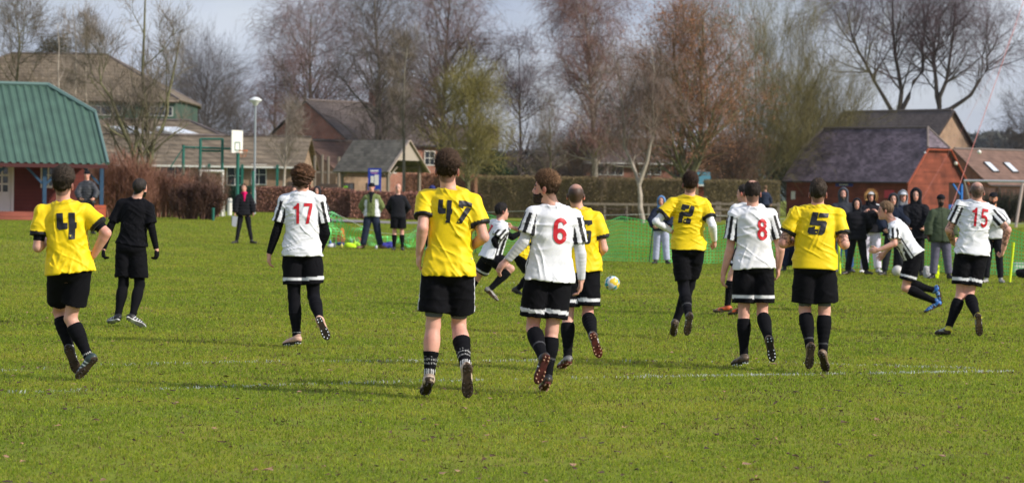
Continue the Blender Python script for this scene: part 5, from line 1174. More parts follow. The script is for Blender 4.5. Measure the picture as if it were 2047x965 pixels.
def build_person(S):
    J = solve(S); k = J['k']; far = J['D'] > 45
    hb = S.get('h', .0072 if J['D'] < 24 else (.0088 if not far else .017))
    J['curl'] = S.get('curl', .55); seed = S.get('seed', 1)
    org = np.array([J['P'][0], J['P'][1], float(gz(J['P'][0], J['P'][1]))])
    root = thing('person', org, S['label'], 'person', S.get('group'))
    fat = S.get('fat', 0); TT = torso_tab(fat)
    def finish(Fd, name, mat, colfn, parent=root):
        v, f = Fd.mesh()
        if len(v) == 0: return None
        c = colfn(v.astype(np.float32)) if callable(colfn) else np.tile(colfn, (len(v), 1))
        return mesh_obj(name, v-org, f, mat, parent, cols=c)
    # ---------- body
    lo, hi = bbox(J); B = Field(lo, hi, hb)
    def lay(Fd, pr, k_, mode='u'): fn, a, b = pr; Fd.add(fn, a, b, k_, pad=.03, mode=mode)
    lay(B, f_torso(J, TT), 0)
    for s in 'LR':
        mu = S.get('muscle', 1.0)
        lay(B, f_limb(J['N']-J['ax']*.020*k, J['S'+s], [(0, .042*k), (1, .050*k)]), .045*k)
        if S['arm'+s] is not None:
            lay(B, f_limb(J['S'+s], J['E'+s], tabk(UARM, k*mu)), .03*k); lay(B, f_limb(J['E'+s], J['W'+s], tabk(FARM, k*mu)), .014*k)
            if not S.get('hide'+s):
                for pr, kk in hand_prims(J, s): lay(B, pr, kk)
        lay(B, f_limb(J['h'+s], J['K'+s], tabk(THIGH, k*S.get('thick', 1))), .03*k)
        kn = J['K'+s]; calf = nrm(J['A'+s]-kn); back = -J['Fp']
        lay(B, f_limb(kn, J['A'+s], tabk(SHIN, k*S.get('thick', 1))), .016*k)
        lay(B, calf_prim(J, s), .03*k)
        ff = foot_frame(J, s)
        lay(B, f_limb(J['A'+s]-ff['n']*.03*k, ff['sole']+ff['t']*.15*k+ff['n']*.035*k, [(0, .033*k), (1, .025*k)]), .02*k)
    for pr, kk, md in head_prims(J, not S.get('hood')): lay(B, pr, kk, md)
    skin = S.get('skin', SKIN); H, hf, hr, hu = [J[x].astype(np.float32) for x in ('H', 'Hf', 'Hr', 'Hu')]
    tat = S.get('tattoo', ''); st0 = S.get('hstyle')
    def skincol(v):
        q = v-H; x, y, z = (q@hr)/k, (q@hf)/k, (q@hu)/k; c = np.tile(skin, (len(v), 1)).astype(float)
        hm = (np.abs(x) < .12) & (np.abs(y) < .15) & (np.abs(z) < .15)
        red = hm & (np.abs(x) > .074) & (np.abs(y+.006) < .032) & (np.abs(z+.008) < .045); c[red] = skin*np.array([1.02, .62, .60])
        br = hm & (y > .070) & (np.abs(z-.028+.18*(np.abs(x)-.03)) < .006) & (np.abs(np.abs(x)-.032) < .022); c[br] = S.get('hair', BLACK)
        ey = hm & (y > .072) & (np.abs(z+.002) < .0075) & (np.abs(np.abs(x)-.031) < .014); c[ey] = .25
        pu = ey & (np.abs(np.abs(x)-.031) < .007); c[pu] = .02
        lp = hm & (y > .078) & (np.abs(z+.062) < .010) & (np.abs(x) < .025); c[lp] = skin*np.array([.92, .50, .48])
        ck = hm & (y > .05) & (np.abs(z+.02) < .03) & (np.abs(x) > .03) & (np.abs(x) < .06); c[ck] *= np.array([1, .86, .86])
        if S.get('stubble') or st0:
            sc = hm & (((z > hair_line(y, 1, 'short')-.004) & (y < .07)) | ((y > .0) & (z < -.045)))
            sb = S.get('stubble', .72)
            if not S.get('stubble'): sc = hm & (z > hair_line(y, 1, 'short')-.016) & (y < .04)
            al = np.full(len(v), sb)
            if S.get('stubble') and not st0: al = sb*(.35+.65*(1-sstep(.055, .095, z)))*(.9+.3*(vnoise(v*90)-.5)); al = np.minimum(al, .97); al[y > .0] *= .85
            if S.get('stubble'): al = np.where(y < .0, al*sstep(-.004, .030, z-hair_line(y, 1, 'short')+.004), al)
            al = np.where(sc, al*sstep(0, .014, z-hair_line(y, 1, 'short')+.016) if not S.get('stubble') else al, 0)[:, None]
            c = c*(1-al)+np.array(S.get('hair', BLACK))*al
        bl_ = np.clip((vnoise(v*11+3)-.42)*2.2, 0, 1)[:, None]; c = c*(1-bl_*np.array([.04, .17, .17]))
        if S.get('tights') is not None:
            for s in 'LR':
                for a, b in (('h'+s, 'K'+s), ('K'+s, 'A'+s)):
                    A_, B_ = J[a], J[b]; t = np.clip(((v-A_)@(B_-A_))/((B_-A_)@(B_-A_)), 0, 1); c[np.linalg.norm(v-(A_+t[:, None]*(B_-A_)), axis=1) < .105*k] = S['tights']
        for s in tat:
            for a, b, rr in (('S'+s, 'E'+s, (.45, .95)), ('E'+s, 'W'+s, (0.05, .8 if 'F' in tat else .0))):
                if rr[1] <= rr[0]: continue
                if s not in 'LR': continue
                A_, B_ = J[a], J[b]; t = ((v-A_)@(B_-A_))/((B_-A_)@(B_-A_)); dd = np.linalg.norm(v-(A_+np.clip(t, 0, 1)[:, None]*(B_-A_)), axis=1)
                m = (t > rr[0]) & (t < rr[1]) & (dd < .07) & (np.abs(snoise(v, 70, 2)) < .26); c[m] = c[m]*.35
        return c
    body = finish(B, 'body', M_SKIN, skincol)
    # ---------- hair
    st = S.get('hstyle')
    hairc = np.array(S.get('hair', (.02, .014, .01)))
    if st:
        hh = min(hb, .006) if not far else .011; vol = S.get('vol', .012)
        Hd = Field(J['H']-.2*k, J['H']+.2*k, hh)
        lay(Hd, f_ell(J['H']+J['Hu']*(.030+vol*.6)*k-J['Hf']*.008*k, (J['Hr'], J['Hf'], J['Hu']), ((.079+vol*.12+S.get('hside', 0))*k, (.100+vol*.3+S.get('hside', 0)*.8)*k, (.090+vol)*k)), 0)
        def hl(p):
            q = p-H; return (hair_line(q@hf, k, st)-(q@hu))+.006*snoise(p, 60, seed)
        Hd.add(hl, J['H']-.2*k, J['H']+.2*k, .01, mode='i')
        if st == 'recede':
            Hd.add(f_ell(J['H']+J['Hu']*.13*k-J['Hf']*S.get('baldf', -.02)*k, (J['Hr'], J['Hf'], J['Hu']), (.042*k, .07*k, .055*k))[0], J['H']-.2, J['H']+.2, .012, mode='s')
        amp = S.get('hamp', .006)
        Hd.add(lambda p: amp*k*(snoise(p, 75, seed)+.8*snoise(p, 150, seed+3) if st == 'curly' else (vnoise(p*np.array([70, 70, 26], np.float32)+seed)-.55)*2.2), J['H']-.2*k, J['H']+.2*k, mode='add')
        v, f = Hd.mesh(); v = v.astype(np.float32)
        n0 = len(v); T_ = S.get('tufts', 500 if not far else 0)
        vs = [v]; fs = [f]
        if T_ and n0:
            pick = rng.integers(0, n0, T_)
            if S.get('bald'): qb = (v-H)/k; ok = np.where(~(((qb@hr/.042)**2+((qb@hf+.02)/.05)**2 < 1) & (qb@hu > .05)))[0]; pick = ok[rng.integers(0, len(ok), T_)]
            b = v[pick]; nr = b-(H+hu*.02*k); nr /= np.linalg.norm(nr, axis=1)[:, None]
            tl = S.get('tuftl', .022)*k; zz_ = ((b-H)@hu)/k; tp_ = sstep(.02, .085, zz_)[:, None]
            dr = nr*(.18+.45*tp_)+(-hu)*(1.0-tp_)+np.array(S.get('sweep', (.25, .1, .35)))*tp_+rng.normal(0, .20+.14*tp_, (T_, 3)); tl = tl*(.45+.75*tp_)
            if st == 'curly': dr = nr*.7+rng.normal(0, .8, (T_, 3))
            dr /= np.linalg.norm(dr, axis=1)[:, None]; sd_ = np.cross(dr, rng.normal(0, 1, (T_, 3))); sd_ /= np.linalg.norm(sd_, axis=1)[:, None]
            w_ = .0036*k; b = b-nr*.004; tip = b+dr*tl*rng.uniform(.5, 1.2, (T_, 1))
            sd2 = np.cross(sd_, dr)
            q = np.stack([b-sd_*w_, b+sd_*w_, b+sd2*w_, tip], 1).reshape(-1, 3)
            i = n0+4*np.arange(T_); vs.append(q)
            fs.append(np.concatenate([np.stack([i, i+1, i+3, i+3], 1)*1, np.stack([i+1, i+2, i+3, i+3], 1), np.stack([i+2, i, i+3, i+3], 1)]))
            tri = fs.pop()[:, :3]
            hair_v = np.concatenate(vs); faces = [list(x) for x in f.tolist()]+[list(x) for x in tri.tolist()]
        else: hair_v = v; faces = f
        if n0:
            hc = hairc*(1+.0*hair_v[:, :1]); q = hair_v-H; z = (q@hu)/k
            top = sstep(.01, .09, z)[:, None]; hc = hairc*(1-top)+np.array(S.get('hair_top', hairc*1.5))*top
            if S.get('bald'): rb = np.sqrt(((q@hr)/k/.042)**2+(((q@hf)/k+.02)/.05)**2)+.35*(vnoise(hair_v.astype(np.float32)*110)-.5); mb_ = (((z/k) > .05)*(1-sstep(.6, 1.15, rb)))[:, None]; hc = hc*(1-mb_)+skin*.8*mb_
            mesh_obj('hair', hair_v-org, faces, M_HAIR, root, cols=hc)
    if S.get('beard'):
        Bd = Field(J['H']-.2*k, J['H']+.2*k, .0055 if not far else .01)
        lay(Bd, f_ell(J['H']-J['Hu']*.047*k+J['Hf']*.034*k, (J['Hr'], J['Hf'], J['Hu']), (.0600*k, .0675*k, .0745*k)), 0)
        lay(Bd, f_ell(J['H']-J['Hu']*.100*k+J['Hf']*.072*k, (J['Hr'], J['Hf'], J['Hu']), (.031*k, .027*k, .026*k)), .02)
        def bl(p):
            q = p-H; y, z = (q@hf)/k, (q@hu)/k; return (z-np.interp(y, [-.02, .0, .02, .045, .07, .09, .11], [.015, .005, -.022, -.040, -.046, -.040, -.040]))*k
        Bd.add(bl, J['H']-.2*k, J['H']+.2*k, .006, mode='i')
        Bd.add(lambda p: (-.006-.35*((p-H)@hu/k+.02)-(p-H)@hf/k)*k, J['H']-.2*k, J['H']+.2*k, .006, mode='i')
        Bd.add(f_ell(J['H']-J['Hu']*.060*k+J['Hf']*.112*k, (J['Hr'], J['Hf'], J['Hu']), (.026*k, .020*k, .010*k))[0], J['H']-.2, J['H']+.2, .004, mode='s')
        Bd.add(lambda p: .005*k*(vnoise(p*110+seed)-.5)*2, J['H']-.2*k, J['H']+.2*k, mode='add')
        finish(Bd, 'beard', M_HAIR, np.array(S.get('beardc', hairc)))
    # ---------- top
    T = S['top']; off = T.get('off', .014); hc_ = T.get('h', hb if far else .0076)
    Sh = Field(lo-.04, hi+.04, hc_ if not far else .015)
    hem = T.get('hem', -.03); lw = T.get('loose', .012)
    tabs = [(t, rx+lw*(1-sstep(.3, .85, t))+ (.004 if t < .8 else 0), ry+lw*1.1*(1-sstep(.35, .85, t)), sh) for t, rx, ry, sh in TT]
    tabs = [(-.35, tabs[2][1]+.012, tabs[2][2]+.012, tabs[2][3]), (-.16, tabs[2][1]+.010, tabs[2][2]+.010, tabs[2][3]), (-.08, tabs[2][1]+.008, tabs[2][2]+.008, tabs[2][3]), (0, tabs[2][1]+.004, tabs[2][2]+.005, tabs[2][3])]+tabs[3:-1]+[(.985, .078, .070, -.004)]
    tf = f_torso(J, tabs, off*.8, lo=hem, hi=.985)
    lay(Sh, tf, 0)
    sl_t = T.get('sleeve', .62); arms = {}
    for s in 'LR':
        lay(Sh, f_limb(J['N']-J['ax']*.018*k, J['S'+s], [(0, .044*k+off*.4), (1, .050*k+off)]), .05*k)
        if S['arm'+s] is None: continue
        g = off+T.get('sl_loose', .012)
        if sl_t <= 1: af = f_limb(J['S'+s], J['E'+s], [(0, .054*k+off), (.35, .052*k+g), (1, .056*k+g+.006)], tcut=(None, sl_t))
        else: af = f_limb(J['S'+s], J['E'+s], [(0, .054*k+off), (.5, .050*k+g), (1, .044*k+g)])
        arms[s] = af; lay(Sh, af, .030*k)
        if sl_t > 1: lay(Sh, f_limb(J['E'+s], J['W'+s], [(0, .044*k+g), (.3, .043*k+g), (1, .031*k+g)], tcut=(None, sl_t-1)), .022*k)
    fa = T.get('fold', .0055)
    if fa:
        Sh.add(lambda p: cloth_folds(p-J['P'].astype(np.float32), fa*k*1.55, seed, J['k']), lo, hi, mode='add')
    if T.get('puff'):
        A_ = J['ax'].astype(np.float32); P0 = J['P'].astype(np.float32)
        Sh.add(lambda p: -.008*np.abs(np.sin(((p-P0)@A_)*math.pi/T['puff'])), lo, hi, mode='add')
    PP = J['P'].astype(np.float32); AX = J['ax'].astype(np.float32); Ln = np.linalg.norm(J['N']-J['P'])
    def topcol(v):
        q = v-PP; t = (q@AX)/Ln; m = np.clip(t, 0, 1); x = ((q@J['Rp'])*(1-m)+(q@J['Rs'])*m)/k; y = ((q@J['Fp'])*(1-m)+(q@J['Fs'])*m)/k
        c = np.tile(T.get('col', YEL), (len(v), 1)).astype(float); dt = tf[0](v); slv = np.zeros(len(v), bool); tt = np.zeros(len(v)); an = np.zeros(len(v))
        for s in arms:
            d = arms[s][0](v); m_ = (d < dt-.002) if sl_t <= 1 else (d < dt); A0 = J['S'+s]; ab = J['E'+s]-A0; L_ = np.linalg.norm(ab); ta = ((v-A0)@ab)/L_**2
            a1 = orth(J['Fs'], ab); a2 = np.cross(nrm(ab), a1); w = v-A0-ta[:, None]*ab
            m_ &= ta > (-.1 if T.get('kind') == 'stripe' else .02)
            slv |= m_; tt = np.where(m_, ta, tt); an = np.where(m_, np.arctan2(w@a2, w@a1), an)
        if T.get('kind') == 'yellow':
            c[slv & (tt > sl_t-.105)] = BLACK*.7
            c[(t > .975) & (np.abs(x) < .09)] = YEL*.85
        if T.get('kind') == 'stripe':
            fr = (y > .035) & ~slv & (t < .93); st_ = fr & ((np.floor((x+.5)/.036).astype(int) % 2) == 0); c[st_] = BLACK
            sd2 = (~slv) & (np.abs(x) > .11) & (y > -.012) & (y < .008) & (t < .80); c[sd2] = BLACK
            sv = slv & ((np.floor((an+math.pi*2+.2)/.44880).astype(int) % 2) == 0) & (tt > .02); c[sv] = BLACK
        if T.get('kind') == 'panel':
            c[(~slv) & (np.abs(x) > .115) & (t < .75)] = WHITE*.8
        if T.get('dirt'):
            dn = snoise(v, 30, seed+5) > .55; c[dn & (t > .1)] *= .93
        if T.get('zip'): c[(np.abs(x) < .012) & (y > .03)] *= .5
        return c
    shirt = finish(Sh, T.get('name', 'shirt'), T.get('mat', M_SHIRT), topcol)
    U = Field(J['N']-.16*k, J['N']+.16*k, .0065 if not far else .012); cn = J['N']-J['ax']*.004*k+J['Fs']*.002*k; fn, a_, b_ = f_limb(cn-J['ax']*.03*k, cn+J['ax']*.016*k, [(0, .077*k), (.5, .0665*k), (1, .0635*k)], u=J['Rs'], tcut=(None, 1.0)); U.add(fn, a_, b_, 0, .03)
    finish(U, 'collar', T.get('mat', M_SHIRT), np.array(T.get('collar', T.get('col', YEL)))*.94)
    # undersleeves
    for s in S.get('under', ''):
        g = .0045; U = Field(np.minimum(np.minimum(J['S'+s], J['E'+s]), J['W'+s])-.12, np.maximum(np.maximum(J['S'+s], J['E'+s]), J['W'+s])+.12, .0075)
        lay(U, f_limb(J['S'+s], J['E'+s], tabk(UARM, k, g)), 0); lay(U, f_limb(J['E'+s], J['W'+s], tabk(FARM, k, g), tcut=(None, .97)), .014*k)
        U.add(lambda p: folds(p, nrm(J['W'+s]-J['E'+s]), .0025, .03, seed), lo, hi, mode='add')
        finish(U, 'undersleeve', M_CLOTH, np.array(S.get('underc', WHITE)))
    for s in S.get('short_under', ''):
        U = Field(np.minimum(J['S'+s], J['E'+s])-.12, np.maximum(J['S'+s], J['E'+s])+.12, .0075)
        lay(U, f_limb(J['S'+s], J['E'+s], tabk(UARM, k, .007), tcut=(None, sl_t+.16)), 0); finish(U, 'undersleeve', M_CLOTH, BLACK*1.4)
    # gloves
    for s in S.get('gloves', ''):
        U = Field(J['W'+s]-.26, J['W'+s]+.26, .007)
        for pr, kk in hand_prims(J, s): lay(U, pr, kk)
        U.v -= .003; finish(U, 'glove', M_CLOTH, BLACK)
    # ---------- shorts / trousers
    Bt = S['bottom']; le = Bt.get('leg', .74); g = Bt.get('g', .018); hsh = .0095 if not far else .016
    So = Field(lo-.04, hi+.04, hsh)
    pel = [(t, rx, ry, sh) for t, rx, ry, sh in TT if t <= .31]
    lay(So, f_torso(J, pel, .007+g*.3, hi=.17), 0)
    for s in 'LR':
        if le <= 1.0:
            fl = Bt.get('flare', .012)
            lay(So, f_limb(J['h'+s], J['K'+s], [(0, .088*k+g*.6), (.3, .092*k+g), (le, .080*k+g+fl), (1, .080*k+g+fl)], u=J['Rp'], eu=1.0, ev=1.05, tcut=(None, le)), .022*k)
        else:
            lay(So, f_limb(J['h'+s], J['K'+s], [(0, .088*k+g*.5), (.5, .078*k+g), (1, .060*k+g)]), .022*k)
            lay(So, f_limb(J['K'+s], J['A'+s], [(0, .060*k+g), (.5, .056*k+g), (1, .045*k+g)], tcut=(None, le-1)), .022*k)
    fa = Bt.get('fold', .006)
    if fa:
        So.add(lambda p: cloth_folds(p-J['P'].astype(np.float32)+.7, fa*k, seed+2, J['k']), lo, hi, mode='add')
    def botcol(v):
        c = np.tile(Bt.get('col', BLACK), (len(v), 1)).astype(float)
        if Bt.get('band') or Bt.get('sidestripe'):
            tt = np.full(len(v), -1.); best = np.full(len(v), 9.); side = np.zeros(len(v))
            for s, sg in (('L', -1), ('R', 1)):
                A0 = J['h'+s]; ab = J['K'+s]-A0; ta = ((v-A0)@ab)/(ab@ab); d = np.linalg.norm(v-A0-ta[:, None]*ab, axis=1); m = d < best
                best = np.where(m, d, best); tt = np.where(m, ta, tt)
                w = v-A0-ta[:, None]*ab; side = np.where(m, (w@J['Rp'])*sg/(np.linalg.norm(w, axis=1)+1e-6), side)
            if Bt.get('band'): c[(tt > le-.155) & (tt < le-.085)] = WHITE*.85
            if Bt.get('sidestripe'): c[(side > .965) & (tt < le-.02) & (((np.floor(side*0)+np.arange(len(v))*0)) == 0)] = WHITE*.9
        return c
    finish(So, 'trousers' if le > 1 else 'shorts', M_CLOTH, botcol)
    if Bt.get('liner') is not None:
        for s in 'LR':
            U = Field(np.minimum(J['h'+s], J['K'+s])-.14, np.maximum(J['h'+s], J['K'+s])+.14, .008)
            lay(U, f_limb(J['h'+s], J['K'+s], tabk(THIGH, k, .005), tcut=(.3, le+.10)), 0); finish(U, 'shorts_liner', M_CLOTH, np.array(Bt['liner']))
    if S.get('tights') is not None:
        for s in 'LR':
            U = Field(np.minimum(np.minimum(J['h'+s], J['K'+s]), J['A'+s])-.14, np.maximum(np.maximum(J['h'+s], J['K'+s]), J['A'+s])+.14, .008)
            lay(U, f_limb(J['h'+s], J['K'+s], tabk(THIGH, k, .009)), 0); lay(U, calf_prim(J, s, .006), .03*k); lay(U, f_limb(J['K'+s], J['A'+s], tabk(SHIN, k, .007)), .02*k)
            finish(U, 'tights', M_CLOTH, np.array(S['tights']))
    # ---------- socks
    if S.get('sock') is not None:
        for s in 'LR':
            t0 = S['sock'] if not isinstance(S['sock'], (tuple, list)) else S['sock'][0 if s == 'L' else 1]
            kn, an_ = J['K'+s], J['A'+s]; calf = nrm(an_-kn); g = .0065
            U = Field(np.minimum(kn, an_)-.14, np.maximum(kn, an_)+.14, .007 if not far else .015)
            lay(U, f_limb(kn, an_, tabk(SHIN, k*S.get('thick', 1), g)), 0)
            lay(U, calf_prim(J, s, g), .03*k)
            U.add(lambda p: (t0-((p-kn.astype(np.float32))@calf.astype(np.float32))/np.linalg.norm(an_-kn))*.43, lo, hi, 0, mode='i')
            U.add(lambda p: folds(p, calf, .0025, .045, seed), lo, hi, mode='add')
            def sc(v, kn=kn, calf=calf, Ls=np.linalg.norm(an_-kn), s=s):
                t = ((v-kn)@calf)/Ls; c = np.tile(S.get('sockc', BLACK*1.1), (len(v), 1)).astype(float)
                if S.get('tape'): c[(np.abs(t-S['tape']) < .018)] = BLACK*4+.05
                if S.get('sockmark'):
                    x = (v-kn)@right_(0)
                    c[(t > .62) & (t < .80) & (np.abs(((x*90) % 1)-.5) < .22) & (np.abs(((t*14) % 1)-.5) < .25)] = .38
                    c[(t > .86)] = np.where((np.abs(((x[t > .86]*60) % 1)-.5) < .25)[:, None], .6, c[t > .86])
                if S.get('anklemark'):
                    x = (v-kn)@right_(0); mm = (np.abs(t-.93) < .018) & (np.abs(((x*70) % 1)-.5) < .27); c[mm] = .55
                return c
            finish(U, 'sock', M_CLOTH, sc)
    # ---------- footwear
    for s in 'LR':
        ff = foot_frame(J, s); t, n, sd_, so = ff['t'], ff['n'], ff['s'], ff['sole']; A_ = J['A'+s]
        bc = S.get('boot', (.02, .02, .02)); bc = bc if isinstance(bc, dict) else {'up': bc}
        stud = S.get('studs', True); hz = .0062 if not far else .014
        U = Field(A_-.30, A_+.30, hz)
        lay(U, f_ell(so-t*.022*k+n*.042*k, (t, sd_, n), (.045*k, .036*k, .040*k)), 0)
        lay(U, f_limb(so-t*.01*k+n*.045*k, so+t*.125*k+n*.034*k, [(0, .037*k), (.55, .036*k), (1, .031*k)], u=sd_, eu=1.12, ev=.95), .02*k)
        lay(U, f_ell(so+t*.140*k+n*.026*k, (t, sd_, n), (.068*k, .042*k, .025*k)), .02*k)
        lay(U, f_limb(so-t*.004*k+n*.04*k, A_+n*.012*k, [(0, .040*k), (1, .043*k)]), .015*k)
        if S.get('bulky'): U.v -= .006
        U.add(lambda p: (.014*k-((p-so.astype(np.float32))@n.astype(np.float32))), A_-.3, A_+.3, 0, mode='i')
        def bcol(v, so=so, t=t, n=n, sd_=sd_):
            q = v-so; z = q@n/k; y = q@t/k; x = q@sd_/k; c = np.tile(np.array(bc['up']), (len(v), 1)).astype(float)
            if 'stripe' in bc: c[(np.abs(x) > .018) & (np.abs(((y-.35*z)*(1/.034)) % 1-.5) < .17) & (y > .01) & (y < .13)] = np.array(bc['stripe'])
            if 'heel' in bc: c[(y < .0)] = np.array(bc['heel'])
            if 'toe' in bc: c[(y > .12)] = np.array(bc['toe'])
            lo_ = z < .026; mud = (snoise(v, 60, seed) > .0+(z-.02)*10) & (z < .05); c[mud & bool(bc.get('mud', 1))] = (.055, .032, .016)
            c[(z > .062)] *= .6
            return c
        bo = finish(U, 'boot' if stud else 'shoe', M_BOOT, bcol)
        # sole with studs
        mb = MB(); out_ = [(-.060, 0), (-.052, .022), (-.03, .031), (.01, .029), (.05, .029), (.10, .040), (.15, .043), (.185, .032), (.206, .012)]
        pts = [(y, x) for y, x in out_]+[(y, -x) for y, x in reversed(out_[1:])]
        top_ = [so+t*y*k+sd_*x*k*1.03+n*.020*k for y, x in pts]; bot_ = [so+t*y*k*.985+sd_*x*k*.97+n*(.004 if y < .15 else .010)*k for y, x in pts]; m_ = len(pts)
        mb.add([p-org for p in top_+bot_], [list(range(m_))[::-1], list(range(m_, 2*m_))]+[[i, (i+1) % m_, (i+1) % m_+m_, i+m_] for i in range(m_)])
        if stud and not far:
            for y, x in ((-.04, .016), (-.04, -.016), (-.012, .018), (-.012, -.018), (.085, .026), (.085, -.026), (.12, .030), (.12, -.030), (.155, .026), (.155, -.026), (.18, 0)):
                c0 = so+t*y*k+sd_*x*k+n*.006*k; mb.tube([c0-org, c0-n*.014*k-org], [.0075*k, .005*k], 6)
        so_o = mb.build('sole', None, bo)
        me = so_o.data; me.materials.clear(); sc_ = bc.get('sole', (.045, .028, .016)); me.materials.append(mat_plain(tuple(round(float(x), 3) for x in sc_), .8, 'sole_rubber', (22, .7)))
        me.materials.append(mat_plain(tuple(round(float(x), 3) for x in bc.get('stud', (.05, .04, .035))), .3, 'stud'))
        for p in me.polygons:
            if p.index >= m_+2: p.material_index = 1
    # ---------- number
    if S.get('num'): put_number(S, J, shirt, root, org)
    if S.get('extra'): S['extra'](J, root, org, k)
    return root, J

_plain = {}
def mat_plain(c, rough=.6, name='paint', noise=(12, .12)):
    key = (tuple(c), rough, name)
    if key not in _plain: _plain[key] = material(name, c, rough=rough, noise=(noise[0], noise[1], 3))
    return _plain[key]

# block numerals of the yellow team, outlines in a unit box (x right, y up)
def _norm(polys, gap=None):
    a = np.array([p for q in polys for p in q], float); lo = a.min(0); hi = a.max(0)
    return [[((x-lo[0])/(hi[0]-lo[0]), 1-(y-lo[1])/(hi[1]-lo[1])) for x, y in q] for q in polys]
GLY = {
 '4': _norm([[(208,183),(355,185),(345,415),(443,422),(432,560),(238,575),(188,520)], [(482,185),(628,195),(608,415),(648,425),(632,560),(600,565),(568,810),(430,810),(462,560)]]),
 '7': _norm([[(685,240),(850,245),(1015,300),(1010,405),(800,370),(795,435),(675,395)], [(870,400),(1000,430),(755,803),(625,795)]]),
 '2': _norm([[(375,212),(612,245),(575,362),(470,365),(448,430),(325,378)], [(645,250),(735,262),(768,310),(700,565),(630,610),(410,590),(370,812),(240,820),(285,490),(350,450),(575,468)], [(540,630),(665,690),(625,850),(400,820),(425,690),(500,700)]]),
 '5': _norm([[(318,190),(472,200),(430,415),(665,418),(712,470),(645,750),(580,805),(475,800),(535,555),(238,548)], [(500,205),(755,208),(735,325),(475,330)], [(395,575),(380,655),(485,660),(455,795),(235,795),(192,745),(215,620)]]),
 '6': _norm([[(320,0),(840,0),(860,160),(640,230),(630,170),(440,170),(380,400),(210,400),(260,60)], [(205,430),(740,430),(800,500),(740,900),(670,990),(440,990),(455,840),(590,835),(640,570),(350,570),(290,990),(160,990),(100,930)]]),
}
def _arc(cx, cy, rx, ry, a0, a1, n=10): return [(cx+rx*math.cos(RAD(a0+(a1-a0)*i/n)), cy+ry*math.sin(RAD(a0+(a1-a0)*i/n))) for i in range(n+1)]
def _ribbon(pts, wx, wy):
    q = []; L_ = []; R_ = []
    for i, p in enumerate(pts):
        a, b = pts[max(i-1, 0)], pts[min(i+1, len(pts)-1)]; d = nrm((b[0]-a[0], b[1]-a[1])); n = (-d[1]*wx/2, d[0]*wy/2)
        L_.append((p[0]+n[0], p[1]+n[1])); R_.append((p[0]-n[0], p[1]-n[1]))
    return [[L_[i], R_[i], R_[i+1], L_[i+1]] for i in range(len(pts)-1)]
_w = (.30, .16)
RED = {'1': [[(.42, 0), (.76, 0), (.76, 1), (.50, 1), (.42, .90)], [(.42, .90), (.42, .72), (.08, .72), (.08, .82)]],
 '7': [[(0, 1), (1, 1), (1, .86), (.0, .84)], [(.66, .86), (1, .86), (.56, 0), (.20, 0)]],
 '5': [[(.10, 1), (.95, 1), (.95, .85), (.34, .85)], [(.10, 1), (.34, .85), (.30, .62), (.02, .48)]]+_ribbon([(.10, .555)]+_arc(.45, .33, .38, .255, 110, -150, 14), *_w),
 '8': _ribbon(_arc(.5, .735, .30, .185, 0, 360, 18), *_w)+_ribbon(_arc(.5, .285, .35, .205, 0, 360, 18), *_w),
 '6': _ribbon(_arc(.5, .30, .35, .22, 0, 360, 18), *_w)+_ribbon([(.15, .30), (.15, .62)]+_arc(.5, .68, .35, .24, 180, 20, 10), *_w)}
MARKS = {'4': [(.62, .12)], '47': [(.24, .12), (.62, .07)], '2': [(.42, .13)], '5': [(.40, .10)], '6': []}
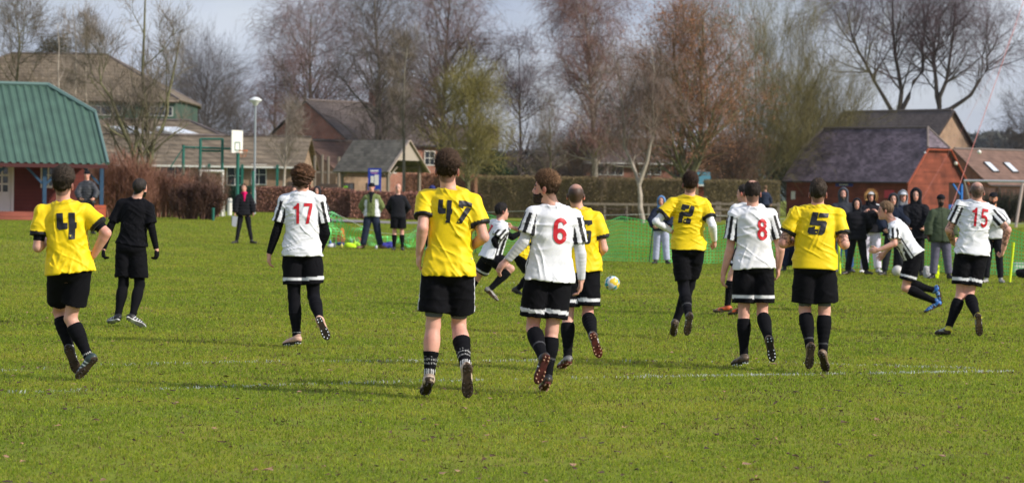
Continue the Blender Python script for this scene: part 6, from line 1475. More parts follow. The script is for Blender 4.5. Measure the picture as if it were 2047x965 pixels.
def put_number(S, J, shirt, root, org):
    txt, (x0, y0, x1, y1), kind = S['num']
    k = J['k']; D = J['P'][1]; me = shirt.data
    bvh = BVHTree.FromPolygons([tuple(v.co) for v in me.vertices], [tuple(p.vertices) for p in me.polygons])
    cx, cy = (x0+x1)/2, (y0+y1)/2; c = P(cx, cy, J['N'][1]-.05)-org
    lat = nrm(J['Rp']*.35+J['Rs']*.65); upv = J['ax']; fw = np.cross(upv, lat)
    fo = max(.35, abs(nrm(lat)[0])); wd = (x1-x0)*D/F/fo; ht = (y1-y0)*D/F/max(.5, abs(upv[2]))
    def place(polys, name, mat, lift):
        bm = bmesh.new()
        for q in polys:
            vs = [bm.verts.new((x-.5, y-.5, 0)) for x, y in q]; 
            try: bm.faces.new(vs)
            except ValueError: pass
        bmesh.ops.triangulate(bm, faces=bm.faces[:])
        for a, L_, nrm_ in (('x', wd, (1, 0, 0)), ('y', ht, (0, 1, 0))):
            n_ = max(3, int(L_/.009))
            for i in range(1, n_):
                co = (i/n_-.5, 0, 0) if a == 'x' else (0, i/n_-.5, 0)
                bmesh.ops.bisect_plane(bm, geom=bm.verts[:]+bm.edges[:]+bm.faces[:], plane_co=co, plane_no=nrm_)
        miss = []
        for v in bm.verts:
            base = Vector(c+lat*v.co.x*wd+upv*v.co.y*ht-fw*.6)
            h = bvh.ray_cast(base, Vector(fw), 1.2)
            if h[0] is None: miss.append(v)
            else: v.co = h[0]-Vector(fw)*lift+h[1]*0
        bmesh.ops.delete(bm, geom=miss, context='VERTS')
        m2 = bpy.data.meshes.new(name); bm.to_mesh(m2); bm.free(); o = bpy.data.objects.new(name, m2); COL.objects.link(o)
        m2.materials.append(mat); o.parent = shirt
        m2.polygons.foreach_set('use_smooth', np.ones(len(m2.polygons), bool))
    if kind == 'block':
        n = len(txt); gap = .12; w1 = (1-gap*(n-1))/n; polys = []
        for i, ch in enumerate(txt):
            polys += [[(i*(w1+gap)+x*w1, y) for x, y in q] for q in GLY[ch]]
        place(polys, 'shirt_number', M_NUM_BLACK, .0055)
        mk = [[(mx_-.035/n*1.5, my+.035), (mx_+.05/n*1.5, my+.035), (mx_+.02/n, my+.005), (mx_, my-.03), (mx_-.01, my+.01)] for mx_, my in MARKS.get(txt, [])]
        if mk: place(mk, 'number_mark', M_MARK, .0078)
    else:
        polys = []; n = len(txt); gap = .14; w1 = (1-gap*(n-1))/n
        for i, ch in enumerate(txt):
            for q in RED[ch]: polys.append([(i*(w1+gap)+x*w1, y) for x, y in q])
        place(polys, 'shirt_number', M_NUM_RED, .0055)
# ---------------------------------------------------------------- the players and the referee
K_Y = dict(kind='yellow', col=YEL, sleeve=.66, off=.012, hem=-.02, loose=.02)
K_W = dict(kind='stripe', col=WHITE, sleeve=.70, off=.012, hem=-.06, loose=.022, dirt=1)
SH_B = dict(col=BLACK, leg=.74, band=1); SH_P = dict(col=BLACK, leg=.74)
GREY = lin((95, 98, 106))
PL = []
PL.append(dict(label='player in yellow number 4 shirt jogging away at the far left', group='players in yellow shirts',
  gx=172, gy=757, st=424, yp=12, ys=2, yh=-4, pelvis=(140, 541), neck=(126, 404, -.2), head=(126, 371), tilt=3,
  armL=[(76, 494, -.3), (96, 478, 1)], armR=[(212, 466, -.4), (187, 510, .6), (178, 518, .5)],
  legL=[(119, 622, 1), (140, 700, -.4), (153, 737, -.2)], legR=[(141, 636, .6), (177, 713, -.3), (156, 752, .4)],
  top=K_Y, bottom=dict(SH_P, leg=.72), sock=.17, hstyle='short', vol=.022, hamp=.006, tufts=4500, tuftl=.035, hair=(.028, .020, .015), hair_top=(.05, .038, .03), short_under='LR',
  boot=dict(up=(.03, .05, .05), stripe=(.6, .65, .65)), num=('4', (115, 425, 155, 478), 'block'), anklemark=1, seed=3, sw=.185, muscle=1.08))
PL.append(dict(label='referee all in black with black gloves walking away on the left',
  gx=262, gy=650, st=293, yp=-6, ys=-6, yh=-32, pelvis=(262, 495), neck=(272, 397, 0), head=(280, 376), tilt=2,
  armL=[(221, 452, 0), (207, 498, .6), (205, 530, 0)], armR=[(303, 455, -.3), (313, 499, .5), (314, 530, 0)],
  legL=[(247, 568, .8), (236, 630, -.5), (220, 641, .7)], legR=[(279, 570, 1), (265, 631, -.8), (285, 648, -.2)],
  top=dict(col=BLACK*1.2, mat=M_CLOTH, sleeve=.80, off=.009, sl_loose=.004, hem=.06, loose=.016, fold=.006), bottom=dict(SH_P, leg=.80, g=.016), sock=.12, tights=BLACK, stubble=1.6, hstyle='short', vol=.001, hamp=.003, tufts=900, tuftl=.010, hair=(.022, .018, .017),
  under='LR', underc=BLACK, gloves='LR', boot=dict(up=(.015, .015, .018), stripe=(.7, .7, .72), mud=0, sole=(.5, .5, .5)), seed=5, curl=.9))
PL.append(dict(label='curly haired player in white number 17 shirt with black undersleeves and tights', group='players in black and white striped shirts',
  gx=587, gy=688, st=352, yp=3, ys=2, yh=-25, pelvis=(604, 503), neck=(604, 386, 0), head=(606, 362), tilt=0,
  armL=[(553, 462, -.2), (538, 508, .5), (537, 538, .2)], armR=[(651, 466, -.3), (639, 502, .8)],
  legL=[(588, 594, .3), (593, 671, -.3), (572, 685, .7)], legR=[(627, 592, .8), (640, 640, -1), (657, 681, .3)],
  top=dict(K_W, hem=-.07), bottom=dict(SH_B, leg=.72, g=.022), sock=.4, tights=BLACK*1.2, hstyle='curly', vol=.030, hside=.022, hamp=.020, tufts=3200, tuftl=.030, hair=(.045, .022, .012), hair_top=(.11, .055, .03), beard=1,
  under='LR', underc=BLACK, boot=dict(up=lin((205, 165, 145)), mud=0, sole=(.03, .02, .014), stud=(.7, .75, .85)), num=('17', (586, 406, 625, 447), 'red'), anklemark=1, seed=7))
PL.append(dict(label='tall player in yellow number 47 shirt, nearest the centre, seen from behind', group='players in yellow shirts',
  gx=853, gy=791, st=484, yp=0, ys=-3, yh=-3, pelvis=(896, 541), neck=(898, 379, 0), head=(894, 342), tilt=3,
  armL=[(845, 456, -.5), (838, 508, .5), (836, 538, .3)], armR=[(967, 474, -.3), (937, 497, .9)],
  legL=[(866, 650, .2), (858, 752, -.2), (849, 782, .8)], legR=[(917, 651, .8), (932, 737, -1), (935, 792, .25)],
  top=dict(K_Y, hem=-.05, loose=.012), bottom=dict(SH_P, leg=.74, g=.026, sidestripe=1, liner=GREY), sock=(.52, .35), sockmark=1, hstyle='short', vol=.015, hamp=.005, tufts=5000, tuftl=.038, hair=(.035, .020, .014), hair_top=(.06, .036, .024),
  boot=dict(up=lin((190, 170, 150)), sole=(.03, .018, .01)), num=('47', (876, 400, 944, 446), 'block'), seed=11, h=.0062, sw=.180))
PL.append(dict(label='bearded player in white number 6 shirt with white undersleeves, head turned left', group='players in black and white striped shirts',
  gx=1093, gy=778, st=436, yp=12, ys=10, yh=76, pelvis=(1097, 553), neck=(1108, 411, 0), head=(1091, 378), tilt=1, hp=3,
  armL=[(1047, 483, -.2), (1013, 521, .2), (991, 543, .1)], armR=[(1161, 508, -.3), (1162, 560, .4), (1158, 592, .2)],
  legL=[(1065, 656, .7), (1086, 716, -1), (1072, 771, -.1)], legR=[(1103, 661, .3), (1094, 752, -.2), (1087, 772, .7)],
  top=dict(K_W, hem=-.05), bottom=dict(SH_B, leg=.76, g=.026), sock=.15, hstyle='short', vol=.018, hamp=.005, tufts=5000, tuftl=.030, hair=(.040, .022, .013), hair_top=(.16, .09, .05), beard=1, beardc=(.03, .018, .012), sweep=(-.3, 0, .4),
  under='LR', underc=WHITE*.8, tape=.62, boot=dict(up=(.02, .02, .025), stripe=(.7, .7, .7), sole=(.07, .012, .01), stud=(.5, .3, .2)), num=('6', (1103, 435, 1131, 487), 'red'), seed=13, h=.0055))
PL.append(dict(label='balding player in yellow number 6 shirt half hidden behind the bearded player', group='players in yellow shirts',
  gx=1130, gy=737, st=370, yp=-6, ys=-8, yh=-4, pelvis=(1160, 539), neck=(1156, 418, 0), head=(1151, 392), tilt=3,
  armL=[(1112, 490, -.3), (1118, 530, .5)], armR=[(1207, 497, -.3), (1186, 520, .8)],
  legL=[(1135, 633, .4), (1135, 713, -.4), (1121, 730, .7)], legR=[(1175, 630, .9), (1186, 672, -1), (1200, 718, .2)],
  top=dict(K_Y, hem=-.03), bottom=dict(SH_B, leg=.78, g=.020), sock=(.16, .10), hair=(.045, .025, .018), stubble=1.25,
  boot=dict(up=(.2, .19, .19), stripe=(.6, .6, .6), sole=(.09, .015, .01), stud=(.5, .3, .2)), num=('6', (1157, 440, 1186, 487), 'block'), seed=17, sw=.175, curl=.9, fat=.01))
PL.append(dict(label='player in yellow number 2 shirt with long white sleeves running away', group='players in yellow shirts',
  gx=1362, gy=668, st=321, yp=0, ys=-2, yh=-4, pelvis=(1376, 497), neck=(1378, 393, 0), head=(1380, 370), tilt=2,
  armL=[(1312, 443, -.6), (1343, 463, .5)], armR=[(1424, 451, -.6), (1428, 481, .8)],
  legL=[(1367, 578, .3), (1377, 632, -.8), (1373, 666, .2)], legR=[(1378, 570, .9), (1351, 642, -.5), (1347, 664, .6)],
  top=dict(K_Y, hem=-.02), bottom=dict(SH_P, leg=.78, g=.010, flare=0), sock=.30, tights=BLACK*1.6, tape=.62, hstyle='short', vol=.015, hamp=.005, tufts=3500, tuftl=.030, hair=(.025, .014, .010),
  under='LR', underc=WHITE, boot=dict(up=(.09, .075, .06), stripe=(.6, .6, .6)), num=('2', (1355, 408, 1388, 448), 'block'), seed=19, curl=1.2))
PL.append(dict(label='dark haired player in white number 8 shirt with a bald patch on his crown', group='players in black and white striped shirts',
  gx=1485, gy=729, st=363, yp=3, ys=0, yh=-2, pelvis=(1507, 533), neck=(1505, 414, 0), head=(1504, 387), tilt=1,
  armL=[(1459, 500, -.3), (1446, 547, .4), (1443, 577, .2)], armR=[(1560, 498, -.3), (1556, 535, .5), (1555, 558, .2)],
  legL=[(1487, 627, .3), (1487, 710, -.3), (1468, 725, .75)], legR=[(1524, 627, .8), (1537, 680, -1), (1545, 722, .2)],
  top=dict(K_W, hem=-.03), bottom=dict(SH_B, leg=.76, g=.024), sock=.12, hstyle='short', vol=.007, hamp=.005, tufts=1800, tuftl=.016, hair=(.016, .011, .009), bald=1,
  boot=dict(up=lin((105, 88, 72)), sole=(.02, .014, .01), stud=(.8, .85, .9)), num=('8', (1512, 437, 1533, 480), 'red'), seed=23, sw=.178, muscle=1.05))
PL.append(dict(label='heavily built player in yellow number 5 shirt with tattooed arms', group='players in yellow shirts',
  gx=1640, gy=736, st=371, yp=0, ys=0, yh=-3, pelvis=(1629, 534), neck=(1634, 412, 0), head=(1635, 388), tilt=1,
  armL=[(1566, 486, -.6), (1592, 482, .9)], armR=[(1688, 488, -.5), (1676, 474, 1)],
  legL=[(1609, 620, .5), (1619, 693, -.6), (1617, 730, .2)], legR=[(1648, 621, .3), (1645, 704, -.4), (1650, 731, .45)],
  top=dict(K_Y, hem=-.03, loose=.016), bottom=dict(SH_P, leg=.80, g=.03, flare=.02, liner=GREY), sock=.12, tape=.80, hstyle='short', vol=.020, hamp=.005, tufts=1500, tuftl=.018, hair=(.018, .013, .010), hair_top=(.045, .032, .024),
  tattoo='LRF', boot=dict(up=lin((120, 100, 82)), sole=(.03, .02, .012)), num=('5', (1613, 424, 1655, 469), 'block'), seed=29, sw=.205, fat=.034, muscle=1.22, thick=1.08))
PL.append(dict(label='player in white number 15 shirt with tattooed arms and shaved head', group='players in black and white striped shirts',
  gx=1885, gy=668, st=312, yp=-4, ys=-6, yh=-4, pelvis=(1942, 506), neck=(1952, 402, 0), head=(1953, 384), tilt=5,
  armL=[(1897, 459, -.5), (1905, 484, 1), (1911, 486, .6)], armR=[(2014, 459, -.4), (2006, 497, .6), (2003, 512, .4)],
  legL=[(1920, 590, .7), (1896, 655, -.6), (1877, 664, .6)], legR=[(1937, 590, 1), (1954, 634, -1), (1959, 675, .2)],
  top=dict(K_W, hem=-.02), bottom=dict(SH_B, leg=.74, g=.022), sock=.14, hair=(.04, .03, .025), stubble=1.0, tattoo='LRF', muscle=1.1,
  boot=dict(up=(.25, .26, .25), heel=(.55, .5, .02), sole=(.05, .03, .015)), num=('15', (1941, 416, 1974, 453), 'red'), seed=31, sw=.182, curl=1.0))
PL.append(dict(label='striped player in an orange boot mostly hidden behind the number 8', group='players in black and white striped shirts',
  gx=1440, gy=630, st=258, yp=30, ys=5, yh=55, pelvis=(1499, 491), neck=(1494, 406, 0), head=(1487, 387), tilt=3,
  armL=[(1470, 455, 0), (1490, 480, .8)], armR=[(1538, 462, 0), (1535, 490, .6)],
  legL=[(1463, 549, .4), (1454, 611, -.2), (1428, 622, .4)], legR=[(1488, 556, .5), (1481, 613, -.2), (1460, 626, .3)],
  top=dict(K_W), bottom=dict(SH_B), sock=.20, hstyle='short', vol=.006, hamp=.003, tufts=200, hair=(.02, .016, .014), stubble=.2,
  boot=dict(up=(.55, .10, .03), toe=lin((120, 95, 75)), sole=(.06, .04, .02)), seed=37))
PL.append(dict(label='striped player with black sleeves sprinting right with a loose stride near the centre', group='players in black and white striped shirts',
  gx=988, gy=602, st=244, yp=-72, ys=-58, yh=-66, pelvis=(981, 515), neck=(999, 441, 0), head=(1003, 424), tilt=8,
  armL=[(1024, 474, .3), (1043, 464, .4)], armR=[(988, 480, -.3), (995, 502, .5), (986, 509, .2)],
  legL=[(953, 556, .5), (930, 585, 0), (924, 602, 0)], legR=[(1021, 537, -.2), (980, 577, -.3), (995, 601, 0)],
  top=dict(K_W, hem=-.02), bottom=dict(SH_B, leg=.7), sock=.12, hstyle='short', vol=.014, hamp=.006, tufts=500, tuftl=.02, hair=(.010, .008, .008), under='LR', underc=BLACK,
  boot=dict(up=(.25, .23, .22), sole=(.08, .04, .02)), num=('7', (969, 447, 980, 470), 'red'), seed=41))
PL.append(dict(label='yellow shirted player with a tattooed forearm running behind the bearded player', group='players in yellow shirts',
  gx=1040, gy=590, st=240, yp=-60, ys=-40, yh=-50, pelvis=(1040, 510), neck=(1076, 444, 0), head=(1088, 424), tilt=0,
  armL=[(1046, 461, .2), (1024, 455, -.3)], armR=[(1100, 490, 0), (1110, 515, .4)],
  legL=[(1066, 548, .3), (1034, 577, 0), (1046, 592, 0)], legR=[(1075, 560, .2), (1090, 600, 0), (1104, 606, 0)],
  top=dict(K_Y), bottom=dict(SH_P), sock=.15, hstyle='short', vol=.01, hair=(.03, .02, .015), tattoo='LF', boot=dict(up=(.02, .02, .02)), seed=43, air=1))
PL.append(dict(label='striped player in blue boots sprinting left past the white corner flag', group='players in black and white striped shirts',
  gx=1855, gy=627, st=264, yp=78, ys=66, yh=78, pelvis=(1827, 512), neck=(1785, 441, 0), head=(1770, 422), tilt=-6,
  armL=[(1788, 487, -.3), (1756, 500, -.2), (1742, 501, 0)], armR=[(1790, 480, .3), (1768, 505, .3)],
  legL=[(1810, 575, -.2), (1871, 603, -.2), (1851, 622, 0)], legR=[(1812, 566, .3), (1868, 580, .2), (1882, 606, 0)],
  top=dict(K_W, hem=-.0), bottom=dict(SH_B, leg=.76), sock=.12, hstyle='short', vol=.014, hamp=.005, tufts=500, tuftl=.02, hair=(.07, .042, .026), hair_top=(.16, .10, .06),
  boot=dict(up=(.02, .14, .45), sole=(.06, .03, .015), stripe=(.3, .45, .6)), seed=47, air=1))
import time as _t
_t0 = _t.time()
JP = {}
for S_ in PL:
    r_, j_ = build_person(S_); JP[S_['label']] = j_
    for a, b, l in (('P', 'N', .575), ('SL', 'EL', .3), ('EL', 'WL', .255), ('SR', 'ER', .3), ('ER', 'WR', .255), ('hL', 'KL', .44), ('KL', 'AL', .43), ('hR', 'KR', .44), ('KR', 'AR', .43)):
        d = np.linalg.norm(j_[a]-j_[b])/j_['k']
        if d > l*1.12: print('STRETCH', S_['label'][:40], a, b, round(d/l, 2))
    print('PERSON', S_['label'][:44], 'D', round(j_['D'], 1), 'H', round(j_['k']*1.8, 2), 'minz', round(min(foot_frame(j_, s)[q][2] for s in 'LR' for q in ('heel', 'toe')), 3))
print('players', round(_t.time()-_t0, 1))
# ---------------------------------------------------------------- people standing round the pitch
def stander(px, head_y, feet, yaw=180, arms='down', lean=0, spread=.14, hy=None, **kw):
    """pose of a standing person from where head top and feet appear"""
    st = (feet-head_y)*1.0; g = dict(gx=px, gy=feet, st=st, yp=yaw, ys=yaw, yh=hy if hy is not None else yaw)
    u = st/1.8                                        # pixels per metre
    sg = 1 if math.cos(RAD(yaw)) > 0 else -1          # screen side of the person's right
    X = lambda m: px+sg*m*u
    g['pelvis'] = (px, feet-.94*u); g['neck'] = (px+lean, feet-1.49*u, 0); g['head'] = (px+lean*1.2, feet-1.675*u); g['sw'] = .155; g['sdrop'] = .095
    tp = {'down': ((.245, 1.17, -.2), (.27, .92, -.5), None), 'pockets': ((.27, 1.18, -.5), (.20, 1.00, -.9), (.13, .96, -.7)), 'back': ((.27, 1.17, .8), (.16, 1.0, .8), (.08, .98, .6)),
          'folded': ((.25, 1.22, -.3), (.06, 1.24, -1), (-.04, 1.26, -.3)), 'phone': ((.24, 1.17, -.4), (.14, 1.33, -1), (.05, 1.42, -.5))}[arms]
    for s, k in (('R', 1), ('L', -1)):
        g['arm'+s] = [(X(k*tp[0][0]), feet-tp[0][1]*u, tp[0][2]*(-1 if sg > 0 else 1)), (X(k*tp[1][0]), feet-tp[1][1]*u, tp[1][2]*(-1 if sg > 0 else 1)), tp[2] and (X(k*tp[2][0]), feet-tp[2][1]*u, tp[2][2]*(-1 if sg > 0 else 1))]
        sp = spread*(1 if k > 0 else 1)
        g['leg'+s] = [(X(k*(.09+sp*.2)), feet-.51*u, 0), (X(k*(.09+sp*.45)), feet-.085*u, 0), (X(k*(.10+sp*.9)), feet-.02*u, -.97)]
    g.update(kw); return g
JK = lambda c, **k: dict(dict(col=np.array(c, float), sleeve=1.93, off=.022, sl_loose=.016, hem=-.10, loose=.02, fold=.006, mat=M_CLOTH, name='jacket'), **k)
TR = lambda c, **k: dict(dict(col=np.array(c, float), leg=1.93, g=.022, fold=.005), **k)
NAVY = np.array([.018, .024, .045]); BLK = np.array([.012, .012, .016]); CHAR = np.array([.03, .032, .04])
def hood(col, col2=None, open_=.075, size=1.0, down=False):
    """hood worn up round the face, or lying on the shoulders"""
    def f(J, root, org, k):
        H, hf, hu, hr = J['H'], J['Hf'], J['Hu'], J['Hr']; U = Field(H-.32*k, H+.32*k, .012)
        fn, a, b = f_ell(H+hu*.012*k-hf*.018*k, (hr, hf, hu), (.118*k*size, .135*k*size, .150*k*size)); U.add(fn, a, b, 0, .03)
        fn, a, b = f_limb(H-hu*.05*k-hf*.03*k, J['N']+J['ax']*.0*k, [(0, .10*k*size), (1, .115*k*size)]); U.add(fn, a, b, .04, .03)
        fn, a, b = f_ell(H+hf*.13*k-hu*.012*k, (hr, hf, hu), ((open_+.006)*k, .175*k, .112*k)); U.add(fn, a, b, .012, .03, mode='s')
        fn, a, b = f_ell(H+hu*.0*k, (hr, hf, hu), (.088*k, .11*k, .125*k)); U.add(fn, a, b, .01, .03, mode='s')
        U.add(lambda p: ((p-H.astype(np.float32))@hf.astype(np.float32)+.25*np.maximum(0, -((p-H.astype(np.float32))@hu.astype(np.float32)))*0-.072*k), H-.3, H+.3, .01, mode='i')
        U.add(lambda p: .006*snoise(p, 28, 3), H-.3, H+.3, mode='add')
        v, fc = U.mesh(); mesh_obj('hood', v-org, fc, M_CLOTH, root, cols=np.tile(col, (len(v), 1)))
        if col2 is not None:                               # fur trim
            mb = MB(); r = np.random.default_rng(2); c = H+hf*.075*k-hu*.008*k
            for i in range(420):
                t = r.uniform(-.18*math.pi, 1.18*math.pi); b0 = c+hr*math.cos(t)*.115*k+hu*math.sin(t)*.140*k
                d = nrm(hr*math.cos(t)*1.2+hu*math.sin(t)*1.2+hf*r.uniform(-.2, 1)+r.normal(0, .35, 3))*r.uniform(.03, .06)*k; w = nrm(np.cross(d, r.normal(size=3)))*.011*k
                mb.add([b0-w-org, b0+w-org, b0+d-org], [[0, 1, 2]]); mb.add([b0-nrm(np.cross(w, d))*.011*k-org, b0+nrm(np.cross(w, d))*.011*k-org, b0+d-org], [[0, 1, 2]])
            mb.tube([c+hr*math.cos(t)*.112*k+hu*math.sin(t)*.137*k-org for t in np.linspace(-.2*math.pi, 1.2*math.pi, 18)], .020*k, 6)
            mb.build('fur_trim', mat_plain(tuple(round(float(x), 3) for x in col2), .9, 'fur'), root)
    return f
def hat(col, kind='beanie', bob=None, peak=None):
    def f(J, root, org, k):
        H, hf, hu, hr = J['H'], J['Hf'], J['Hu'], J['Hr']; U = Field(H-.26*k, H+.30*k, .010)
        fn, a, b = f_ell(H+hu*.045*k-hf*.006*k, (hr, hf, hu), (.092*k, .112*k, .092*k)); U.add(fn, a, b, 0, .03)
        U.add(lambda p: (.030 if kind == 'beanie' else .045)*k-((p-H.astype(np.float32))@hu.astype(np.float32)), H-.3, H+.3, .004, mode='i')
        if kind == 'cap': fn, a, b = f_ell(H+hu*.052*k+hf*.125*k, (hr, hf, hu), (.075*k, .075*k, .012*k)); U.add(fn, a, b, .01, .03)
        if bob is not None: fn, a, b = f_ell(H+hu*.155*k, (hr, hf, hu), (.035*k,)*3); U.add(fn, a, b, .004, .03)
        v, fc = U.mesh(); c = np.tile(col, (len(v), 1)).astype(float); q = v-H
        if bob is not None: c[(q@hu) > .13*k] = bob
        if peak is not None: c[(q@hf) > .10*k] = peak
        mesh_obj('hat', v-org, fc, M_CLOTH, root, cols=c)
    return f
def extras(*fs):
    def f(J, root, org, k):
        for g in fs: g(J, root, org, k)
    return f
def scarf(col):
    def f(J, root, org, k):
        U = Field(J['N']-.25, J['N']+.3, .012); c = J['N']+J['ax']*.02*k+J['Fs']*.01*k
        fn, a, b = f_ell(c, (J['Rs'], J['Fs'], J['ax']), (.095*k, .095*k, .06*k)); U.add(fn, a, b, 0, .03)
        fn, a, b = f_limb(c+J['Fs']*.07*k, c+J['Fs']*.13*k-J['ax']*.22*k, [(0, .05*k), (1, .03*k)]); U.add(fn, a, b, .03, .03)
        U.add(lambda p: .008*snoise(p, 40, 1), c-.3, c+.3, mode='add'); v, fc = U.mesh(); mesh_obj('scarf', v-org, fc, M_CLOTH, root, cols=np.tile(col, (len(v), 1)))
    return f
WG = 'people watching from the touchline'
shoe = dict(studs=False, bulky=1)
CR = [
 stander(174, 341, 468, arms='pockets', label='man in black puffer jacket and bobble hat by the pavilion veranda', group=WG, top=JK(CHAR*1.1, puff=.075, fold=.003, mat=M_PUFF), bottom=TR(BLK), extra=extras(hat(BLK, bob=BLK)), boot=(.03, .03, .03), seed=61, **shoe),
 stander(488, 367, 487, yaw=190, hy=170, arms='down', spread=.30, label='woman in black padded coat and pink scarf carrying papers by the lamp post', group=WG, top=JK(BLK, puff=.09, fold=.003, hem=-.16, off=.030), bottom=TR(BLK, g=.006), hstyle='short', vol=.012, hair=(.06, .035, .022), tufts=150,
   extra=extras(scarf(lin((190, 20, 90)))), boot=(.02, .02, .02), seed=62, **shoe),
 stander(588, 372, 489, arms='down', label='person in grey green coat mostly hidden behind the curly haired number 17', group=WG, top=JK((.07, .08, .06)), bottom=TR(CHAR), hstyle='short', boot=(.03, .03, .03), seed=63, **shoe),
 stander(634, 374, 492, yaw=170, arms='pockets', label='person in dark hooded coat right of the curly haired number 17', group=WG, top=JK(CHAR, puff=.08, fold=.003), bottom=TR(BLK), hood=1, extra=hood(CHAR*.8), boot=(.03, .03, .03), seed=64, **shoe),
 stander(743, 366, 497, yaw=176, arms='back', spread=.34, label='man in olive green anorak and black beanie in front of the brown hedge', group=WG, top=JK(lin((112, 122, 78)), hem=-.10, off=.032, kind='panel', zip=1), bottom=TR(NAVY*1.2, g=.035), extra=extras(hat(BLK), scarf(BLK)), boot=lin((120, 85, 60)), seed=65, **shoe),
 stander(796, 367, 501, yaw=178, arms='back', spread=.05, label='bald man in black tracksuit top, shorts and long black socks', group=WG, top=JK(BLK*1.2, off=.016, fold=.003), bottom=dict(SH_P, leg=.80, g=.03), sock=.18, boot=(.03, .03, .03), stubble=.12, hair=(.1, .07, .05), seed=66),
 stander(864, 371, 500, yaw=180, arms='pockets', label='person in navy beanie hidden behind the number 47', group=WG, top=JK(NAVY*.8), bottom=dict(SH_P), sock=.2, extra=hat(lin((50, 55, 105))), beard=1, hair=(.05, .03, .02), boot=(.02, .2, .12), seed=67),
 stander(1322, 393, 528, yaw=172, arms='pockets', label='boy in pale blue hood, navy coat and light grey joggers', group=WG, top=JK(NAVY, off=.030), bottom=TR(lin((170, 175, 200)), g=.03), hood=1, extra=hood(lin((95, 130, 175))), boot=(.03, .03, .03), seed=68, **shoe),
 stander(1530, 371, 446, yaw=20, arms='down', label='small distant man in navy coat walking beyond the rail fence', group=WG, top=JK(NAVY*1.3), bottom=TR(BLK), hstyle='short', hair=(.12, .07, .04), boot=(.03, .03, .03), seed=69, **shoe),
 stander(1686, 377, 545, yaw=172, arms='pockets', label='big bearded man in charcoal hood and blue jeans, left end of the barn crowd', group=WG, top=JK(CHAR*1.4, off=.040, hem=-.2), bottom=TR(lin((60, 95, 145)), g=.03), hood=1, beard=1, hair=(.08, .07, .06), extra=hood(CHAR*1.8), boot=(.08, .09, .12), seed=70, sw=.175, fat=.03, **shoe),
 stander(1713, 398, 549, yaw=176, arms='back', spread=.30, label='short person in black hooded coat and trousers, second from left by the barn', group=WG, top=JK(BLK, off=.036, puff=.10, fold=.003, hem=-.2), bottom=TR(BLK, g=.02), hood=1, extra=hood(BLK*1.3), boot=(.05, .04, .04), seed=71, **shoe),
 stander(1741, 381, 546, yaw=176, arms='phone', label='woman in fur trimmed hood and white joggers behind the corner flag', group=WG, top=JK(BLK*1.4, off=.032), bottom=TR(lin((215, 210, 230)), g=.03), hood=1, extra=extras(hood(BLK, col2=lin((196, 152, 100))), hat(WHITE*.8, 'cap')), hstyle='short', hair=(.09, .05, .03), boot=(.7, .7, .72), seed=72, **shoe),
 stander(1786, 388, 551, yaw=174, arms='pockets', spread=.24, label='young lad in dark hood behind the sprinting striped player', group=WG, top=JK(NAVY*.8, off=.04), bottom=TR(CHAR*.8, g=.018), hood=1, extra=hood(CHAR, open_=.082), boot=(.03, .03, .03), seed=73, **shoe),
 stander(1805, 382, 547, yaw=182, arms='pockets', label='lad in pale cap and grey hood between two dark hooded people', group=WG, top=JK(NAVY, off=.03), bottom=TR(BLK), hood=1, extra=extras(hood(lin((120, 122, 130)), open_=.09), hat(lin((190, 192, 200)), 'cap')), boot=(.03, .03, .03), seed=74, **shoe),
 stander(1831, 379, 552, yaw=170, arms='pockets', spread=.05, label='tallest person in long black hooded parka right of the sprinting striped player', group=WG, top=JK(BLK, off=.040, hem=-.28), bottom=TR(BLK, g=.012), hood=1, extra=hood(BLK*1.1, open_=.07, size=1.08), boot=(.03, .03, .03), seed=75, sw=.165, **shoe),
 stander(1881, 389, 558, yaw=180, arms='down', spread=.18, label='man in long olive green parka, black beanie and grey joggers', group=WG, top=JK(lin((68, 78, 62)), off=.040, hem=-.26, zip=1, loose=.035), bottom=TR(lin((96, 94, 112)), g=.03), skin=SKIN_DARK, beard=1, beardc=(.01, .008, .007), hair=(.01, .008, .007), extra=hat(BLK, 'beanie'), boot=(.02, .02, .025), seed=76, sw=.165, **shoe),
 stander(1986, 385, 566, yaw=170, arms='folded', spread=.12, label='bearded substitute in black cap and pale striped top behind the number 15', group=WG, top=JK(WHITE*.85, off=.018, kind='panel', fold=.004), bottom=TR(BLK, g=.012), extra=hat(BLK, 'cap'), skin=SKIN_TAN, beard=1, hair=(.02, .014, .01), boot=(.4, .4, .38), seed=77),
]
# a spectator crouching on the grass behind the number 5
CR.append(dict(label='person in navy sitting hunched on the grass behind the heavily built number 5', group=WG, gx=1585, gy=541, st=160, yp=160, ys=160, yh=150, hp=-15, air=1, pelvis=(1585, 522), neck=(1586, 479, .3), head=(1583, 463),
  armL=[(1602, 500, -.5), (1590, 484, -.6)], armR=[(1573, 503, -.5), (1577, 483, -.6)], legL=[(1601, 497, -.9), (1604, 533, -.2), (1606, 540, -.9)], legR=[(1572, 500, -.9), (1568, 534, -.2), (1564, 541, -.9)],
  top=JK(NAVY), bottom=TR(NAVY), hstyle='short', hair=(.04, .025, .02), boot=(.03, .03, .03), seed=78, **shoe))
_t0 = _t.time()
for S_ in CR:
    r_, j_ = build_person(S_); JP[S_['label']] = j_
    print('CROWD', S_['label'][:44], 'D', round(j_['D'], 1), 'H', round(j_['k']*1.8, 2), 'minz', round(min(foot_frame(j_, s)[q][2]-float(gz(foot_frame(j_, s)[q][0], foot_frame(j_, s)[q][1])) for s in 'LR' for q in ('heel', 'toe')), 3))
print('crowd', round(_t.time()-_t0, 1))
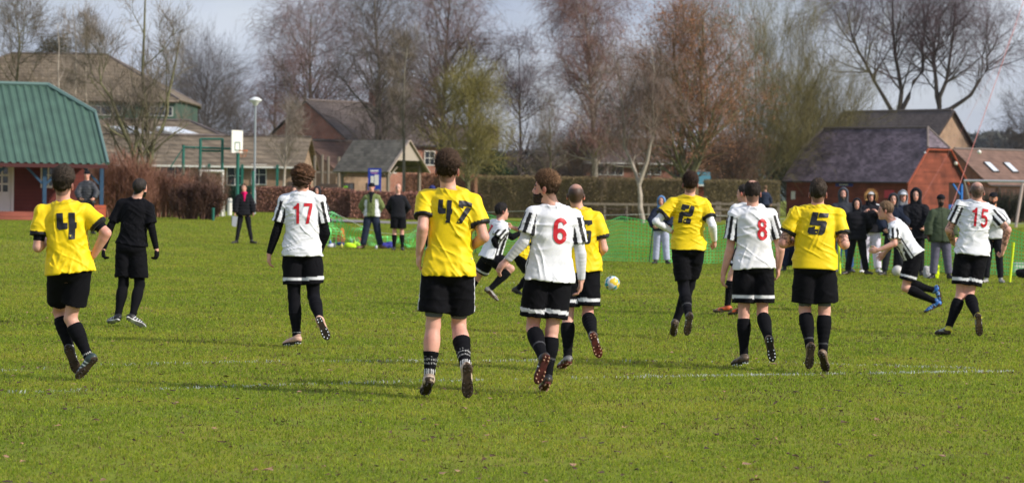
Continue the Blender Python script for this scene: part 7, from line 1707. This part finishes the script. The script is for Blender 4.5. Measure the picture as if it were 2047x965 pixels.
# ================================================================ the ball, flags and things on the grass
def ball_mat(name, cols, scale, seed=0):
    m, n, l, b = node_mat(name); b.inputs['Roughness'].default_value = .35; co = n.new('ShaderNodeTexCoord').outputs['Object']
    v = n.new('ShaderNodeTexVoronoi'); v.inputs['Scale'].default_value = scale; mp = n.new('ShaderNodeMapping'); mp.inputs['Location'].default_value = (seed, seed*.7, .3); l.new(co, mp.inputs['Vector']); l.new(mp.outputs[0], v.inputs['Vector'])
    sp = n.new('ShaderNodeSeparateColor'); l.new(v.outputs['Color'], sp.inputs[0]); r = ramp(n, cols); r.color_ramp.interpolation = 'CONSTANT'; l.new(sp.outputs[0], r.inputs[0]); l.new(r.outputs[0], b.inputs['Base Color']); return m
def ball(loc, rad, mat, label, group=None):
    bm = bmesh.new(); bmesh.ops.create_icosphere(bm, subdivisions=4, radius=rad); me = bpy.data.meshes.new('football'); bm.to_mesh(me); bm.free()
    me.polygons.foreach_set('use_smooth', np.ones(len(me.polygons), bool)); o = bpy.data.objects.new('football', me); COL.objects.link(o); me.materials.append(mat); o.location = tuple(loc); return tag(o, label, 'ball', group)
D_B = 35.5; ball(P(1223.5, 566, D_B), 15.2*D_B/F, ball_mat('match_ball', [(0, (.66, .68, .72)), (.26, (.72, .50, .03)), (.66, (.01, .30, .38)), (.76, (.62, .64, .68)), (.90, (.02, .13, .16))], 22, 5.3), 'white football with yellow and teal panels in the air in midfield')
MB_W = ball_mat('white_ball', [(0, (.55, .53, .52)), (.6, (.30, .28, .28)), (.72, (.55, .53, .52))], 16)
g = G(1794, 552); ball(g+np.array([0, 0, .11]), .115, MB_W, 'scuffed white football on the grass at the feet of the dark hooded lad')
g = G(1868, 551); ball(g+np.array([0, .1, .11]), .115, MB_W, 'white football beside the lime bib left of the olive parka')
# corner flag
def flag():
    g = G(1729, 533); D = g[1]; root = thing('corner_flag', g, 'white corner flag on a leaning white pole', 'corner flag'); tip = P(1746, 405, D-.05)-g
    m = MB(); m.tube([(0, 0, 0), tip], .028, 8); m.build('pole', M_WHITE, root)
    up = nrm(tip); x = np.array([1, 0, 0]); V = []; Fq = []
    for i in range(7):
        for j in range(5): V.append(tip-up*(.0+.085*j*1.0)+x*(.26*i/6)+np.array([0, .03*math.sin(i*1.1+j*.4), -.012*i]))
    for i in range(6):
        for j in range(4): Fq.append([i*5+j, i*5+j+1, (i+1)*5+j+1, (i+1)*5+j])
    o = mesh_obj('flag', V, Fq, material('flag_white', (.72, .72, .74), rough=.8), root); so = o.modifiers.new('s', 'SOLIDIFY'); so.thickness = .004
flag()
M_LIME = material('lime_plastic', (.62, .78, .01), rough=.45)
for (px, py, tx, ty, lb) in ((1679, 549, 1676, 470, 'lime marker pole standing behind the heavily built number 5'), (2018, 566, 2026, 484, 'lime marker pole leaning at the right edge of the pitch')):
    g = G(px, py); root = thing('marker_pole', g, lb, 'pole', 'lime marker poles'); t = P(tx, ty, g[1])-g; m = MB(); m.tube([(0, 0, 0), t], .028, 8); m.build('pole', M_LIME, root); m = MB(); m.tube([(0, 0, -.01), (0, 0, .02)], .06, 10); m.build('base', M_GUTTER, root)
# heaps of cloth, bags and bottles
def heap(name, px, py, w, h, col, label, cat, seed, dep=None, top=None):
    g = G(px, py); D = g[1]; s = F/D; W_, Hh = w/s/2, h/s; r = np.random.default_rng(seed); dep = dep or W_*.8; U = Field([-W_*1.5, -dep*1.5, -.05], [W_*1.5, dep*1.5, Hh*1.5], .014)
    for i in range(7):
        c = np.array([r.uniform(-.55, .55)*W_, r.uniform(-.5, .5)*dep, r.uniform(.1, .55)*Hh]); f = f_ell(c, np.eye(3), (W_*r.uniform(.35, .6), dep*r.uniform(.4, .6), Hh*r.uniform(.35, .5))); U.add(f[0], f[1], f[2], .04)
    U.add(lambda p: .014*snoise(p, 22, seed)+.008*snoise(p, 50, seed+1), [-9]*3, [9]*3, mode='add')
    v, f = U.mesh(); v[:, 2] = np.maximum(v[:, 2], 0); o = mesh_obj(name, v, f, M_CLOTH, None, cols=np.tile(np.array(col, float), (len(v), 1))); o.location = tuple(g); return tag(o, label, cat)
def bottle(px, py, h, col, cap, label, group=None, r=.035):
    g = G(px, py); root = thing('drinks_bottle', g, label, 'bottle', group); m = MB(); m.lathe((0, 0, 0), [(0, 0), (r, 0), (r, h*.70), (r*.5, h*.86), (r*.5, h*.9)], 12); m.build('bottle_body', mat_plain(col, .3, 'bottle_plastic'), root, smooth=True)
    m = MB(); m.lathe((0, 0, 0), [(r*.6, h*.9), (r*.6, h), (0, h)], 10); m.build('cap', mat_plain(cap, .4, 'bottle_cap'), root)
BG_ = 'bottles among the bags'
heap('sports_bag', 676, 488, 26, 18, (.26, .06, .045), 'maroon bag lying left of the orange cone net', 'bag', 1)
heap('ball_net', 684, 486, 20, 33, (.62, .16, .04), 'bright orange mesh bag standing tallest among the bags', 'bag', 2)
heap('training_bib', 700, 495, 26, 11, (.45, .70, .03), 'crumpled neon yellow bib left of the olive anorak man\'s feet', 'bib', 3)
heap('training_bib', 713, 492, 14, 11, (.35, .62, .06), 'smaller neon green bib between the yellow bib and the red bag', 'bib', 31)
heap('kit_bag', 716, 488, 22, 14, (.50, .03, .04), 'red bag behind the left foot of the olive anorak man', 'bag', 4)
heap('folded_coat', 727, 492, 14, 12, (.32, .20, .12), 'small tan bundle between the legs of the olive anorak man', 'bundle', 5)
heap('blue_bag', 772, 496, 30, 14, (.08, .08, .42), 'purple blue bag lying on the grass left of the bald man', 'bag', 6)
heap('kit_bag', 786, 487, 10, 10, (.42, .20, .08), 'little orange brown bag right of the purple blue bag', 'bag', 7)
heap('folded_coat', 665, 494, 20, 8, (.55, .55, .60), 'white cloth heap at the left end of the bags', 'cloth', 8)
heap('jacket_heap', 681, 491, 16, 8, (.03, .05, .16), 'navy garment dropped in front of the maroon bag', 'clothes', 9)
bottle(702, 490, .20, (.50, .52, .55), (.5, .5, .52), 'silver flask standing upright right of the orange mesh bag', BG_, r=.045)
bottle(660, 491, .18, (.05, .15, .45), (.6, .6, .6), 'blue bottle at the left end of the bags', BG_)
bottle(669, 495, .16, (.6, .6, .62), (.5, .1, .05), 'white bottle with red cap in front of the maroon bag', BG_)
bottle(683, 496, .14, (.62, .55, .15), (.6, .2, .05), 'yellowish bottle right of the white bottle', BG_)
bottle(752, 498, .12, (.5, .52, .6), (.2, .2, .3), 'clear bottle right of the olive anorak man\'s right foot', BG_)
g = G(783, 492); root = thing('umbrella_stick', g, 'teal stick leaning up from the purple blue bag', 'stick'); t = P(792, 462, g[1])-g; m = MB(); m.tube([(0, 0, .05), t], .014, 6); m.build('shaft', material('teal_stick', (.03, .28, .30), rough=.5), root); m = MB(); m.tube([t*.93, t*1.03], .022, 6); m.build('grip', M_GUTTER, root)
heap('training_bib', 1871, 556, 14, 32, (.62, .80, .01), 'lime bib hung over a clear bag beside the olive parka man', 'bib', 10, dep=.10)
heap('clear_bag', 1856, 556, 24, 26, (.42, .42, .45), 'pale plastic bag of balls left of the olive parka man', 'bag', 11)
heap('white_bag', 1727, 539, 14, 9, (.55, .45, .42), 'small pale bag on the grass behind the corner flag', 'bag', 12)
heap('black_bag', 2046, 556, 34, 22, (.015, .015, .018), 'black holdall on the grass at the right edge', 'bag', 13)
def box_item(px, py, w, h, label):
    g = G(px, py); s = F/g[1]; root = thing('cool_box', g, label, 'box'); m = MB(); m.box((0, 0, h/s*.42), (w/s, .3, h/s*.84)); m.build('body', M_WHITE, root, bevel=.01); m = MB(); m.box((0, 0, h/s*.93), (w/s*1.04, .32, h/s*.16)); m.build('lid', material('grey_lid', (.45, .46, .48), rough=.5), root, bevel=.01)
box_item(2040, 545, 30, 20, 'white cool box behind the black holdall at the right edge')
# papers in the woman's hand
j = JP['woman in black padded coat and pink scarf carrying papers by the lamp post']; w = j['DR'] if j['DR'][0] < j['DL'][0] else j['DL']
m = MB()
for i in range(3): m.slab([(-.09+.02*i, -.01*i, .06), (.10, -.01*i, .04), (.06-.03*i, -.01*i, -.26), (-.07, -.01*i, -.22)], .004)
o = m.build('papers', material('paper_grey', (.42, .44, .50), rough=.8)); o.location = tuple(w+np.array([0, -.04, .02])); tag(o, 'grey white papers hanging from the walking woman\'s hand', 'papers')
